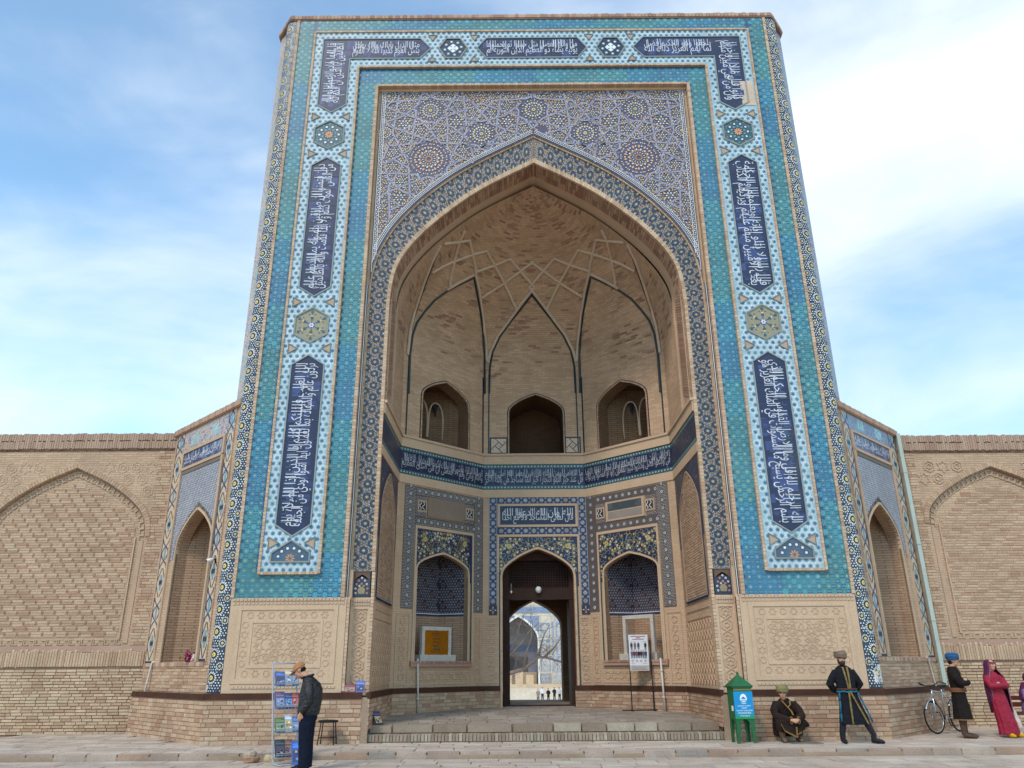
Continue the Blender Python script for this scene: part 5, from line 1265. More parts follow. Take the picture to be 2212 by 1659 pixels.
for u in (.5, 2.86): pt_.add(CE([(u, .3, -.62), (u, .3, -2.9), (u, 5.2, -2.9), (u, 5.2, -.62)]), [(0, 1, 2, 3)], (1, 1, 1), [(0, 0), (2, 0), (2, 5), (0, 5)])
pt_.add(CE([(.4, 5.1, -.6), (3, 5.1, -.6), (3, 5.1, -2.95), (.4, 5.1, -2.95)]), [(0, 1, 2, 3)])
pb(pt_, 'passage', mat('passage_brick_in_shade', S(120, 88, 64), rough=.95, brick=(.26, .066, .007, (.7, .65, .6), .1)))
lamp = tag(empty('globe_lamp', tuple(CE([(1.69, 3.9, -.36)])[0])), 'white glass globe lamp hanging on the dark beam over the doorway', 'lamp')
g = MB(); g.lathe([(.005, -.11), (.05, -.10), (.085, -.05), (.095, 0), (.085, .05), (.05, .085), (.02, .095)], (0, 0, -.06), 16, S(230, 228, 222)); g.build('globe', mat('opal_glass', S(226, 224, 216), rough=.25, var=0, fvar=0, spec=.5), lamp, True)
g = MB(); g.lathe([(.045, -.03), (.045, .05), (.02, .07)], (0, 0, -.17), 12, S(60, 50, 44)); g.build('cap', M_DKW, lamp)
lam2 = tag(empty('wall_bulb', tuple(CE([(.86, 3.78, -.36)])[0])), 'small bare bulb on a bracket at the left of the door beam', 'lamp')
g = MB(); g.lathe([(.005, -.05), (.03, -.03), (.035, 0), (.02, .03)], (0, -.03, 0), 10, S(220, 216, 206)); g.build('bulb', MATS['opal_glass'], lam2, True)
g = MB(); g.tube([(0, 0, .25), (0, -.03, .2), (0, -.03, .03)], .006, 6, S(200, 200, 196)); g.build('bracket', M_PLAIN, lam2)
# ------------------------------------------------------------------ socle, timber band, steps
SOC = S(206, 166, 124)
plan_l = [(-10.45, 3.02), (-7.42, -.06), (-3.99, -.06), (-3.84, -.04), (-3.84, 3.33), (-1.53, 5.53), (-1.08, 5.53)]
def lineset(sg): return [(sg*-x, y) for x, y in plan_l] if sg > 0 else plan_l
socle = empty('brick_socle', (0, 0, .12), parent=portal); socle.matrix_parent_inverse = _pl
isoc = (Matrix.Translation((0, 0, .12))).inverted()
fullitems = []
for sg in (-1, 1):
    bk = MB()
    L_ = lineset(sg)
    for i, ((xa, ya), (xb, yb)) in enumerate(zip(L_[:-1], L_[1:])):
        fr = Frame((xa, ya, 0), (xb-xa, yb-ya, 0)); n = np.array([fr.U[1], -fr.U[0], 0]); mid_ = np.array([(xa+xb)/2, (ya+yb)/2, 0]); ref = np.array([0, -3, 0]) if i >= 3 else np.array([mid_[0]*1.2, -6, 0])
        fr.N = n*np.sign(n @ (ref-mid_)); L = math.hypot(xb-xa, yb-ya); z0 = .0 if i < 3 else .38
        bk.quad(fr, 0, z0, L, 1.03, -.006, SOC)
        bk.add(fr([(0, 1.03, -.006), (L, 1.03, -.006), (L, 1.03, -.2), (0, 1.03, -.2)]), [(0, 1, 2, 3)], SOC)
        if i in (0, 1, 3, 4, 5):
            it = courses(0.0, max(z0, .10), L, 1.0, .30 if i < 2 else .27, .088, .012, -.01, .006, seed=i*3+sg+11, jitter=.005, wcol=(4, 4, 5, 3, 2, 2, 2) if sg < 0 else (3, 3, 3, 4, 5, 4, 1))
            fullitems.append((fr, it, 110 if i == 1 else (40 if i == 0 else 0)))
    socle_bed = bk.build('mortar_bed', M_MORT, socle); socle_bed.matrix_parent_inverse = isoc
for fr, it, n in fullitems: brick_set(socle, fr, it, BCOL, n, inv=isoc)
for sg in (-1, 1):
    L_ = lineset(sg)
    off = []
    for i, ((xa, ya), (xb, yb)) in enumerate(zip(L_[:-1], L_[1:])):
        if i == 2: continue
        fr = Frame((xa, ya, 0), (xb-xa, yb-ya, 0)); n = np.array([fr.U[1], -fr.U[0], 0]); mid_ = np.array([(xa+xb)/2, (ya+yb)/2, 0]); ref = np.array([0, -3, 0]) if i >= 3 else np.array([mid_[0]*1.2, -6, 0])
        fr.N = n*np.sign(n @ (ref-mid_)); L = math.hypot(xb-xa, yb-ya)
        w = MB(); e0 = .05 if i == 0 else 0; w.slab(fr, e0, 1.005 if i else 1.0, L, 1.128 if i else 1.12, -.06, .022+.002*i, S(72, 42, 30)); pb(w, 'timber_band', M_WOOD)
# brick step and stone step, platform slabs
steps = tag(empty('entrance_steps', (0, .1, .12)), None, None, None, 'structure')
ist = Matrix.Translation((0, .1, .12)).inverted()
def ps_(o): o.matrix_parent_inverse = ist; return o
b = MB(); b.box((0, 1.9, .19), (7.9, 3.6, .155), S(150, 128, 108)); b.box((0, 3.1, .345), (7.8, 5.4, .155), S(150, 128, 108)); ps_(b.build('step_core', M_MORT, steps))
R_ = random.Random(21)
SF = Frame((0, .08, 0), (1, 0, 0), (0, -1, 0)); it = []; x = -3.98
GC = [S(158, 144, 128), S(146, 130, 114), S(166, 152, 134), S(138, 120, 104), S(152, 134, 116)]
while x < 3.95:
    w = R_.uniform(.068, .085); it.append((x, .125, w-.012, .15+R_.uniform(-.006, .004), -.3, .02+R_.uniform(-.008, .006), R_.randrange(5))); x += w
brick_set(steps, SF, it, GC, 300, name='edge_brick', m=M_STONE, inv=ist)
SF2 = Frame((0, .36, 0), (1, 0, 0), (0, -1, 0)); it = []; x = -3.86
while x < 3.84:
    w = min(R_.choice((.55, .62, .9, 1.0, .5, .75)), 3.86-x); it.append((x, .283, w-.012, .158, -.4, .02+R_.uniform(-.008, .008), R_.randrange(5))); x += w
brick_set(steps, SF2, it, GC, 100, name='step_stone', m=M_STONE, inv=ist)
# ------------------------------------------------------------------ ground, pavement, kerb
def slabs(name, x0, x1, y0, y1, z, w, d, cols, seed, n_ind, parent, thick=.05, skip=None, inv=None, gap=.014, tilt=0.):
    R = random.Random(seed); it = []; fr = Frame((0, 0, z), (1, 0, 0), (0, -tilt, 1), V=(0, math.cos(tilt), math.sin(tilt))); y = y0; j = 0
    while y < y1-.02:
        dd = min(d, y1-y); x = x0-R.random()*w
        while x < x1:
            ww = w*R.uniform(.85, 1.25); a, b = max(x, x0), min(x+ww, x1)
            if b-a > .05 and not (skip and skip((a+b)/2, y+dd/2)): it.append((a, y, b-a-gap, dd-gap, -thick, R.uniform(-.004, .003), R.randrange(len(cols))))
            x += ww
        y += d; j += 1
    brick_set(parent, fr, it, cols, n_ind, name='paving_slab', rest='paving', m=M_STONE, inv=inv)
PV = [S(178, 164, 150), S(172, 157, 143), S(183, 170, 156), S(176, 158, 144), S(168, 152, 138)]
g = MB(); g.add([(-300, -300, -.06), (300, -300, -.06), (300, 3.2, -.06), (-300, 3.2, -.06)], [(0, 1, 2, 3)], S(172, 156, 140))
ground = tag(g.build('ground', M_STONE), kind='structure')
plaza = tag(empty('plaza_paving', (0, -5, 0)), kind='structure'); slabs('plaza', -13.5, 13.5, -6.2, -2.02, 0, .62, .42, PV, 5, 170, plaza, inv=Matrix.Translation((0, -5, 0)).inverted())
side = tag(empty('pavement', (0, -1, .12)), kind='structure'); isd = Matrix.Translation((0, -1, .12)).inverted()
def sk(x, y):
    if abs(x) < 4.05: return y > .12
    if abs(x) < 7.4: return y > .0
    return y > abs(x)-7.4+.05
bed = MB(); bed.box((0, .6, .02), (44, 5.2, .1), S(120, 104, 90)); o = bed.build('pavement_bed', M_MORT, side); o.matrix_parent_inverse = isd
slabs('pavement', -13, 13, -1.80, 3.35, .118, .62, .40, PV, 6, 230, side, skip=sk, inv=isd)
kerb = tag(empty('kerb', (0, -1.9, 0)), kind='structure'); ikb = Matrix.Translation((0, -1.9, 0)).inverted(); it = []; x = -21.
KF = Frame((0, -1.99, 0), (1, 0, 0), (0, -1, 0))
KC = [S(164, 146, 132), S(154, 134, 120), S(170, 152, 138), S(158, 132, 114), S(148, 136, 126)]
while x < 21: w = R_.uniform(.52, .66); it.append((x, -.03, w-.010, .149+R_.uniform(-.004, .004), -.17, .01+R_.uniform(-.008, .008), R_.randrange(5))); x += w
brick_set(kerb, KF, it, KC, 90, name='kerb_stone', m=M_STONE, inv=ikb)
plat = tag(empty('platform_paving', (0, 2, .44)), kind='structure'); ipl = Matrix.Translation((0, 2, .44)).inverted()
def skp(x, y): return (abs(x) > 3.86) or (y > 3.3 and abs(x)+y > 7.1) or y > 8.9 or (y > 5.45 and abs(x) > 1.1)
slabs('platform', -3.85, 3.85, .72, 9.4, .43, .42, .42, [S(148, 136, 124), S(143, 131, 119), S(152, 141, 129), S(140, 128, 117)], 8, 120, plat, skip=skp, inv=ipl, tilt=.0225)
pf = MB(); pf.add([(-3.86, .7, .425), (3.86, .7, .425), (3.86, 9.4, .62), (-3.86, 9.4, .62)], [(0, 1, 2, 3)], S(140, 124, 108)); o = pf.build('platform_bed', M_MORT, plat); o.matrix_parent_inverse = ipl
for x, y, lab in ((-5.2, -.72, 'flat grey metal inspection cover in the pavement near the book rack'), (5.3, -.75, 'flat grey metal inspection cover in the pavement by the standing robed man')):
    mh = MB(); mh.box((x, y, .125), (.62, .36, .012), S(120, 112, 106)); mh.box((x, y, .1325), (.52, .28, .006), S(104, 98, 94)); tag(mh.build('inspection_cover', mat('weathered_metal', None, rough=.6, var=.15, vs=5, fvar=.1, fs=40)), lab, 'cover')

# ------------------------------------------------------------------ splayed wings with tiled niches
KUF = [NAVY, S(70, 130, 160), S(120, 176, 184), S(60, 66, 120)]
TXT_W = "لا اله الا الله محمد رسول الله صلى الله عليه وسلم"
for sg in (-1, 1):
    ZT = 8.07 if sg < 0 else 7.92
    w0 = Vector((sg*9, 1.9, .12)); wing = tag(empty('wing_wall', w0), 'splayed brick wing left of the portal, tiled niche holding a flower bunch' if sg < 0 else 'splayed brick wing right of the portal with an empty tiled niche', 'wall')
    iw = Matrix.Translation(w0).inverted()
    def pw_(o): o.matrix_parent_inverse = iw; return o
    WF = Frame((sg*7.5, .38, 0), (sg, 1, 0), (sg, -1, 0)); OPW = (1.93, 1.04, 1.80, 4.55, 5.55); LW = 4.12
    # text needs a frame whose u runs to the viewer's right
    WT = WF if sg > 0 else Frame(WF(np.array([[LW, 0, 0]]))[0], -WF.U, WF.N)
    b = MB(); holed(b, WF, .0, 1.0, LW, ZT-.06, OPW); b.add(WF([(0, ZT-.06, 0), (LW, ZT-.06, 0), (LW, ZT-.06, -1.5), (0, ZT-.06, -1.5)]), [(0, 1, 2, 3)]); pw_(b.build('wall_face', M_WALLB, wing))
    n = MB(); tunnel(n, WF, OPW, 0, -.30); uc, hw = OPW[0], OPW[1]; b0, b1 = uc-hw*.6, uc+hw*.6
    for (p, hp, q, hq) in ((uc-hw, -.30, b0, -1.0), (b0, -1.0, b1, -1.0), (b1, -1.0, uc+hw, -.30)): n.add(WF([(p, 1.7, hp), (q, 1.7, hq), (q, 5.7, hq), (p, 5.7, hp)]), [(0, 1, 2, 3)], (1, 1, 1), [(p, 1.7), (q, 1.7), (q, 5.7), (p, 5.7)])
    n.add(WF([(uc-hw, 1.78, 0), (uc+hw, 1.78, 0), (uc+hw, 1.78, -1.05), (uc-hw, 1.78, -1.05)]), [(0, 1, 2, 3)]); n.add(WF([(uc-hw, 5.65, -.2), (uc+hw, 5.65, -.2), (uc+hw, 5.65, -1.05), (uc-hw, 5.65, -1.05)]), [(0, 1, 2, 3)])
    pw_(n.build('niche', M_NICHE, wing))
    r = MB()
    for (u0, hh) in ((b0, -.99), (b1, -.99)):
        for k in (-1, 1): r.tube(WF([(u0+k*.05, 3.35, hh+.03), (u0+k*.05, 4.4, hh+.03), (u0+k*.12, 4.75, hh+.06), (u0+k*.32, 5.1, hh+.1)]), .03, 6, S(196, 164, 130))
    for u in (b0+.12, b1-.12): r.slab(WF, u-.02, 3.3, u+.02, 4.6, -1.0, -.96, S(190, 156, 120))
    r.slab(WF, b0, 3.28, b1, 3.33, -1.0, -.95, S(190, 156, 120)); pw_(r.build('niche_rib', M_PLAIN, wing))
    dk = MB(); dk.prism(WF, [(b0-.12, 5.05), (b0+.14, 5.05), (b0+.02, 4.55)], -.95, -.90, S(54, 52, 58)); pw_(dk.build('dark_tile', M_TILE, wing))
    # banner strips of brick and tile
    m = Mos(); R2 = random.Random(31+sg)
    strips = [(.36, .76, 1.80, ZT-.14), (3.46, 3.98, 1.78, ZT-.14)]
    for a, b_, c, d in strips:
        m.rect(a, c, b_, d, S(206, 178, 142), .006); w_ = b_-a; ce = (a+b_)/2; P = 1.55; z = c
        m.rect(a, c, a+.035, d, NAVY, .009); m.rect(b_-.035, c, b_, d, NAVY, .009); m.rect(a, c, b_, c+.06, NAVY, .0095)
        px = .036; hf = w_/2-.045; nz = int((d-c-.08)/px)
        for i in range(nz):
            zz_ = c+.08+i*px; ph = ((i*px)/P) % 1.0
            if ph < .5: lim = hf*min(1, ph*5) if ph < .25 else hf*min(1, (.5-ph)*5)
            else: lim = None
            if ph < .5:
                cr = abs(ph-.25)*P
                if cr < .20:
                    ww = .10 if cr < .09 else .045
                    m.rect(ce-ww, zz_, ce+ww, zz_+px, S(66, 150, 176) if cr > .05 else NAVY, .010)
                if lim < hf: m.rect(ce-lim-.04, zz_, ce-lim, zz_+px, NAVY, .0105); m.rect(ce+lim, zz_, ce+lim+.04, zz_+px, NAVY, .0105)
            else:
                q = (ph-.5)*2; x_ = hf*abs(math.cos(q*math.pi*2)); col = NAVY if int(q*8) % 2 else S(72, 78, 132)
                m.rect(ce-x_-.035, zz_, ce-x_+.035, zz_+px, col, .010); m.rect(ce+x_-.035, zz_, ce+x_+.035, zz_+px, col, .010)
                if abs(q-.5) < .2: m.rect(ce-.04, zz_, ce+.04, zz_+px, S(74, 156, 180), .011)
    # upper frieze, weathered tiles
    m.rect(.76, 7.36, 3.46, ZT-.14, S(186, 160, 140) if sg < 0 else S(128, 138, 160), .007)
    for k in range(620):
        u, z = R2.uniform(.4, 3.8), R2.uniform(7.38, ZT-.2); ph = math.sin(u*5.2)*math.cos((z-7.6)*7)
        c = R2.choice((S(150, 200, 200), S(124, 184, 190), S(150, 200, 200))) if ph > .35 else R2.choice((S(196, 172, 146), S(150, 150, 170), S(196, 172, 146), S(110, 116, 158)) if sg < 0 else (S(96, 104, 150), S(120, 150, 180), S(150, 150, 168), S(84, 150, 180)))
        m.rect(u, z, u+.07, z+.035, c, .0085+k*1e-6)
    pw_(m.build('banner_tile_strip', WF, M_TILE, wing))
    # lattice field above the arch
    A = arch_pts(uc, hw+.10, OPW[3], OPW[4]+.14, 30); l = Mos(); x0, x1 = .92, 3.32
    pts = np.vstack([[(x0, 4.3)], A, [(x1, 4.3)]])
    for a, b_ in zip(pts[:-1], pts[1:]):
        if abs(b_[0]-a[0]) > 1e-4: l.poly([tuple(a), tuple(b_), (b_[0], 6.68), (a[0], 6.68)], S(112, 114, 130), .008)
    q = lattice(x0+.04, 4.4, x1-.03, 6.65, .088, .062); za = np.where(np.abs(q[:, 0]-uc) < hw+.1, np.interp(q[:, 0], A[:, 0], A[:, 1]), 4.35); q = q[q[:, 1] > za+.04]
    l.inst([(tri_fan(star(3, .044, .014)), S(214, 215, 220), .011)], q, rng.uniform(-.35, .35, len(q)), jit=.15); l.inst([petals(2, .01, .045, .02, S(140, 142, 158), .0105)], q+[.04, .03], rng.uniform(0, 3, len(q)))
    pw_(l.build('white_blue_tile_field', WF, M_TILE, wing))
    e = MB(); arch_band(e, WF, OPW, .06, -.05, .03, S(206, 172, 134)); arch_band(e, WF, (uc, hw+.06, 4.35, OPW[3], OPW[4]+.08), .08, -.02, .014, [S(96, 88, 80), S(140, 126, 104), S(110, 100, 92)], 70)
    for (a, b_, c, d) in ((.80, .90, 1.8, 6.84), (3.34, 3.44, 1.8, 6.84), (.80, 3.44, 6.80, 6.88), (.80, 3.44, 7.29, 7.35), (.80, .90, 6.88, 7.29), (3.34, 3.44, 6.88, 7.29)): e.slab(WF, a, c, b_, d, -.02, .04, S(200, 164, 126))
    e.slab(WF, .92, 6.69, 3.32, 6.79, -.02, .02, S(128, 116, 104)); bead_run(e, WF, .335, 1.8, .335, ZT-.1, .04, 0, .03, .085); e.slab(WF, -.02, ZT-.13, LW+.05, ZT+.02, -.6, .06, S(196, 156, 122))
    R3 = random.Random(5)
    for i in range(46): e.slab(WF, i*LW/46, ZT-.11, (i+.9)*LW/46, ZT+.03+R3.uniform(0, .015), .05, .085, R3.choice((S(196, 152, 118), S(180, 136, 106))))
    pw_(e.build('brick_frame', M_BRICK, wing))
    t0 = Mos(); u0, u1 = (LW-3.34, LW-.9) if sg < 0 else (.9, 3.34)
    t0.rect(u0, 6.88, u1, 7.29, S(60, 66, 106), .010)
    for k in range(30): x = rng.uniform(u0, u1-.25); t0.rect(x, 6.89, x+.22, 7.28, S(54, 60, 104) if k % 2 else S(92, 98, 132), .011+k*1e-5)
    o = pw_(t0.build('inscription_panel', WT, M_TILE, wing, None)); t = Mos(); calligraphy(t, TXT_W, u0+.05, 6.9, u1-.05, 7.27, .014, 0, tall=True); lo_ = t.build('lettering', WT, M_TILE, o, None)
    # bricks between the timber band and the niche sill
    it = courses(.02, 1.13, LW-.02, 1.78, .27, .075, .010, -.01, .012, seed=40+sg); brick_set(wing, WF, it, BCOL, 120, inv=iw)
    sb = MB(); bead_run(sb, WF, .4, 1.745, 3.95, 1.745, .09, 0, .03, .10, (S(190, 146, 112), S(176, 132, 102), S(204, 168, 132))); pw_(sb.build('sill_course', M_BRICK, wing))

# ------------------------------------------------------------------ long side walls with blind arches
for sg in (-1, 1):
    ZT = 8.08 if sg < 0 else 7.84; w0 = Vector((sg*13, 3.3, .12))
    wall = tag(empty('courtyard_wall', w0), 'long buff brick wall with dark cross marks in its blind arch' if sg < 0 else 'long buff brick wall behind the drainpipe, star relief over its blind arch', 'wall')
    iw = Matrix.Translation(w0).inverted()
    def pw_(o): o.matrix_parent_inverse = iw; return o
    U1 = 9.0; F_ = Frame((sg*10.4, 3.3, 0), (sg, 0, 0), (0, -1, 0))
    uc, hwo, vs, va_, fe = (2.72, 2.22, 5.1, 7.05, .98) if sg < 0 else (2.56, 2.02, 5.3, 6.90, .98)
    OPA = (uc, hwo, 2.2, vs, va_)
    c = MB(); c.slab(F_, -.3, -.1, U1, ZT-.45, -1.2, -.12, S(186, 148, 110)); pw_(c.build('wall_core', M_MORT, wall))
    fb = MB(); holed(fb, F_, -.3, 1.65, uc*2+.3, ZT-.4, OPA, .0); fb.quad(F_, uc*2+.3, 1.65, U1, ZT-.4, 0); pw_(fb.build('wall_face', M_WALLB, wall))
    tn = MB(); tunnel(tn, F_, OPA, 0, -.12); tn.quad(F_, uc-hwo, 2.2, uc+hwo, vs, -.1195)
    for a_, b_ in zip(arch_pts(uc, hwo, vs, va_)[:-1], arch_pts(uc, hwo, vs, va_)[1:]): tn.add(F_([(a_[0], vs, -.1195), (b_[0], vs, -.1195), (b_[0], b_[1], -.1195), (a_[0], a_[1], -.1195)]), [(0, 1, 2, 3)], (1, 1, 1), [(a_[0], vs), (b_[0], vs), tuple(b_), tuple(a_)])
    pw_(tn.build('arch_reveal', M_WALLB, wall))
    # pilaster bricks beside the arch (built), voussoirs, key fret
    it = courses(-.02, 2.25, .44, ZT-.5, .27, .078, .010, -.004, .014, seed=60+sg); brick_set(wall, F_, it, BCOL, 60, inv=iw)
    vz = MB(); arch_band(vz, F_, (uc, hwo+.02, vs, vs, va_+.02), .13, 0, .035, BCOL[:4], 74, legs=False); pw_(vz.build('voussoir_ring', M_BRICK, wall, kind='stuff'))
    ky = Relief(); Pk, Lk = resample(np.vstack([arch_pts(uc, hwo-.14, vs, va_-.14, 60)]), 64); dd_ = np.gradient(Pk, axis=0); dd_ /= np.linalg.norm(dd_, axis=1)[:, None]
    for i in range(0, 63):
        p, d_ = Pk[i], dd_[i]; nn_ = np.array([-d_[1], d_[0]]); s_ = .055
        sh = [(-s_, -s_), (-s_, s_), (s_, s_)] if i % 2 else [(s_, s_), (s_, -s_), (-s_, -s_)]
        ky.strip(F_, [p+d_*a+nn_*b for a, b in sh], .026, S(202, 164, 126), -.12, -.09)
    for i in range(26):
        u = uc-hwo+.3+i*(2*hwo-.6)/25; s_ = .055; sh = [(-s_, -s_), (-s_, s_), (s_, s_)] if i % 2 else [(s_, s_), (s_, -s_), (-s_, -s_)]
        ky.strip(F_, [(u+a, 2.33+b) for a, b in sh], .026, S(202, 164, 126), -.12, -.09)
    for k in (-1, 1):
        ky.slab(F_, uc+k*(hwo-.30)-.02, 2.4, uc+k*(hwo-.30)+.02, vs, -.12, -.08, S(204, 166, 128)); ky.slab(F_, uc+k*(hwo-.12)-.06, 2.3, uc+k*(hwo-.12)+.06, vs-.1, -.12, -.095, S(198, 158, 120))
    pw_(ky.build('fret_band', M_BRICK, wall, kind='stuff'))
    # field of paired bricks with small cross inserts
    R4 = random.Random(70+sg); it = []; ins = []; row = 0; z = 2.47; fa = hwo-.34; Af = arch_pts(uc, fa, vs, va_-.36, 40)
    RH, PU = .139, .335
    while z < va_-.4:
        off = (row*PU/3) % PU; k = -9
        for k in range(-9, 10):
            u = uc+k*PU+off-.15; a, b_ = max(u, uc-fa), min(u+PU-.06, uc+fa)
            lim = lambda x: vs if False else np.interp(x, Af[:, 0], Af[:, 1])
            if b_-a < .06: continue
            if z+RH*.6 > min(lim(a+.04), lim(b_-.04)): continue
            dk_ = R4.random()
            for j in (0, 1): it.append((a, z+j*.0665, b_-a, .058, -.12, -.107+R4.uniform(-.003, .003), R4.choice((0, 0, 1, 2, 2, 6, 3, 5))))
            if b_ < uc+fa-.06:
                q = b_+.004; it.append((q, z+.002, .052, .126, -.12, -.1105, 1 if sg < 0 else 2))
                ins.append((q+.026, z+.064))
        z += RH; row += 1
    brick_set(wall, F_, it, BCOL, 300, inv=iw)
    cr = MB()
    for u, z in ins:
        for s_ in (-1, 1): cr.slab(F_, u-.006+s_*.013, z-.040, u+.006+s_*.013, z+.040, -.119, -.1080 if sg < 0 else -.1085, S(122, 88, 66) if sg < 0 else S(178, 140, 108))
    pw_(cr.build('cross_insert', M_BRICK, wall, kind='stuff'))
    # relief of stars and hexagons above the arch
    st_ = Relief(); Ao = arch_pts(uc, hwo+.16, vs, va_+.18, 40); HXP = lattice(.62, vs-.1, 2*uc-.5, ZT-.62, .40, .345)
    for i, (u, z) in enumerate(HXP):
        zl = np.interp(u, Ao[:, 0], Ao[:, 1])
        if z-.2 < zl or z > ZT-.72: continue
        if i % 3 == 0: st_.strip(F_, [(u+p, z+q) for p, q in star(6, .18, .105, math.pi/2)], .022, S(204, 168, 132), 0, .011 if sg < 0 else .024, True)
        else:
            st_.strip(F_, [(u+p, z+q) for p, q in ngon(6, .16, math.pi/6)], .024, S(204, 168, 132), 0, .011 if sg < 0 else .024, True); st_.strip(F_, [(u+p, z+q) for p, q in ngon(6, .075, math.pi/6)], .02, S(200, 162, 126), 0, .010 if sg < 0 else .022, True)
    if st_.f: pw_(st_.build('star_relief', M_BRICK, wall, kind='stuff'))
    # cornice of upright bricks
    it = []; u = -.05
    while u < U1:
        w_ = R4.uniform(.06, .075); split = R4.random() < .5; zc = ZT-.48+R4.uniform(0, .02)
        if split: it += [(u, zc, w_-.008, .24, -.1, .06+R4.uniform(-.004, .004), R4.randrange(7)), (u, zc+.25, w_-.008, ZT-zc-.25+R4.uniform(-.02, .02), -.1, .056+R4.uniform(-.004, .004), R4.randrange(7))]
        else: it += [(u, zc, w_-.008, ZT-zc+R4.uniform(-.02, .02), -.1, .058+R4.uniform(-.004, .004), R4.randrange(7))]
        u += w_
    CC = [S(186, 150, 120), S(183, 147, 117), S(188, 152, 122), S(180, 143, 114), S(184, 148, 119), S(176, 138, 110), S(192, 158, 128)]
    brick_set(wall, F_, it, CC, 120, name='cornice_brick', rest='cornice', inv=iw)
    tp = MB(); tp.slab(F_, -.05, ZT-.44, U1, ZT-.03, -.8, -.02, S(170, 130, 102)); tp.slab(F_, -.05, ZT-.52, U1, ZT-.485, -.2, .02, S(110, 78, 58)); pw_(tp.build('cornice_core', M_PLAIN, wall))
    # ledge: upright bricks leaning out, then the coursed base
    it = []; u = -.02
    while u < U1: w_ = R4.uniform(.062, .08); it.append((u, 1.70, w_-.010, .40+R4.uniform(-.03, .06), -.02, .075+R4.uniform(-.005, .005), R4.choice((0, 1, 2, 2, 3, 6)))); u += w_
    brick_set(wall, F_, it, BCOL, 60, name='ledge_brick', rest='ledge', inv=iw)
    lb = MB(); lb.add(F_([(-.05, 2.08, .07), (U1, 2.08, .07), (U1, 2.24, 0), (-.05, 2.24, 0)]), [(0, 1, 2, 3)], S(170, 132, 104)); lb.slab(F_, -.1, -.05, U1, 1.70, -.1, .085, S(126, 96, 74)); pw_(lb.build('base_bed', M_PLAIN, wall))
    it = courses(-.1, .10, 5.3, 1.70, .28, .0745, .013, .07, .100, seed=80+sg, wcol=(3, 3, 4, 3, 1, 2, 3)); brick_set(wall, F_, it, [S(204, 170, 126), S(198, 162, 118), S(208, 176, 132), S(192, 154, 112), S(184, 142, 104), S(188, 148, 110), S(212, 182, 140)], 200, inv=iw)
    tail = MB(); tail.slab(F_, 5.3, -.05, U1, 1.7, 0, .10, S(196, 158, 116)); pw_(tail.build('base_tail', M_WALLB, wall))
# ------------------------------------------------------------------ helpers for figures and small things
def at(px, py, Y):
    d = pray(px, py); t = (Y-CAMP[1])/d[1]; return CAMP+t*d
def fused(name, mb, m, parent, voxel=.014, smooth=3, fac=.5):
    """overlapping volumes grown together into one continuous skin"""
    me = bpy.data.meshes.new('tmp'); me.from_pydata(mb.v, [], mb.f); o = bpy.data.objects.new('tmp', me); COL.objects.link(o)
    r = o.modifiers.new('r', 'REMESH'); r.mode = 'VOXEL'; r.voxel_size = voxel; r.use_smooth_shade = True
    s = o.modifiers.new('s', 'SMOOTH'); s.iterations = smooth; s.factor = fac
    dg = bpy.context.evaluated_depsgraph_get(); nm = bpy.data.meshes.new_from_object(o.evaluated_get(dg))
    bpy.data.objects.remove(o); bpy.data.meshes.remove(me); nm.name = name; nm.materials.clear()
    return link(name, nm, m, parent)
def ell(mb, c, r, n=14, rot=None):
    V = []; F = []
    for i in range(n+1):
        t = math.pi*i/n
        for k in range(n*2): p = math.pi*k/n; V.append(Vector((r[0]*math.sin(t)*math.cos(p), r[1]*math.sin(t)*math.sin(p), r[2]*math.cos(t))))
    if rot is not None: V = [rot @ v for v in V]
    V = [v+Vector(c) for v in V]; w = n*2
    for i in range(n):
        for k in range(w): F.append((i*w+k, (i+1)*w+k, (i+1)*w+(k+1) % w, i*w+(k+1) % w))
    mb.add(V, F)
def loft(mb, rings, n=24, cap=True, fold=0., nf=9, ph=0.):
    """rings: (cx,cy,z,rx,ry); fold adds cloth pleats growing along the list"""
    V = []; F = []; m = len(rings)
    for i, (cx, cy, z, rx, ry) in enumerate(rings):
        f = fold*(i/(m-1)) if fold else 0
        for k in range(n):
            a = 2*math.pi*k/n; g = 1+f*math.sin(nf*a+ph)+f*.5*math.sin(nf*1.7*a+ph*2); V.append((cx+rx*g*math.cos(a), cy+ry*g*math.sin(a), z))
    for i in range(m-1):
        for k in range(n): F.append((i*n+k, i*n+(k+1) % n, (i+1)*n+(k+1) % n, (i+1)*n+k))
    if cap: F += [tuple(range(n))[::-1], tuple((m-1)*n+k for k in range(n))]
    mb.add(V, F)
def front_y(rings, z, x):
    R = sorted(rings, key=lambda r: r[2]); zs_ = [r[2] for r in R]; g = lambda i: np.interp(z, zs_, [r[i] for r in R])
    q = np.clip((x-g(0))/g(3), -.98, .98); return float(g(1)-g(4)*math.sqrt(1-q*q))
def ribbon(mb, pts, w, col, t=.012, side=(1, 0, 0)):
    s = Vector(side).normalized()*w/2
    P = [Vector(p) for p in pts]
    for a, b in zip(P[:-1], P[1:]):
        d = (b-a).normalized(); n = s.cross(d).normalized()*t/2
        mb.add([a-s-n, a+s-n, a+s+n, a-s+n, b-s-n, b+s-n, b+s+n, b-s+n], [(0, 1, 2, 3), (7, 6, 5, 4), (0, 4, 5, 1), (1, 5, 6, 2), (2, 6, 7, 3), (3, 7, 4, 0)], col)
def cloth(name, c, rough=.9, bump=.35, bs=13, var=.12): return mat(name, c, rough=rough, var=var, vs=6, fvar=.16, fs=55, bump=min(1, bump*1.6), bs=bs, spec=.15, bd=.05)
M_SKIN = mat('skin', S(196, 144, 116), rough=.55, var=.08, vs=14, fvar=.05, fs=60, spec=.35)
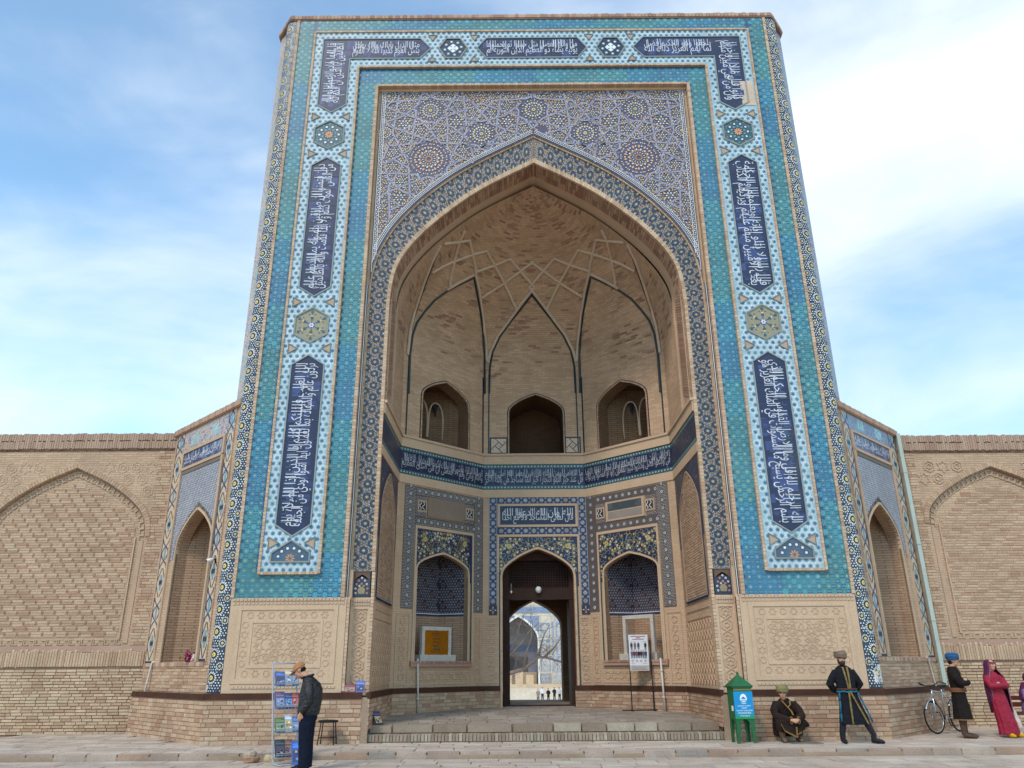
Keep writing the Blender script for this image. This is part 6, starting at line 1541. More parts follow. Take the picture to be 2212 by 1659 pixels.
M_HAIR = cloth('dark_hair', S(34, 26, 22)); M_EYE = mat('eye_dark', S(24, 18, 16), rough=.3, var=0, fvar=0)
def head(mb, c, yaw=0., pitch=0., s=1.):
    """skull, jaw, nose, ears, neck end at c (centre of the skull); faces -y before yaw"""
    R = Matrix.Rotation(yaw, 3, 'Z') @ Matrix.Rotation(pitch, 3, 'X'); c = Vector(c); g = lambda p: c+R @ (Vector(p)*s)
    ell(mb, g((0, .012, .02)), (.075*s, .095*s, .098*s), 12, R); ell(mb, g((0, -.022, -.055)), (.058*s, .066*s, .066*s), 10, R)
    ell(mb, g((0, -.062, -.096)), (.026*s, .026*s, .024*s), 8, R)                      # chin
    mb.tube([g((0, -.088, .022)), g((0, -.106, -.012)), g((0, -.112, -.026))], [.011*s, .015*s, .017*s], 8)
    ell(mb, g((0, -.084, .035)), (.05*s, .014*s, .014*s), 8, R)                         # brow
    for k in (-1, 1): ell(mb, g((k*.078, .012, -.01)), (.010*s, .02*s, .032*s), 8, R); ell(mb, g((k*.042, -.066, -.022)), (.024*s, .02*s, .022*s), 8, R)
    return g, R
def face(parent, g, R, s=1., beard=None, brow=S(34, 26, 22)):
    e = MB()
    for k in (-1, 1): ell(e, g((k*.031, -.079, .012)), (.013*s, .008*s, .007*s), 8, R)
    e.build('eyes', M_EYE, parent, True)
    b = MB()
    for k in (-1, 1): b.tube([g((k*.014, -.094, .034)), g((k*.034, -.092, .040)), g((k*.054, -.078, .034))], .005*s, 6)
    b.build('brows', M_HAIR, parent, True)
    l = MB(); l.tube([g((-.024, -.085, -.068)), g((-.010, -.093, -.066)), g((.010, -.093, -.066)), g((.024, -.085, -.068))], .0065*s, 6); l.build('lips', mat('lips', S(158, 92, 82), rough=.5), parent, True)
    if beard:
        h = MB(); ell(h, g((0, -.045, -.085)), (.066*s, .056*s, .052*s), 10, R)
        for k in (-1, 1): ell(h, g((k*.058, -.012, -.05)), (.020*s, .04*s, .055*s), 8, R)
        h.tube([g((-.03, -.085, -.052)), g((0, -.096, -.048)), g((.03, -.085, -.052))], .011*s, 6); ell(h, g((0, -.074, -.098)), (.032*s, .026*s, .024*s), 8, R)
        hb = fused('beard', h, mat('trimmed_beard', beard, rough=.95, var=.2, vs=40, fvar=.2, fs=120, bump=.6, bs=150), parent, .008, 2)
def hand(mb, p, d, up, s=1., curl=.5, thumb=1):
    """palm and five fingers; p wrist, d pointing direction, up back of the hand"""
    p, d, up = Vector(p), Vector(d).normalized(), Vector(up).normalized(); x = d.cross(up).normalized(); up = x.cross(d)
    ell(mb, p+d*.045*s, (.04*s, .05*s, .018*s), 8, Matrix((x, d, up)).transposed())
    mb.tube([p-d*.02, p+d*.03*s], [.024*s, .028*s], 8)
    for i, (o, L) in enumerate(((-.030, .062), (-.010, .074), (.011, .070), (.030, .054))):
        q = p+d*.085*s+x*o*s; c1 = (d*math.cos(curl)-up*math.sin(curl)).normalized(); c2 = (d*math.cos(curl*2.1)-up*math.sin(curl*2.1)).normalized()
        mb.tube([p+d*.05*s+x*o*.8*s, q, q+c1*L*.5*s, q+c1*L*.5*s+c2*L*.5*s], [.010*s, .0098*s, .009*s, .0075*s], 6)
    q = p+d*.03*s+x*thumb*.036*s; mb.tube([p+d*.01*s+x*thumb*.02*s, q+x*thumb*.012*s, q+d*.03*s+x*thumb*.022*s-up*.01*s, q+d*.055*s+x*thumb*.016*s-up*.02*s], [.014*s, .012*s, .011*s, .008*s], 6)
def turban(parent, g, R, c1, c2, s=1., name='turban', flat=1.0):
    t = MB()
    for i in range(7):
        a = i*.5; n = 22; z = .035+i*.016*flat; r = (.098+.016*math.sin(i/6*math.pi))*s; tilt = .022*(1 if i % 2 else -1)
        t.tube([g((r/s*math.cos(2*math.pi*k/n), .008+1.08*r/s*math.sin(2*math.pi*k/n), z+tilt*math.cos(2*math.pi*k/n+a))) for k in range(n)], .021*s, 7, (1, 1, 1), closed=True)
    ell(t, g((0, .01, .095*flat)), (.09*s, .095*s, .062*s), 10, R)
    return fused(name, t, c1, parent, .009, 1)

# ------------------------------------------------------------------ standing man in a black robe
def standing_robed():
    P0 = Vector((6.28, -.84, .123)); o = tag(empty('person', P0, 0), 'smiling man standing in a gold trimmed black robe with turquoise sash, hands behind back', 'person')
    b = MB(); g, R = head(b, (-.05, -.03, 1.615), -.08, .05)
    b.tube([(-.03, .0, 1.40), (-.04, -.01, 1.50), (-.05, -.02, 1.58)], [.075, .06, .056], 10)
    for k in (-1, 1): b.tube([(k*.14-.02, .0, 1.34), (k*.30, .055, 1.12), (k*.13, .17, .98)], [.045, .042, .032], 8); hand(b, (k*.13, .17, .98), (-k*.8, .1, -.4), (0, 1, 0), 1, .4, -k)
    loft(b, [(0, 0, .86, .15, .10), (0, 0, 1.0, .15, .10), (-.01, 0, 1.2, .16, .10), (-.02, 0, 1.38, .12, .08)])
    for fx, fy, k in ((-.22, .02, -1), (.36, -.10, 1)): b.tube([(k*.09, 0, .90), ((k*.09+fx)/2, -.01, .50), (fx, fy, .12)], [.085, .06, .05], 8)
    fused('body', b, M_SKIN, o)
    face(o, g, R, beard=S(52, 38, 30))
    turban(o, g, R, cloth('grey_brown_wool', S(122, 104, 92)), None)
    uc_ = MB(); uc_.tube([g((.088*math.cos(t), .008+.094*math.sin(t), .032)) for t in np.linspace(math.pi*1.08, math.pi*1.92, 9)], .012, 6); uc_.build('under_cap', cloth('dark_red_felt', S(120, 44, 44)), o, True)
    RG = [(.07, -.01, .345, .31, .155), (.055, -.01, .5, .285, .15), (.03, 0, .7, .235, .145), (.0, 0, .9, .195, .135), (-.01, 0, 1.0, .185, .13), (-.015, 0, 1.2, .205, .135), (-.02, .0, 1.36, .215, .12), (-.025, 0, 1.44, .15, .10), (-.03, 0, 1.49, .075, .075)]
    r = MB(); loft(r, RG[::-1], 40, True, .045, 11, .6)
    for k in (-1, 1):
        r.tube([(k*.155-.02, 0, 1.375), (k*.235-.02, .02, 1.25), (k*.315-.01, .055, 1.12), (k*.24, .12, 1.02), (k*.13, .17, .985)], [.075, .082, .078, .072, .066], 12)
    fused('robe', r, cloth('black_wool_robe', S(30, 31, 36), bump=.5), o, .014, 2)
    GOLD = S(132, 108, 58)
    for xt, xb in ((-.055, -.02), (.035, .135)):
        t = MB()
        pts = []
        for z in np.linspace(1.455, 1.02, 12): x = xt*(1-.0)+(.02-xt*.6)*(1.455-z)/.435; pts.append((x-.02, front_y(RG, z, x-.02)-.016, z))
        ribbon(t, pts, .034, GOLD); t.build('lapel_trim', cloth('gold_braid', S(128, 108, 66), var=.3, bump=.6), o); t = MB(); pts = []
        for z in np.linspace(.97, .36, 14): q = (.97-z)/.61; x = (xt*.4)+(xb*2.1-xt*.4)*q; pts.append((x-.01, front_y(RG, z, x)-.024-.012*q, z))
        ribbon(t, pts, .034, GOLD); t.build('gold_trim', cloth('gold_braid', S(128, 108, 66), var=.3, bump=.6), o)
    s_ = MB(); n = 30
    for dz, cc in ((0, 0),): s_.tube([(-.008+.202*math.cos(2*math.pi*k/n), .148*math.sin(2*math.pi*k/n), .975+dz+.006*math.sin(k*1.7)) for k in range(n)], .020, 6, (1, 1, 1), closed=True)
    for pts in ([(-.19, -.06, .98), (-.215, -.09, .8), (-.235, -.10, .55), (-.24, -.10, .40)], [(.17, -.07, .98), (.22, -.12, .82), (.30, -.14, .6), (.375, -.13, .40)]): ribbon(s_, pts, .036, (1, 1, 1), .012)
    s_.build('sash', cloth('turquoise_cotton', S(44, 100, 122)), o, True)
    bl = MB(); bl.tube([(-.008+.196*math.cos(2*math.pi*k/n), .143*math.sin(2*math.pi*k/n), 1.02) for k in range(n)], .022, 6, (1, 1, 1), closed=True); bl.build('belt', cloth('brown_leather_belt', S(84, 50, 38), rough=.6), o, True)
    for (fx, fy, yaw, k) in ((-.22, .02, .1, -1), (.36, -.10, -.75, 1)):
        sh = MB()
        top = ((k*.09*.35+fx*.65), fy*.5-.0, .42); dx, dy = -math.sin(yaw), -math.cos(yaw)
        sh.tube([top, (fx, fy, .16), (fx, fy, .06)], [.072, .058, .056], 12); sh.tube([(fx-dx*.05, fy-dy*.05, .045), (fx+dx*.06, fy+dy*.06, .048), (fx+dx*.16, fy+dy*.16, .034), (fx+dx*.21, fy+dy*.21, .026)], [.045, .05, .042, .026], 10)
        fused('boot', sh, cloth('black_leather', S(34, 36, 42), rough=.5, bump=.15), o, .012, 2)
standing_robed()

# ------------------------------------------------------------------ squatting man
def squatting():
    P0 = Vector((5.08, -.42, .123)); o = tag(empty('person', P0, 0), 'man squatting against the brick socle in a gold edged dark brown robe, hands clasped', 'person')
    b = MB(); g, R = head(b, (-.06, -.12, .945), -.35, .12)
    b.tube([(-.01, .0, .72), (-.04, -.06, .82), (-.055, -.10, .90)], [.08, .062, .058], 10)
    loft(b, [(0, .2, .2, .17, .14), (0, .17, .4, .17, .13), (-.0, .08, .6, .18, .12), (-.01, .0, .75, .16, .09)])
    for k in (-1, 1):
        b.tube([(k*.10, .18, .24), (k*.20, -.20, .44), (k*.15, -.10, .08)], [.085, .065, .045], 10)
        b.tube([(k*.19, .0, .73), (k*.25, -.16, .50), (.06+k*.05, -.36, .42)], [.05, .042, .032], 8); hand(b, (.06+k*.055, -.36, .42), (-k*.75, -.35, .1), (0, -1, .3), .95, .7, -k)
    fused('body', b, M_SKIN, o); face(o, g, R)
    turban(o, g, R, cloth('olive_wool', S(132, 122, 84)), None)
    RG = [(0, .18, .10, .25, .20), (0, .17, .25, .26, .20), (0, .13, .45, .25, .19), (-.0, .06, .62, .235, .16), (-.01, .0, .74, .20, .13), (-.015, -.03, .81, .12, .09), (-.02, -.04, .845, .085, .08)]
    r = MB(); loft(r, RG, 32)
    for k in (-1, 1):
        r.tube([(k*.17, .02, .74), (k*.26, -.06, .60), (k*.27, -.16, .50), (.06+k*.08, -.33, .425)], [.085, .088, .085, .06], 12)
        r.tube([(k*.10, .16, .26), (k*.18, -.08, .37), (k*.205, -.20, .43)], [.135, .12, .10], 12); r.tube([(k*.205, -.20, .43), (k*.20, -.19, .30), (k*.21, -.16, .22)], [.10, .105, .10], 12)
    r.tube([(-.20, -.24, .40), (0, -.26, .34), (.20, -.24, .40)], [.07, .08, .07], 10); r.tube([(.2, -.14, .40), (.34, -.10, .34), (.42, -.06, .30)], [.11, .08, .04], 10)
    fused('robe', r, cloth('dark_brown_wool', S(44, 33, 29), bump=.5), o, .014, 2)
    f = MB()                          # hanging flap of the robe between and beside the knees
    f.add([(-.23, -.305, .36), (.23, -.30, .36), (.20, -.30, .13), (.07, -.33, .10), (-.17, -.33, .22), (-.23, -.28, .36), (.23, -.275, .36), (.20, -.275, .13), (.07, -.305, .10), (-.17, -.305, .22)], [(0, 4, 3, 2, 1), (5, 6, 7, 8, 9), (0, 1, 6, 5), (1, 2, 7, 6), (2, 3, 8, 7), (3, 4, 9, 8), (4, 0, 5, 9)])
    f.build('robe_flap', MATS['dark_brown_wool'], o)
    gb = cloth('ochre_braid', S(130, 98, 56))
    for pts, sd_ in (([(-.23, -.312, .36), (-.17, -.338, .225), (.07, -.338, .105)], (0, 0, 1)), ([(.07, -.338, .10), (.075, -.334, .30)], (1, 0, 0)), ([(.10, -.318, .16), (.24, -.28, .22), (.41, -.10, .29)], (0, 0, 1))): t = MB(); ribbon(t, pts, .03, (1, 1, 1), .014, sd_); t.build('hem_trim', gb, o)
    for pts in ([(-.10, -.125, .80), (-.03, -.165, .70), (.05, -.20, .60), (.07, -.245, .52)], [(.07, -.115, .80), (.06, -.16, .72), (.0, -.175, .67)]): t = MB(); ribbon(t, pts, .03, (1, 1, 1), .014); t.build('lapel_trim', gb, o)
    n = 16
    for k in (-1, 1):
        t = MB(); t.tube([(.06+k*.075+.064*math.cos(2*math.pi*i/n)*.5, -.345, .425+.064*math.sin(2*math.pi*i/n)) for i in range(n)], .012, 6, (1, 1, 1), closed=True); t.build('cuff', gb, o)
        lg = MB(); lg.tube([(k*.19, -.17, .36), (k*.16, -.12, .10)], [.085, .06], 10); fused('trouser_leg', lg, cloth('tan_cotton', S(132, 104, 84)), o, .012, 2)
    for k in (-1, 1):
        sh = MB(); sh.tube([(k*.15, -.07, .05), (k*.16, -.17, .05), (k*.17, -.27, .038), (k*.175, -.32, .028)], [.042, .05, .042, .026], 10)
        fused('shoe', sh, cloth('brown_suede', S(110, 88, 72)), o, .012, 2)
squatting()

# ------------------------------------------------------------------ man with a blue turban, arms crossed, seen from the side
def blue_turban():
    P0 = Vector((9.10, .12, .123)); o = tag(empty('person', P0, .98), 'man in a bright blue turban and black belted robe, arms crossed, beside the bicycle', 'person')
    b = MB(); g, R = head(b, (0, -.02, 1.57), .12, .0)
    b.tube([(0, .03, 1.36), (0, .02, 1.45), (0, .0, 1.54)], [.075, .06, .056], 10); loft(b, [(0, 0, .86, .15, .10), (0, 0, 1.1, .15, .10), (0, .03, 1.32, .12, .08)])
    for k in (-1, 1):
        b.tube([(k*.14, .02, 1.28), (k*.22, -.09, 1.10), (-k*.05, -.22, 1.12)], [.045, .042, .032], 8); hand(b, (-k*.05, -.22, 1.12+k*.03), (-k*.9, .15, .1), (0, -1, .3), .95, .5, 1)
        b.tube([(k*.09, 0, .88), (k*.10, -.0, .48), (k*.10, .02, .10)], [.085, .062, .05], 8)
    fused('body', b, M_SKIN, o); face(o, g, R)
    turban(o, g, R, cloth('bright_blue_silk', S(38, 84, 126), rough=.6), None, 1.04)
    hr = MB(); ell(hr, g((0, .05, -.03)), (.072, .062, .06), 8, R); hr.build('hair', M_HAIR, o, True)
    RG = [(0, 0, .36, .235, .19), (0, 0, .6, .215, .165), (0, 0, .9, .185, .14), (0, 0, 1.0, .18, .135), (0, .01, 1.2, .20, .14), (0, .02, 1.33, .205, .125), (0, .03, 1.41, .14, .10), (0, .03, 1.45, .08, .08)]
    r = MB(); loft(r, RG[::-1], 36, True, .035, 9, .3)
    for k in (-1, 1): r.tube([(k*.155, .02, 1.315), (k*.225, -.03, 1.20), (k*.22, -.11, 1.10), (k*.06, -.205, 1.11), (-k*.04, -.225, 1.12)], [.075, .082, .078, .068, .06], 12)
    fused('robe', r, cloth('black_velvet', S(34, 27, 26), bump=.4), o, .014, 2)
    n = 30; bl = MB()
    for dz in (0, .03, .055): bl.tube([(.198*math.cos(2*math.pi*k/n), .155*math.sin(2*math.pi*k/n), .935+dz) for k in range(n)], .021, 6, (1, 1, 1), closed=True)
    bl.build('belt', cloth('brown_cloth_belt', S(120, 78, 56)), o, True)
    t = MB(); ribbon(t, [(.09, -.05, 1.45), (.05, -.10, 1.38), (.0, -.135, 1.26)], .03, (1, 1, 1)); ribbon(t, [(-.09, -.05, 1.45), (-.05, -.10, 1.38), (.0, -.135, 1.26)], .03, (1, 1, 1)); t.build('collar_trim', MATS['ochre_braid'], o); t = MB()
    t.tube([(.248*math.cos(2*math.pi*k/n), .203*math.sin(2*math.pi*k/n), .365) for k in range(n)], .014, 6, (1, 1, 1), closed=True)
    t.build('hem_trim', MATS['ochre_braid'], o); t = MB(); ribbon(t, [(.14, -.17, .37), (.135, -.16, .68)], .024, (1, 1, 1), .03, (.7, -.7, 0)); ribbon(t, [(.21, -.12, .37), (.15, -.155, .68)], .024, (1, 1, 1), .03, (.7, -.7, 0))
    t.build('gold_trim', MATS['ochre_braid'], o)
    for k in (-1, 1):
        sh = MB(); sh.tube([(k*.10, .01, .46), (k*.10, .02, .25), (k*.10, .02, .07)], [.078, .066, .056], 12); sh.tube([(k*.10, .05, .045), (k*.11, -.06, .048), (k*.12, -.17, .036), (k*.125, -.22, .028)], [.044, .05, .042, .026], 10)
        fused('boot', sh, cloth('brown_leather', S(86, 64, 54), rough=.6), o, .012, 2)
blue_turban()

# ------------------------------------------------------------------ woman in red with a purple veil
def woman_red():
    P0 = Vector((10.06, .28, .123)); o = tag(empty('person', P0, .22), 'woman in a long crimson dress and plum veil, yellow shoes, leaning beside the bench', 'person')
    b = MB(); g, R = head(b, (-.05, -.02, 1.475), .25, .02, .96)
    b.tube([(-.04, .02, 1.26), (-.045, .01, 1.35), (-.05, .0, 1.43)], [.06, .05, .048], 10); loft(b, [(.0, 0, .8, .14, .10), (-.02, 0, 1.0, .13, .10), (-.04, .02, 1.26, .14, .09)])
    for k in (-1, 1):
        b.tube([(-.04+k*.16, .02, 1.25), (-.03+k*.21, -.06, 1.04), (-.02-k*.02, -.18, 1.05)], [.042, .036, .028], 8); hand(b, (-.02-k*.02, -.18, 1.05+k*.02), (-k*.9, .1, .05), (0, -1, .2), .85, .5, 1)
        b.tube([(.0+k*.08, 0, .85), (.02+k*.07, -.02, .45), (.03+k*.09, -.06, .08)], [.08, .055, .04], 8)
    fused('body', b, M_SKIN, o); face(o, g, R, .96)
    RG = [(.04, -.06, .05, .225, .17), (.03, -.05, .25, .205, .16), (.01, -.02, .5, .19, .15), (-.01, 0, .75, .18, .14), (-.03, 0, .95, .155, .12), (-.035, .01, 1.1, .17, .13), (-.04, .02, 1.24, .175, .115), (-.045, .02, 1.31, .11, .085), (-.05, .02, 1.35, .06, .06)]
    r = MB(); loft(r, RG[::-1], 44, True, .06, 12, .9)
    for k in (-1, 1): r.tube([(-.04+k*.14, .02, 1.24), (-.03+k*.20, -.02, 1.14), (-.03+k*.20, -.09, 1.03), (-.02+k*.05, -.17, 1.04), (-.02-k*.02, -.185, 1.05)], [.066, .074, .072, .06, .052], 12)
    fused('dress', r, cloth('crimson_silk', S(148, 38, 58), rough=.6, bump=.4), o, .013, 1)
    v = MB(); VR = [(-.045, .01, 1.59, .04, .05), (-.047, .01, 1.56, .10, .115), (-.048, .02, 1.48, .115, .13), (-.04, .03, 1.37, .135, .13), (.0, .03, 1.22, .235, .155), (.02, .04, 1.0, .255, .17), (.05, .05, .75, .25, .18), (.08, .06, .48, .24, .18)]
    n = 40; V = []; F = []
    for i, (cx, cy, z, rx, ry) in enumerate(VR):
        op = (.85, .85, .8, .75, .95, 1.0, 1.05, 1.1)[i]
        for k in range(n+1):
            a = -math.pi/2+op+(2*math.pi-2*op)*k/n; f_ = 1+.05*(i/7)*math.sin(9*a+i*.3); V.append((cx+rx*f_*math.cos(a), cy+ry*f_*math.sin(a), z))
    m_ = n+1
    for i in range(len(VR)-1):
        for k in range(n): F.append((i*m_+k, i*m_+k+1, (i+1)*m_+k+1, (i+1)*m_+k))
    v.add(V, F); vo = v.build('veil', cloth('plum_chiffon', S(92, 42, 72), rough=.75), o, True); sm_ = vo.modifiers.new('thick', 'SOLIDIFY'); sm_.thickness = .012; sm_.offset = 1
    fb = MB(); fb.tube([g((.09*math.cos(t), .0+.098*math.sin(t), .052)) for t in np.linspace(math.pi*1.1, math.pi*1.9, 9)], .016, 6); fb.build('headband', cloth('rose_brocade', S(150, 70, 84)), o, True)
    for k in (0, n):
        e = MB(); ribbon(e, [V[i*m_+k] for i in range(1, len(VR))], .02, (1, 1, 1), .02); e.build('veil_edging', cloth('mauve_edging', S(150, 96, 110)), o)
    for q in ([(-.05, -.12, .045), (-.05, -.22, .045), (-.04, -.30, .03)], [(.14, -.12, .045), (.19, -.22, .045), (.25, -.29, .03)]): sh = MB(); sh.tube(q, [.038, .045, .024], 10); fused('shoe', sh, cloth('mustard_leather', S(206, 158, 36), rough=.6), o, .012, 2)
woman_red()

# ------------------------------------------------------------------ seated woman at the frame edge and the bench
def seated_purple():
    P0 = Vector((10.98, .62, .123)); o = tag(empty('person', P0, .35), 'person in lilac with a plum hood, sitting on the bench with carved pale end', 'person')
    b = MB(); g, R = head(b, (-.06, -.14, 1.17), .5, .3, .95); b.tube([(0, 0, .95), (-.02, -.06, 1.04), (-.05, -.11, 1.12)], [.06, .05, .048], 10); loft(b, [(0, .05, .5, .16, .12), (0, .04, .7, .15, .11), (0, 0, .95, .15, .09)])
    for k in (-1, 1):
        b.tube([(k*.09, .02, .52), (k*.12, -.38, .50), (k*.12, -.40, .08)], [.09, .065, .045], 8); b.tube([(k*.17, 0, .94), (k*.22, -.12, .70), (k*.06, -.28, .62)], [.042, .036, .028], 8); hand(b, (k*.06, -.28, .62), (-k*.6, -.6, -.1), (0, 0, 1), .85, .5, -k)
    fused('body', b, M_SKIN, o); face(o, g, R, .95)
    r = MB(); loft(r, [(0, .05, .42, .22, .18), (0, .05, .6, .20, .16), (0, .03, .8, .19, .14), (0, 0, .94, .18, .11), (0, -.02, 1.02, .09, .08)], 30)
    for k in (-1, 1): r.tube([(k*.09, .04, .52), (k*.13, -.36, .50), (k*.13, -.42, .30), (k*.13, -.42, .015)], [.13, .11, .115, .12], 12); r.tube([(k*.15, 0, .93), (k*.23, -.08, .78), (k*.20, -.18, .68), (k*.06, -.28, .62)], [.07, .075, .07, .055], 12)
    fused('dress', r, cloth('lilac_silk', S(120, 96, 142), rough=.65), o, .014, 2)
    v = MB(); ell(v, g((0, .04, .02)), (.115, .125, .125), 12, R); loft(v, [(0, .05, .72, .25, .13), (0, .04, .88, .245, .13), (-.01, .02, 1.0, .18, .12), (-.03, -.02, 1.1, .12, .12)], 26); fused('hood', v, MATS['plum_chiffon'], o, .012, 2)
    fb = MB(); ell(fb, g((0, -.055, -.02)), (.062, .055, .085), 10, R); fb.build('face_opening', M_SKIN, o, True)
seated_purple()
bench = tag(empty('bench', (10.75, .55, .12)), 'red slatted bench with a pale stone end carved in openwork curls', 'bench')
for j in range(2):
    e = MB(); fx = -.30+j*1.6; FB = Frame((fx, .15, 0), (0, -1, 0), (-1, 0, 0)); N_ = 26
    outl = [(-.30, 0), (-.34, .10), (-.30, .22), (-.34, .34), (-.36, .50), (-.31, .585), (-.23, .60), (-.17, .56), (-.15, .50), (-.08, .53), (0, .58), (.10, .60), (.18, .57), (.24, .50), (.27, .40), (.34, .30), (.36, .18), (.32, .08), (.34, 0), (.20, 0), (.18, .12), (.10, .22), (0, .26), (-.10, .22), (-.17, .12), (-.18, 0)]
    e.prism(FB, outl, -.045, .045, S(196, 178, 168))
    eo = e.build('bench_end', mat('cast_stone', S(200, 182, 172), rough=.8, var=.1, vs=5, fvar=.1, fs=40, bump=.4, bs=40), bench)
    bv = eo.modifiers.new('b', 'BEVEL'); bv.width = .018; bv.segments = 2
    c = MB()
    for (x, z, r) in ((-.25, .47, .07), (.19, .44, .085), (0, .40, .075), (-.24, .16, .05), (.26, .18, .06)): c.tube([FB([(x+r*math.cos(t)*(1-t/14), z+r*math.sin(t)*(1-t/14), .05)])[0] for t in np.linspace(0, 8.5, 26)], .014, 6, S(170, 150, 140))
    c.build('scroll', MATS['cast_stone'], eo, True)
for k, (y, z, rx) in enumerate(((-.14, .44, 0), (.0, .44, 0), (.14, .45, 0), (.26, .62, 1.3), (.29, .76, 1.3))):
    s_ = MB(); s_.box((.5, .15+y if False else .15+y-.0, z), (1.62, .10 if not rx else .03, .03 if not rx else .09)); s_.build('slat', mat('red_brown_painted_slat', S(104, 50, 42), rough=.6, var=.15, vs=5, fvar=.15, fs=50), bench)

# ------------------------------------------------------------------ man with a cap at the book rack (side view)
def cap_man():
    P0 = Vector((-4.27, -3.62, .0)); o = tag(empty('person', P0, -math.pi/2), 'man in a black leather jacket and tan cap bowing his head over the book rack', 'person')
    # local -y is the way he faces (world -x)
    b = MB(); g, R = head(b, (0, -.20, 1.595), 0, .62, 1.06)
    b.tube([(0, .02, 1.38), (0, -.06, 1.47), (0, -.14, 1.55)], [.075, .066, .062], 10); loft(b, [(0, .02, .9, .15, .10), (0, .03, 1.15, .16, .11), (0, .03, 1.36, .16, .10)])
    for k in (-1, 1):
        b.tube([(k*.19, .02, 1.36), (k*.235, .06, 1.10), (k*.22, -.06, .90)], [.05, .042, .03], 8); hand(b, (k*.22, -.06, .90), (-k*.05, -.25, -1), (k, 0, 0), 1, .4, -k)
        b.tube([(k*.09, .02, .92), (k*.09, .0, .5), (k*.095, .03, .1)], [.09, .065, .05], 8)
    fused('body', b, M_SKIN, o); face(o, g, R)
    hr = MB(); ell(hr, g((0, .045, -.02)), (.077, .066, .055), 10, R); hr.build('hair', M_HAIR, o, True)
    c = MB(); ell(c, g((0, .015, .055)), (.092, .108, .075), 12, R); c.tube([g((.088*math.cos(t), .012+.104*math.sin(t), .03)) for t in np.linspace(0, 2*math.pi, 20, endpoint=False)], .012, 6, (1, 1, 1), closed=True); fused('cap', c, cloth('tan_twill', S(168, 118, 78)), o, .009, 1)
    vs_ = MB(); V = []; F = []
    for i in range(5):
        for k in range(9): t = -1+k/4; V.append(g((t*.078*(1-.12*i/4), -.075-.105*(i/4)*(1-.35*t*t), .035-.012*i/4-.012*t*t)))
    for i in range(4):
        for k in range(8): F.append((i*9+k, i*9+k+1, (i+1)*9+k+1, (i+1)*9+k))
    vs_.add(V, F); vo = vs_.build('visor', MATS['tan_twill'], o, True); q = vo.modifiers.new('t', 'SOLIDIFY'); q.thickness = .010
    RG = [(0, .02, .86, .20, .175), (0, .02, .92, .21, .19), (0, .035, 1.1, .215, .20), (0, .045, 1.28, .215, .19), (0, .03, 1.38, .19, .155), (0, -.01, 1.45, .115, .115), (0, -.05, 1.50, .09, .09)]
    r = MB(); loft(r, RG[::-1], 32, True, .02, 7, .4)
    for k in (-1, 1): r.tube([(k*.17, .03, 1.37), (k*.235, .06, 1.22), (k*.24, .065, 1.10), (k*.235, .0, .98), (k*.225, -.05, .92)], [.075, .078, .072, .064, .055], 12)
    fused('jacket', r, mat('black_leather_jacket', S(22, 22, 25), rough=.38, var=.15, vs=8, fvar=.15, fs=50, bump=.9, bs=15, spec=.5, bd=.05), o, .013, 2)
    col_ = MB(); col_.tube([(.09*math.cos(t), -.045+.10*math.sin(t), 1.49+.03*math.sin(t)) for t in np.linspace(0, 2*math.pi, 20, endpoint=False)], .02, 6, (1, 1, 1), closed=True); col_.build('collar', MATS['black_leather_jacket'], o, True)
    z = MB(); z.tube([(-.205, -.06, 1.08), (-.207, -.075, 1.0), (-.20, -.10, .93)], .005, 6); z.tube([(-.315, .05, 1.22), (-.318, .05, 1.20)], .008, 6); z.build('zip', mat('bright_metal', S(190, 180, 160), rough=.3, metal=.9), o)
    w = MB(); w.tube([(-.225+.036*math.cos(t), -.055+.036*math.sin(t), .885) for t in np.linspace(0, 2*math.pi, 14, endpoint=False)], .009, 6, (1, 1, 1), closed=True); w.lathe([(.02, -.006), (.022, 0), (.02, .006)], (-.262, -.055, .885), 10); w.build('watch', MATS['bright_metal'], o)
    p = MB(); loft(p, [(0, .02, 1.0, .18, .15), (0, .02, .88, .19, .16), (0, .02, .78, .18, .15)], 24)
    for k in (-1, 1): p.tube([(k*.085, .02, .88), (k*.09, .01, .65), (k*.09, .015, .45), (k*.095, .03, .22), (k*.095, .03, .04)], [.125, .118, .105, .098, .098], 14)
    fused('trousers', p, cloth('navy_denim', S(22, 27, 42)), o, .013, 2)
    for k in (-1, 1):
        sh = MB(); sh.tube([(k*.095, .08, .04), (k*.10, -.03, .045), (k*.105, -.15, .035), (k*.11, -.19, .028)], [.042, .048, .042, .026], 10)
        fused('shoe', sh, cloth('black_shoe_leather', S(24, 24, 26), rough=.4), o, .012, 2)
cap_man()
# ------------------------------------------------------------------ book rack with books
M_PAPER = mat('printed_cover', None, rough=.45, var=.05, vs=6, fvar=.08, fs=30, spec=.35)
M_RACK = mat('pale_blue_painted_wire', S(158, 166, 178), rough=.45, var=.08, vs=6, fvar=.05, fs=40, spec=.4)
rk = Vector((-4.86, -2.62, 0)); rn = Vector((.62, -.785, 0)).normalized(); rw = Vector((.785, .62, 0)).normalized()
rack = tag(empty('book_rack', rk), 'pale blue wire display rack with four sloping tiers of books', 'rack')
def rp_(a, b, z): return tuple(rw*a+rn*b+Vector((0, 0, z)))      # a along the width, b towards the front
def lean(z): return -.42*z/1.75+.02
fr_ = MB()
for a in (-.24, .24): fr_.tube([rp_(a, .30, .012), rp_(a, .10, .014), rp_(a, lean(0)+.05, .03), rp_(a, lean(.1), .10), rp_(a, lean(1.72), 1.72)], .013, 8)
fr_.tube([rp_(-.24, lean(1.72), 1.72), rp_(.24, lean(1.72), 1.72)], .013, 8); fr_.tube([rp_(-.24, .30, .012), rp_(.24, .30, .012)], .012, 8)
fr_.build('frame', M_RACK, rack, True)
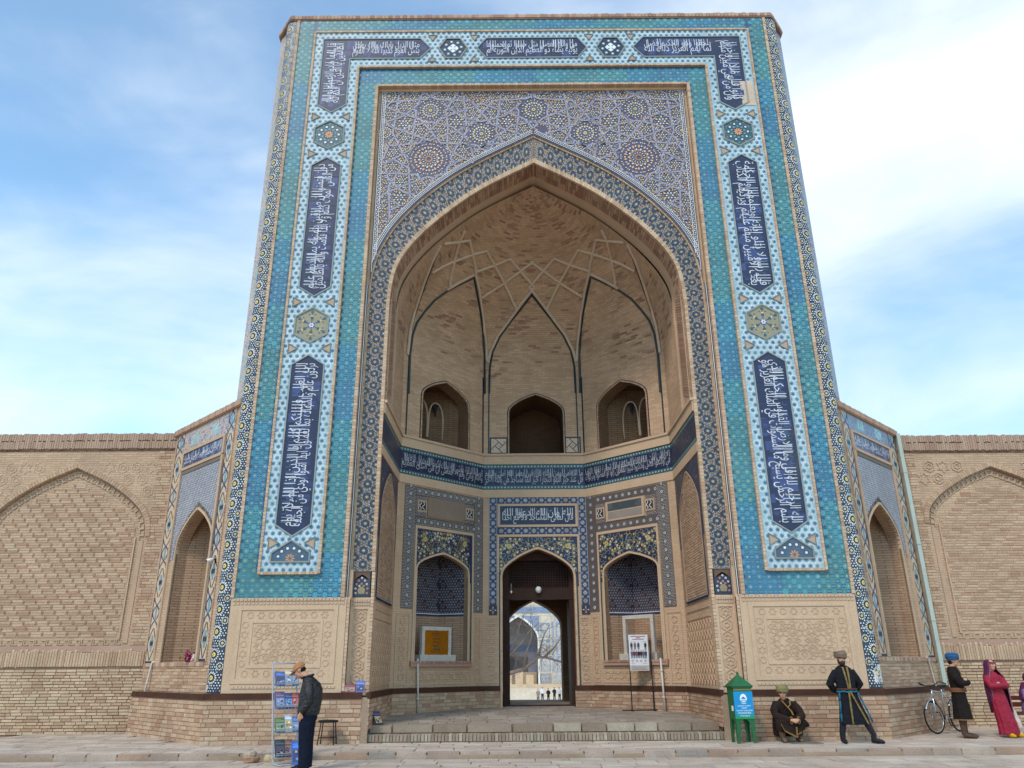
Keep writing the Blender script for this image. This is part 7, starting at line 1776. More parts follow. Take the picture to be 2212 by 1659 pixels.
BK = [S(78, 98, 152), S(190, 164, 128), S(52, 126, 182), S(100, 80, 116), S(56, 68, 108), S(134, 66, 66), S(96, 112, 80), S(184, 184, 190), S(82, 110, 158), S(50, 62, 66), S(120, 88, 74), S(154, 78, 84)]
Rb = random.Random(14)
BLAB = ['wide blue book', 'tan paperback', 'bright sky blue guide', 'plum album', 'navy hardback', 'red paperback', 'olive guide', 'white picture book', 'mid blue album', 'dark green picture book', 'brown volume', 'rose pink booklet']
bi = 0
TIER = ['top tier', 'second tier', 'third tier', 'bottom tier']
def book(name, label, O, X, Z, w, h, t, col, seed):
    """standing book: O lower left corner of the cover, X along the width, Z up the cover"""
    X, Z = Vector(X).normalized(), Vector(Z).normalized(); N = X.cross(Z).normalized(); O = Vector(O)
    o = tag(empty(name, O+X*w/2), label, 'book', 'books at the portal'); R = random.Random(seed); iv = Matrix.Translation(O+X*w/2).inverted()
    f = Frame(O, X, N, tuple(Z)); f.V = np.array(Z)
    b = MB(); b.slab(f, .006, .006, w-.006, h-.006, -t+.004, -.004, S(226, 220, 206)); q = b.build('page_block', M_PAPER, o); q.matrix_parent_inverse = iv
    c = MB(); c.slab(f, 0, 0, w, h, -.004, 0, col); c.slab(f, 0, 0, w, h, -t, -t+.004, col); c.slab(f, 0, 0, .004, h, -t+.0041, -.0041, col); q = c.build('cover', M_PAPER, o); q.matrix_parent_inverse = iv
    m = Mos(); lt = tuple(min(1, k*1.8+.05) for k in col); dk = tuple(k*.45 for k in col)
    pic = R.choice((S(170, 150, 130), S(120, 150, 190), S(196, 170, 110), S(90, 80, 100), lt))
    m.rect(w*.08, h*.12, w*.92, h*.62, pic, .0015); m.rect(w*.08, h*.72, w*.92, h*.80, lt, .0015); m.rect(w*.08, h*.84, w*.6, h*.88, lt, .0016)
    for k in range(7): x, y = R.uniform(.1, .7), R.uniform(.14, .5); m.rect(w*x, h*y, w*(x+.2), h*(y+.1), R.choice((dk, lt, S(60, 90, 150), S(200, 180, 150))), .002+k*1e-4)
    q = m.build('cover_picture', f, M_PAPER, o, None); q.matrix_parent_inverse = iv
    return o
for ti, z in enumerate((1.33, .93, .53, .13)):
    s_ = MB()
    y0 = lean(z)
    for a in (-.23, .23): s_.tube([rp_(a, y0, z+.30), rp_(a, y0+.02, z), rp_(a, y0+.17, z-.02), rp_(a, y0+.19, z+.06)], .006, 6)
    for b_, zz_ in ((.02, 0), (.09, -.01), (.17, -.02), (.19, .06), (.185, .03)): s_.tube([rp_(-.24, y0+b_, z+zz_), rp_(.24, y0+b_, z+zz_)], .006, 6)
    for k in range(7): s_.tube([rp_(-.2+k*.066, y0+.02, z), rp_(-.2+k*.066, y0+.17, z-.02), rp_(-.2+k*.066, y0+.19, z+.06)], .004, 5)
    s_.build('tier', M_RACK, rack)
    up_ = Vector((0, 0, .30))-rn*.12
    for k, (a, w) in enumerate(((-.235, .19), (-.05, .15), (.085, .145))):
        h = Rb.uniform(.25, .33); O = rk+Vector(rp_(a, y0+.135, z+.004)); book('book', BLAB[bi]+' displayed on the rack\'s '+TIER[ti], O, rw, up_, w, h, Rb.uniform(.015, .03), BK[bi], bi); bi += 1
book('book', 'large blue album standing on the ground against the rack', rk+Vector(rp_(.0, .34, .004)), rw, Vector((0, 0, .36))-rn*.10, .20, .40, .02, S(64, 110, 190), 41)
book('book', 'small yellow booklet standing on the ground behind the capped man\'s heel', rk+Vector((.50, -.42, .002)), (1, -.2, 0), (0, .12, 1), .07, .17, .02, S(190, 170, 40), 42)
# books on the timber ledge and against the wall
book('book', 'red and grey landscape album standing on the timber ledge', (-4.42, -.005, 1.13), (1, 0, 0), (0, .02, .16), .27, .17, .016, S(130, 66, 78), 43)
book('book', 'blue paperback standing on the timber ledge at the portal corner', (-4.14, -.025, 1.13), (1, -.08, 0), (0, .02, .2), .19, .24, .016, S(92, 112, 176), 44)
book('book', 'dark violet book leaning on the wall beside the steps', (-3.74, .50, .445), (.42, .55, 0), (-.12, 0, .28), .22, .30, .02, S(60, 54, 92), 45)
# stool
st = tag(empty('stool', (-4.62, -.36, .12)), 'black padded stool with thin dark legs by the brick socle', 'stool')
b = MB(); b.lathe([(.14, .43), (.185, .435), (.195, .455), (.185, .475), (.13, .482)], (0, 0, 0), 24, (1, 1, 1), 1.1, .9); b.build('seat', cloth('black_vinyl', S(28, 28, 32), rough=.45), st, True)
for sx in (-1, 1):
    for sy in (-1, 1): b = MB(); b.tube([(sx*.13, sy*.10, .435), (sx*.17, sy*.14, .004)], .012, 8); b.build('leg', mat('dark_steel', S(52, 46, 44), rough=.5, metal=.4), st, True)
b = MB(); b.tube([(-.158, -.128, .14), (.158, -.128, .14), (.158, .128, .14), (-.158, .128, .14)], .008, 6, (1, 1, 1), closed=True); b.build('stretcher', MATS['dark_steel'], st, True)
# flat stones by the rack
def rock(loc, d, seed, lab, col):
    R = random.Random(seed); V = []; n = 9
    for z, k in ((-.5, .88), (-.2, 1.0), (.25, .98), (.5, .82)):
        for i in range(n): a = 2*math.pi*i/n; r = k*(1+R.uniform(-.14, .14)); V.append((d[0]/2*r*math.cos(a), d[1]/2*r*math.sin(a), d[2]*(z+R.uniform(-.05, .05))))
    F = [(i*n+k, i*n+(k+1) % n, (i+1)*n+(k+1) % n, (i+1)*n+k) for i in range(3) for k in range(n)]+[tuple(range(n))[::-1], tuple(3*n+k for k in range(n))]
    m = MB(); m.add(V, F, col); o = m.build('flat_stone', M_STONE); o.location = loc; o.rotation_euler = (R.uniform(-.06, .06), R.uniform(-.06, .06), R.uniform(-.4, .4)); tag(o, lab, 'stone', 'loose stones by the rack')
rock((-5.56, -2.36, .055), (.30, .26, .10), 1, 'rough reddish stone under the upper grey stone by the rack', S(164, 128, 104))
rock((-5.60, -2.33, .145), (.25, .22, .085), 2, 'pale grey stone lying on top of the reddish stone', S(178, 164, 144))
rock((-5.20, -2.22, .060), (.32, .24, .115), 3, 'squarish buff block beside the rack\'s foot', S(190, 172, 140))

# ------------------------------------------------------------------ donation box
dbp = Vector((4.10, -.56, .12)); db = tag(empty('donation_box', dbp, .10), 'green pyramid roofed donation box on legs with a blue notice', 'donation box')
MG = mat('green_enamel', S(24, 92, 50), stain=(S(70, 96, 74), 6, .58, .8), rough=.42, var=.12, vs=7, fvar=.08, fs=40, spec=.45); ident = Frame((0, 0, 0), (1, 0, 0), (0, -1, 0))
b = MB(); b.box((0, 0, .76), (.40, .36, .60)); b.build('body', MG, db)
b = MB(); b.box((0, 0, 1.075), (.44, .40, .03)); b.add([(-.24, -.22, 1.092), (.24, -.22, 1.092), (.24, .22, 1.092), (-.24, .22, 1.092), (0, 0, 1.33)], [(0, 1, 4), (1, 2, 4), (2, 3, 4), (3, 0, 4), (3, 2, 1, 0)]); b.lathe([(.03, 0), (.02, .02), (.032, .04), (.018, .06), (.004, .08)], (0, 0, 1.31), 10); b.build('roof', MG, db)
b = MB(); b.slab(ident, -.195, 1.01, .195, 1.045, .18, .186, S(120, 120, 60)); b.build('coin_slot_band', M_PAPER, db)
for sx in (-1, 1):
    for sy in (-1, 1):
        b = MB(); f = Frame((sx*.0, sy*.165, 0), (1, 0, 0), (0, -1, 0))
        pr = [(.20, .47), (.03, .47), (.04, .44), (.09, .40), (.115, .33), (.10, .26), (.125, .20), (.14, .10), (.135, 0), (.205, 0), (.20, .1)]
        b.prism(f, [(sx*x, z) for x, z in pr], -.012, .012); b.build('leg', MG, db)
    b = MB(); f = Frame((sx*.19, 0, 0), (0, 1, 0), (1, 0, 0))
    for sy in (-1, 1): b.prism(f, [(sy*y, z) for y, z in ((.175, .46), (.03, .46), (.09, .40), (.11, .30), (.13, .0), (.175, .0))], -.01, .01)
    b.build('side_apron', MG, db)
n_ = MB(); n_.slab(ident, -.205, .46, .205, .99, .182, .192, S(16, 138, 196)); no = n_.build('notice', M_PAPER, db)
m = Mos()
for k in range(12): m.rect(-.205, .46+k*.012, .205, .46+(k+1)*.012, tuple(S(30, 140, 70)[i]*(1-k/12)+S(16, 138, 196)[i]*k/12 for i in range(3)), .1925)
wt = S(232, 240, 244)
m.poly([(.0+.075*math.cos(t), .845+.10*math.sin(t)*(1 if math.sin(t) > 0 else .55)) for t in np.linspace(0, 2*math.pi, 24, endpoint=False)], wt, .194); m.poly([(-.045, .86), (0, .895), (.045, .86), (.045, .845), (-.045, .845)], S(16, 120, 170), .1945); m.rect(-.05, .815, .05, .83, S(16, 120, 170), .1945)
m.rect(-.06, .765, .06, .772, wt, .194); m.rect(-.04, .752, .04, .758, wt, .194)
for s_, z0, z1, hw_, rt in (("ХАЙРИЯ КУТИСИ", .700, .730, .14, False), ("ЯЩИК", .655, .685, .06, False), ("ПОЖЕРТВОВАНИЙ", .610, .640, .165, False), ("DONATION BOX", .560, .590, .14, False), ("صندوق تبرعات", .505, .545, .11, True)):
    put_text(m, s_, -hw_, z0, hw_, z1, wt, .1945, rt, .01)
m.build('notice_print', ident, M_PAPER, no, None)
b = MB(); b.slab(ident, -.195+.0, .60, -.185, .70, -.1, -.02, S(236, 236, 232)); lb_ = MB(); lb_.box((-.203, -.06, .66), (.004, .10, .10), S(230, 230, 226)); lb_.build('side_label', M_PAPER, db)

# ------------------------------------------------------------------ notice board on a black stand
FZ = lambda y: .437+.0225*(y-.36)
sy_ = 4.02; p1, p2 = at(1365.5, 1530, sy_), at(1413, 1530, sy_); sb = tag(empty('notice_stand', ((p1[0]+p2[0])/2, sy_, FZ(sy_)+.004)), 'white notice board with small figures on a black metal stand before the right niche', 'sign')
hw = (p2[0]-p1[0])/2; zz = lambda py: at(1390, py, sy_)[2]-FZ(sy_)-.004
b = MB()
for sx in (-1, 1): b.box((sx*hw, 0, zz(1382)/2), (.028, .028, zz(1382)))
b.box((0, 0, .012), (2*hw+.50, .05, .022)); b.box((-hw, 0, .012), (.04, .40, .022)); b.box((hw, 0, .012), (.04, .40, .022)); b.build('stand', mat('black_powder_coat', S(26, 26, 28), rough=.5), sb)
fs = Frame((0, 0, 0), (1, 0, 0), (0, -1, 0)); z0, z1 = zz(1449), zz(1371)
b = MB(); b.slab(fs, -hw+.0, z0, hw-.06, z1, .016, .032, S(222, 222, 226)); bo = b.build('board', M_PAPER, sb)
m = Mos(); H = z1-z0; Wd = 2*hw-.06; x_ = -hw; RD = S(150, 44, 50); DK = S(52, 54, 70)
m.rect(x_, z0, x_+Wd, z0+H*.15, S(190, 178, 172), .034)
for k in range(3): m.rect(x_+.06, z0+H*(.03+k*.035), x_+Wd-.06, z0+H*(.042+k*.035), S(130, 122, 122), .035)
for a, b_, zt in ((.12, .88, .945), (.38, .62, .905), (.2, .8, .865)): m.rect(x_+Wd*a, z0+H*zt, x_+Wd*b_, z0+H*(zt+.018), RD, .035)
for row, n in ((.68, 5), (.45, 7)):
    for i in range(n):
        if row > .6 and i == 3: continue
        u = x_+Wd*(.14+.72*i/(n-1)); z = z0+H*row; c = [S(150, 70, 70), DK, S(60, 70, 110), S(40, 40, 50), S(120, 100, 96)][(i*3+int(row*10)) % 5]
        m.poly([(u-.03, z-.03), (u+.03, z-.03), (u+.035, z+.07), (u-.035, z+.07)], c, .035); m.rect(u-.022, z-.09, u-.004, z-.03, DK, .0352); m.rect(u+.004, z-.09, u+.022, z-.03, DK, .0353); m.inst([disc(8, .02, S(190, 150, 130), .0355)], [(u, z+.09)])
for i in range(4): m.inst([ring(10, .018, .028, RD, .035)], [(x_+Wd*(.16+.22*i), z0+H*.27)])
for zt in (.8, .57, .33, .2): 
    for i in range(2): m.rect(x_+Wd*(.08+.6*i), z0+H*zt, x_+Wd*(.30+.6*i), z0+H*(zt+.008), S(150, 150, 156), .035)
m.build('print', fs, M_PAPER, bo, None)

# ------------------------------------------------------------------ pipes, camera, flowers
M_PIPE = mat('white_plastic_conduit', S(206, 198, 188), rough=.6, var=.08, vs=4, fvar=.06, fs=30)
def pipe(name, lab, pts, r, m, cat='pipe', parts=True):
    b = MB(); o = tag(empty(name, pts[-1]), lab, cat); iv = Matrix.Translation(Vector(pts[-1])).inverted(); b.tube(pts, r, 10); q = b.build('tube', m, o, True); q.matrix_parent_inverse = iv
    P = [Vector(p) for p in pts]; k = len(P)-2
    for t in (.25, .75):
        c = MB(); p = P[k].lerp(P[k+1], t); d = (P[k+1]-P[k]).normalized(); c.tube([p-d*.02, p+d*.02], r*1.25, 10); q = c.build('clip', m, o, True); q.matrix_parent_inverse = iv
WFl = Frame((-7.5, .38, 0), (-1, 1, 0), (-1, -1, 0)); WFr = Frame((7.5, .38, 0), (1, 1, 0), (1, -1, 0))
pipe('conduit_pipe', 'thin pale conduit running down from the left wing niche', [tuple(WFl([(3.30, 1.84, -.05)])[0]), tuple(WFl([(3.36, 1.80, .05)])[0]), tuple(WFl([(3.38, 1.70, .06)])[0]), tuple(WFl([(3.46, .13, .20)])[0])], .026, M_PIPE)
pipe('conduit_pipe', 'white conduit standing against the wall below the gold plaque niche', [tuple(SPF[-1]([(.86, 1.86, .06)])[0]), tuple(SPF[-1]([(.88, FZ(3.9)+.01, .12)])[0])], .024, M_PIPE)
pipe('conduit_pipe', 'pale pole leaning beside the white notice board', [tuple(SPF[1]([(2.44, 1.83, .09)])[0]), tuple(SPF[1]([(2.52, FZ(3.9)+.01, .16)])[0])], .028, M_PIPE)
pipe('conduit_pipe', 'thin brown and white conduit on the right wing behind the bicycle', [tuple(WFr([(3.28, 1.80, .03)])[0]), tuple(WFr([(3.34, 1.76, .04)])[0]), tuple(WFr([(3.55, 1.05, .05)])[0]), tuple(WFr([(3.58, .13, .20)])[0])], .018, M_PIPE)
dr = tag(empty('drainpipe', (10.42, 3.14, .12)), 'tall pale green square drainpipe at the corner of the right wall', 'drainpipe')
b = MB(); b.box((0, 0, 3.86), (.105, .09, 7.76)); b.build('downpipe', mat('pale_green_painted_metal', S(176, 184, 174), rough=.5, var=.08, vs=2, fvar=.06, fs=20), dr)
for z in (.6, 2.6, 4.6, 6.6): b = MB(); b.box((0, 0, z), (.125, .11, .04)); b.build('bracket', MATS['pale_green_painted_metal'], dr)
cc = WFl([(.50, 4.09, .10)])[0]; cv = tag(empty('security_camera', tuple(cc)), 'small white security camera on the left wing by the daisy shaft', 'camera')
b = MB(); b.tube([(-.10, -.06, -.02), (.03, .02, .02)], .045, 12); b.build('housing', mat('white_plastic', S(224, 222, 220), rough=.4, var=0, fvar=0), cv, True); b = MB(); b.tube([(.02, .02, .02), (.07, .05, .03), (.075, .06, -.06)], .03, 10); b.build('mount', mat('black_plastic', S(24, 24, 26), rough=.4, var=0, fvar=0), cv, True); b = MB(); b.tube([(-.098, -.059, -.02), (-.112, -.066, -.025)], .032, 12); b.build('lens', MATS['black_plastic'], cv, True)
fl = WFl([(1.22, 1.79, .0)])[0]; fw = tag(empty('flower_bunch', tuple(fl)), 'bunch of magenta flowers in white paper lying on the wing niche sill', 'flowers'); Rf = random.Random(2)
b = MB(); b.lathe([(.02, 0), (.05, .10), (.09, .22), (.085, .24)], (0, 0, 0), 12, S(222, 216, 208)); w_ = b.build('paper_wrap', M_PAPER, fw); w_.rotation_euler = (.5, .9, 0); w_.location = (.04, -.04, .03); w_.scale = (.8, .8, .8)
b = MB()
for k in range(34): c = Vector((-.06+Rf.gauss(0, .05), Rf.gauss(0, .05)+.02, .12+Rf.gauss(0, .06))); c.z = max(c.z, .03); ell(b, c, (Rf.uniform(.018, .032),)*3, 4)
b.build('blossoms', cloth('magenta_petals', S(140, 28, 84)), fw, True)
b = MB()
for k in range(16): a = Rf.random()*6.3; p = Vector((-.16+Rf.gauss(0, .05), Rf.gauss(0, .05)-.05, .05+abs(Rf.gauss(0, .04)))); q = Vector((math.cos(a), math.sin(a), .4))*.06; s = Vector((-q.y, q.x, 0))*.35; b.add([p, p+q*.5+s, p+q, p+q*.5-s], [(0, 1, 2, 3)], Rf.choice((S(150, 140, 40), S(90, 110, 50), S(196, 170, 60))))
b.build('leaves', M_PAPER, fw)

# ------------------------------------------------------------------ bicycle against the wing
bp0 = Vector((9.02, 1.16, .12)); bd = Vector((.80, .60, 0)).normalized(); bz = math.atan2(bd.y, bd.x)
bike = tag(empty('bicycle', bp0, bz), 'old black and chrome bicycle leaning by the brick corner', 'bicycle')
bike.rotation_euler = (-.06, 0, bz)
MT = mat('tyre_rubber', S(30, 29, 29), rough=.8, var=.1, vs=20, fvar=.1, fs=80); MC = mat('chrome_steel', S(196, 198, 202), rough=.22, metal=.9, var=.05, vs=8, fvar=.05, fs=40); MBK = mat('black_enamel', S(28, 24, 28), rough=.4)
def wheel(x, steer=0.):
    w = empty('wheel', (x, 0, .35), 0, bike); w.rotation_euler = (0, 0, steer)
    t = MB(); t.tube([(.332*math.cos(a), 0, .332*math.sin(a)) for a in np.linspace(0, 2*math.pi, 44, endpoint=False)], .019, 8, (1, 1, 1), closed=True); t.build('tyre', MT, w, True)
    t = MB(); t.tube([(.308*math.cos(a), 0, .308*math.sin(a)) for a in np.linspace(0, 2*math.pi, 40, endpoint=False)], .009, 6, (1, 1, 1), closed=True); t.build('rim', MC, w, True)
    t = MB()
    for k in range(28): a = 2*math.pi*k/28; s = .03*(1 if k % 2 else -1); t.tube([(.02*math.cos(a+.4), s, .02*math.sin(a+.4)), (.305*math.cos(a), 0, .305*math.sin(a))], .0014, 4)
    t.tube([(0, -.05, 0), (0, .05, 0)], .018, 8); t.build('spokes', MC, w, False, 'stuff')
wheel(0, -.15); wheel(1.08)
def bt(name, pts, r, m): b = MB(); b.tube(pts, r, 8); return b.build(name, m, bike, True)
bt('fork', [(0, .05, .35), (.035, .05, .55), (.09, .03, .74), (.14, 0, .86), (.155, 0, .93)], .011, MC); bt('fork', [(0, -.05, .35), (.035, -.05, .55), (.09, -.03, .74), (.13, 0, .82)], .011, MC)
bt('head_tube', [(.125, 0, .76), (.165, 0, .95)], .02, MC); bt('top_tube', [(.155, 0, .91), (.62, 0, .89)], .014, MC); bt('down_tube', [(.135, 0, .80), (.50, 0, .30)], .015, MBK); bt('seat_tube', [(.50, 0, .30), (.63, 0, .90), (.65, 0, .99)], .015, MC)
for s in (-1, 1): bt('seat_stay', [(.62, s*.02, .87), (1.08, s*.05, .35)], .008, MC); bt('chain_stay', [(.50, s*.03, .30), (1.08, s*.05, .35)], .009, MC)
bt('handlebar', [(.34, .27, 1.06), (.18, .27, 1.09), (.10, .22, 1.10), (.14, .10, 1.03), (.165, 0, 1.02), (.14, -.10, 1.03), (.10, -.22, 1.10), (.18, -.27, 1.09), (.34, -.27, 1.06)], .011, MBK); bt('stem', [(.165, 0, .94), (.17, 0, 1.03)], .013, MBK)
for s in (-1, 1): bt('grip', [(.24, s*.27, 1.075), (.36, s*.27, 1.055)], .017, MBK)
b = MB(); b.add([(.50, 0, 1.03), (.60, -.03, 1.03), (.72, -.09, 1.035), (.78, -.08, 1.04), (.80, 0, 1.045), (.78, .08, 1.04), (.72, .09, 1.035), (.60, .03, 1.03), (.50, 0, .99), (.60, -.03, .98), (.72, -.08, .975), (.79, 0, .98), (.72, .08, .975), (.60, .03, .98)], [(0, 1, 2, 3, 4, 5, 6, 7), (0, 8, 9, 1), (1, 9, 10, 2), (2, 10, 11, 4, 3), (4, 11, 12, 6, 5), (6, 12, 13, 7), (7, 13, 8, 0), (8, 13, 12, 11, 10, 9)]); b.build('saddle', mat('saddle_leather', S(30, 28, 28), rough=.5), bike)
b = MB()
for s in (-.03, .03): b.tube([(.68+.04*math.cos(t), s, .955-.004*t) for t in np.linspace(0, 12, 30)], .004, 5)
b.build('saddle_spring', MC, bike)
def guard(x, a0, a1, name):
    b = MB(); V = []; F = []; A = np.linspace(a0, a1, 24)
    for a in A: V += [(x+.365*math.cos(a), s*.03, .35+.365*math.sin(a)+(0 if s else .008)) for s in (-1, 0, 1)]
    for i in range(23): F += [(i*3, i*3+1, i*3+4, i*3+3), (i*3+1, i*3+2, i*3+5, i*3+4)]
    b.add(V, F); o = b.build(name, MC, bike, True); q = o.modifiers.new('t', 'SOLIDIFY'); q.thickness = .003
guard(0, .9, 2.6, 'mudguard'); guard(1.08, .1, 2.5, 'mudguard')
b = MB(); b.tube([(.50+.09*math.cos(t), -.045, .30+.09*math.sin(t)) for t in np.linspace(0, 2*math.pi, 24, endpoint=False)], .006, 6, (1, 1, 1), closed=True); b.tube([(.50, -.06, .30), (.58, -.06, .16)], .01, 6); b.tube([(.50, .06, .30), (.42, .06, .44)], .01, 6); b.box((.60, -.10, .155), (.09, .08, .02)); b.box((.40, .10, .445), (.09, .08, .02)); b.build('crankset', MBK, bike)
b = MB(); b.tube([(.50, -.045, .39), (1.08, -.045, .385)], .004, 5); b.tube([(.50, -.045, .21), (1.08, -.045, .315)], .004, 5); b.build('chain', MBK, bike)
b = MB(); b.box((1.0, 0, .76), (.40, .14, .012)); b.tube([(1.18, .06, .755), (1.08, .06, .36)], .006, 6); b.tube([(1.18, -.06, .755), (1.08, -.06, .36)], .006, 6); b.build('carrier', MBK, bike)

# ------------------------------------------------------------------ courtyard beyond the door: ground, far iwan, bare tree, visitors
g = MB(); g.add([(-60, 9.5, -2.8), (60, 9.5, -2.8), (60, 190, -2.8), (-60, 190, -2.8)], [(0, 1, 2, 3)], S(206, 200, 192)); tag(g.build('courtyard_ground', M_STONE), kind='structure')
g = MB(); g.add([(-1.3, 9.49, -2.8), (1.3, 9.49, -2.8), (1.3, 9.49, .6), (-1.3, 9.49, .6)], [(0, 1, 2, 3)], S(150, 130, 110)); tag(g.build('courtyard_step', M_STONE), kind='structure')
FB_ = Frame((0, 112, 0), (1, 0, 0), (0, -1, 0)); far = tag(empty('courtyard_iwan', (2, 112, -2.8)), 'hazy blue tiled courtyard building with a pointed arch seen through the door', 'building'); ifr = Matrix.Translation((2, 112, -2.8)).inverted()
def pf_(o): o.matrix_parent_inverse = ifr; return o
HB_ = S(150, 156, 180); OPF = (.05, 3.1, -2.0, 5.6, 9.47)
M_FAR = mat('hazed_tile_and_far_wall', None, rough=.8, var=.12, vs=.8, fvar=.15, fs=6)  # distance haze is mixed into the far building's tile colours
b = MB(); holed(b, FB_, -8, -2.8, 12, 13.5, OPF, 0, S(196, 180, 160)); pf_(b.build('facade', M_FAR, far))
b = MB(); tunnel(b, FB_, OPF, 0, -4, S(140, 132, 128)); b.quad(FB_, -4, -2.8, 4, 10, -4, S(146, 140, 138)); b.slab(FB_, -4, 4.2, 4, 5.2, -3.98, -3.9, S(110, 120, 146)); b.slab(FB_, -1.5, -2.5, 1.6, 3.4, -3.98, -3.88, S(96, 90, 88)); b.slab(FB_, 1.9, -2.5, 2.9, 3.9, -3.98, -3.88, S(128, 130, 146)); b.slab(FB_, -2.9, -2.5, -1.9, 3.9, -3.98, -3.88, S(128, 130, 146)); b.slab(FB_, -3, -2.8, 3, 1.0, -3.9, -3.5, S(196, 170, 138)); pf_(b.build('arch_recess', M_FAR, far))  # recess colours dulled to put haze into the arch
b = MB(); arch_band(b, FB_, OPF, .28, -.1, .12, S(228, 222, 214)); pf_(b.build('arch_edge', M_FAR, far))
m = Mos(); m.rect(-8, 10.0, 12, 11.0, S(112, 128, 156), .03); m.rect(-8, 9.6, 12, 9.9, S(206, 190, 168), .04); m.rect(-8, 11.2, 12, 12.1, S(204, 188, 166), .04)
A = arch_pts(.05, 3.4, 5.6, 9.8, 30)
for a, b_ in zip(A[:-1], A[1:]): m.poly([tuple(a), tuple(b_), (b_[0], 9.55), (a[0], 9.55)] if b_[1] < 9.5 and a[1] < 9.5 else [tuple(a), tuple(b_), (b_[0], 9.86), (a[0], 9.86)], S(132, 144, 168), .03)
for u0, u1, c_ in ((3.45, 5.3, S(206, 192, 172)), (5.35, 5.9, S(190, 178, 166)), (6.0, 7.6, S(176, 176, 186))):
    m.rect(u0, .9, u1, 9.5, c_, .03)
    for z0 in (1.1, 3.6, 6.2):
        m.rect(u0+.14, z0, u1-.14, z0+2.3, S(136, 148, 166), .05); m.poly([(u0+.3, z0+.1), (u1-.3, z0+.1), (u1-.3, z0+1.6), ((u0+u1)/2, z0+2.1), (u0+.3, z0+1.6)], S(204, 190, 172), .07)
        q = lattice(u0+.4, z0+.3, u1-.4, z0+1.5, .35, .3); m.inst([ring(6, .08, .13, S(130, 148, 176), .09)], q)
m.rect(3.4, -.62, 5.2, .75, S(112, 116, 128), .05); 
for k in range(7): m.strip([(3.5+k*.26, -.6), (3.9+k*.2, .7)], .05, S(206, 200, 196), .07); m.strip([(3.9+k*.2, -.6), (3.5+k*.26, .7)], .05, S(206, 200, 196), .071)
m.rect(5.6, -.62, 7.6, .75, S(206, 196, 180), .05); q = lattice(5.8, -.4, 7.5, .6, .4, .3); m.inst([ring(6, .1, .16, S(110, 140, 160), .07)], q)
q = lattice(-3, 10.1, 8, 10.9, .22, .2); m.inst([petals(4, .01, .09, .05, S(190, 198, 214), .05)], q, rng.uniform(0, 3, len(q)))
pf_(m.build('tile_facing', FB_, M_FAR, far))
b = MB(); b.slab(FB_, -8, -2.8, 12, -1.35, 0, 3, S(214, 198, 176)); b.slab(FB_, -8, -1.35, 12, -.75, 0, 1.2, S(200, 178, 150)); pf_(b.build('plinth', M_FAR, far))
b = MB()
for k in range(3): b.slab(FB_, -2.2+k*1.7, -1.3, -1.0+k*1.7, .6+.6*(k % 2), .2, .5, S(206, 176, 144))
pf_(b.build('buttress', M_FAR, far))
# arcades that close the courtyard on its other sides
for nm, fr_c, L_c in (('left flank', Frame((-40, 10, 0), (0, 1, 0), (1, 0, 0)), 104), ('right flank', Frame((40, 10, 0), (0, 1, 0), (-1, 0, 0)), 104), ('left end', Frame((-40, 113, 0), (1, 0, 0), (0, -1, 0)), 32), ('right end', Frame((12, 113, 0), (1, 0, 0), (0, -1, 0)), 28)):
    ar = tag(empty('arcade', tuple(fr_c([(L_c/2, -2.8, 0)])[0])), 'low buff arcade with open arches along the courtyard\'s '+nm, 'arcade'); iar = Matrix.Translation(fr_c([(L_c/2, -2.8, 0)])[0]).inverted()
    w_ = MB(); d_ = MB(); nb_c = int(L_c/5)
    for i in range(nb_c):
        u = i*L_c/nb_c; ww = L_c/nb_c; opc = (u+ww/2, ww*.36, -2.8, 1.2, 3.2); holed(w_, fr_c, u, -2.8, u+ww, 5.2, opc, 0, S(196, 172, 142)); tunnel(d_, fr_c, opc, 0, -2.5, S(150, 126, 102), floor=False)
    d_.quad(fr_c, 0, -2.8, L_c, 5.2, -2.5, S(150, 126, 102)); o = w_.build('front_wall', M_FAR, ar); o.matrix_parent_inverse = iar; o = d_.build('arcade_recess', M_FAR, ar); o.matrix_parent_inverse = iar
    c_ = MB(); c_.slab(fr_c, 0, 5.2, L_c, 5.6, -3, .15, S(186, 160, 130)); o = c_.build('coping', M_FAR, ar); o.matrix_parent_inverse = iar
tr = tag(empty('bare_tree', (-2.2, 70, -2.8)), 'leafless grey tree with spreading limbs in the courtyard', 'tree'); Rt = random.Random(6); itr = Matrix.Translation((-2.2, 70, -2.8)).inverted()
M_BARK = mat('grey_bark', S(120, 104, 94), rough=.95, var=.15, vs=3, fvar=.15, fs=20, bump=.4, bs=12); tk = MB(); tw = MB()
limbs = [[(-2.2, 70, -2.8), (-2.1, 70, -1), (-1.7, 70, .5), (-1.17, 70, 1.1), (.33, 69.8, 1.5), (1.34, 69.6, 2.15), (2.0, 69.5, 2.75), (2.6, 69.4, 2.7), (3.35, 69.3, 2.5), (4.67, 69, 2.1), (5.6, 68.8, 1.4)], [(-1.7, 70, .5), (-1.4, 70.4, 2.0), (-1.1, 70.6, 3.1), (-.5, 70.8, 4.4), (-.1, 71, 5.8), (.4, 71, 7.2)], [(2.0, 69.5, 2.75), (2.1, 69.4, 3.4), (2.25, 69.2, 4.0), (2.6, 69, 5.0), (3.2, 68.8, 6.0)], [(.33, 69.8, 1.5), (.6, 69.2, 3.0), (1.2, 69, 4.6), (1.4, 68.8, 6.4)], [(-1.2, 70.5, 2.8), (.2, 70.6, 4.2), (1.0, 70.8, 5.4), (2.2, 71, 6.4)], [(2.6, 69.4, 2.7), (3.6, 69, 3.6), (4.4, 68.8, 4.6)]]
for i, L in enumerate(limbs): r0 = .30 if i == 0 else .15; tk.tube(L, [r0*(1-.8*k/(len(L)-1)) for k in range(len(L))], 8)
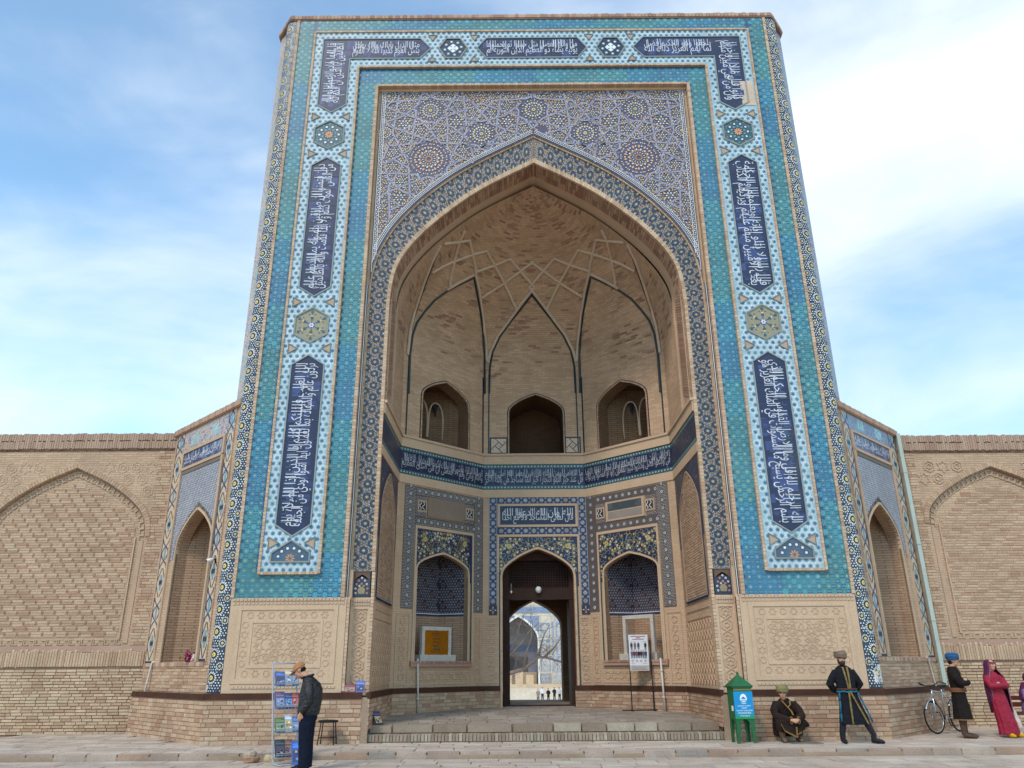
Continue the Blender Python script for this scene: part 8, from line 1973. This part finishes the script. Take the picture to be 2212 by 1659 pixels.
def twig(p, d, L, r, dep):
    q = p+d*L*.5+Vector((Rt.gauss(0, .06), Rt.gauss(0, .06), Rt.gauss(0, .06)))*L; e = p+d*L; tw.tube([p, q, e], [r, r*.75, r*.4], 4, cap=False)
    if dep:
        for k in range(3): n = (d+Vector((Rt.gauss(0, .6), Rt.gauss(0, .5), Rt.gauss(0.1, .6)))).normalized(); twig(q if k == 0 else e, n, L*Rt.uniform(.5, .75), r*.6, dep-1)
for i, L in enumerate(limbs):
    for k in range(2 if i == 0 else 1, len(L)-1):
        for j in range(3):
            if i == 0 and k < 3: continue
            a, b_ = Vector(L[k]), Vector(L[k+1]); p = a.lerp(b_, Rt.random()); twig(p, Vector((Rt.gauss(.1, .7), Rt.gauss(0, .4), Rt.gauss(.35, .6))).normalized(), Rt.uniform(.8, 1.5), .035, 3)
o = tk.build('trunk', M_BARK, tr, True); o.matrix_parent_inverse = itr; o = tw.build('crown', M_BARK, tr); o.matrix_parent_inverse = itr; o['kind'] = 'stuff'
def visitor(x, y, h, top, legs, lab, seated=False, hair=S(30, 26, 24), back=True):
    o = tag(empty('person', (x, y, -2.8), .3 if back else 3.0), lab, 'person', None); s = h/1.72; b = MB(); g, R = head(b, (0, 0, 1.60*s), 0, 0, s); b.tube([(0, 0, 1.38*s), (0, 0, 1.52*s)], .055*s, 8)
    loft(b, [(0, 0, .88*s, .15, .1), (0, 0, 1.2*s, .17, .11), (0, 0, 1.4*s, .14, .09)], 16)
    for k in (-1, 1): b.tube([(k*.19, 0, 1.36*s), (k*.25, .03, 1.1*s), (k*.20, -.12, .92*s)], [.05, .04, .03], 8); b.tube([(k*.09, 0, .9*s), (k*.11, 0, .45*s), (k*.12, 0, .04)], [.085, .06, .05], 8); hand(b, (k*.20, -.12, .92*s), (0, -.5, -.8), (k, 0, 0), 1, .4, -k)
    fused('body', b, M_SKIN, o, .02, 2); hr = MB(); ell(hr, g((0, .02, .045)), (.085*s, .10*s, .085*s), 8, R); hr.build('hair', mat('hair_%d' % int(hair[0]*999), hair), o, True)
    c = MB(); loft(c, [(0, 0, top[1]*s, .20, .15), (0, 0, 1.1*s, .20, .14), (0, 0, 1.34*s, .20, .13), (0, 0, 1.45*s, .10, .09)], 18)
    for k in (-1, 1): c.tube([(k*.16, 0, 1.38*s), (k*.26, .03, 1.12*s), (k*.21, -.10, .95*s)], [.075, .075, .055], 10)
    fused('coat', c, mat('visitor_cloth_%d' % int(top[0][0]*9999+top[0][2]*99), top[0], rough=.85), o, .02, 2)
    l = MB()
    for k in (-1, 1): l.tube([(k*.09, 0, .92*s), (k*.10, 0, .5*s), (k*.12, 0, .06)], [.11, .085, .07], 10); l.tube([(k*.12, .05, .04), (k*.12, -.14, .035)], [.05, .04], 8)
    fused('trousers', l, mat('visitor_cloth_%d' % int(legs[0]*9999+legs[2]*99), legs, rough=.85), o, .02, 2)
visitor(2.72, 100, 1.62, (S(150, 136, 132), .55), S(90, 84, 84), 'distant visitor in a long greyish coat beside the bare tree')
visitor(3.45, 103, 1.80, (S(214, 214, 220), .85), S(40, 42, 56), 'distant visitor in a white top walking in the courtyard')
visitor(4.15, 99, 1.72, (S(26, 28, 36), .80), S(26, 28, 36), 'distant visitor in all black seen from behind in the courtyard')
visitor(5.20, 103, 1.76, (S(34, 36, 46), .82), S(36, 38, 48), 'distant visitor in a dark jacket next to the pale sleeved visitor')
visitor(5.90, 102, 1.74, (S(178, 182, 190), .85), S(30, 32, 42), 'distant visitor with a pale jacket and dark trousers in the courtyard')
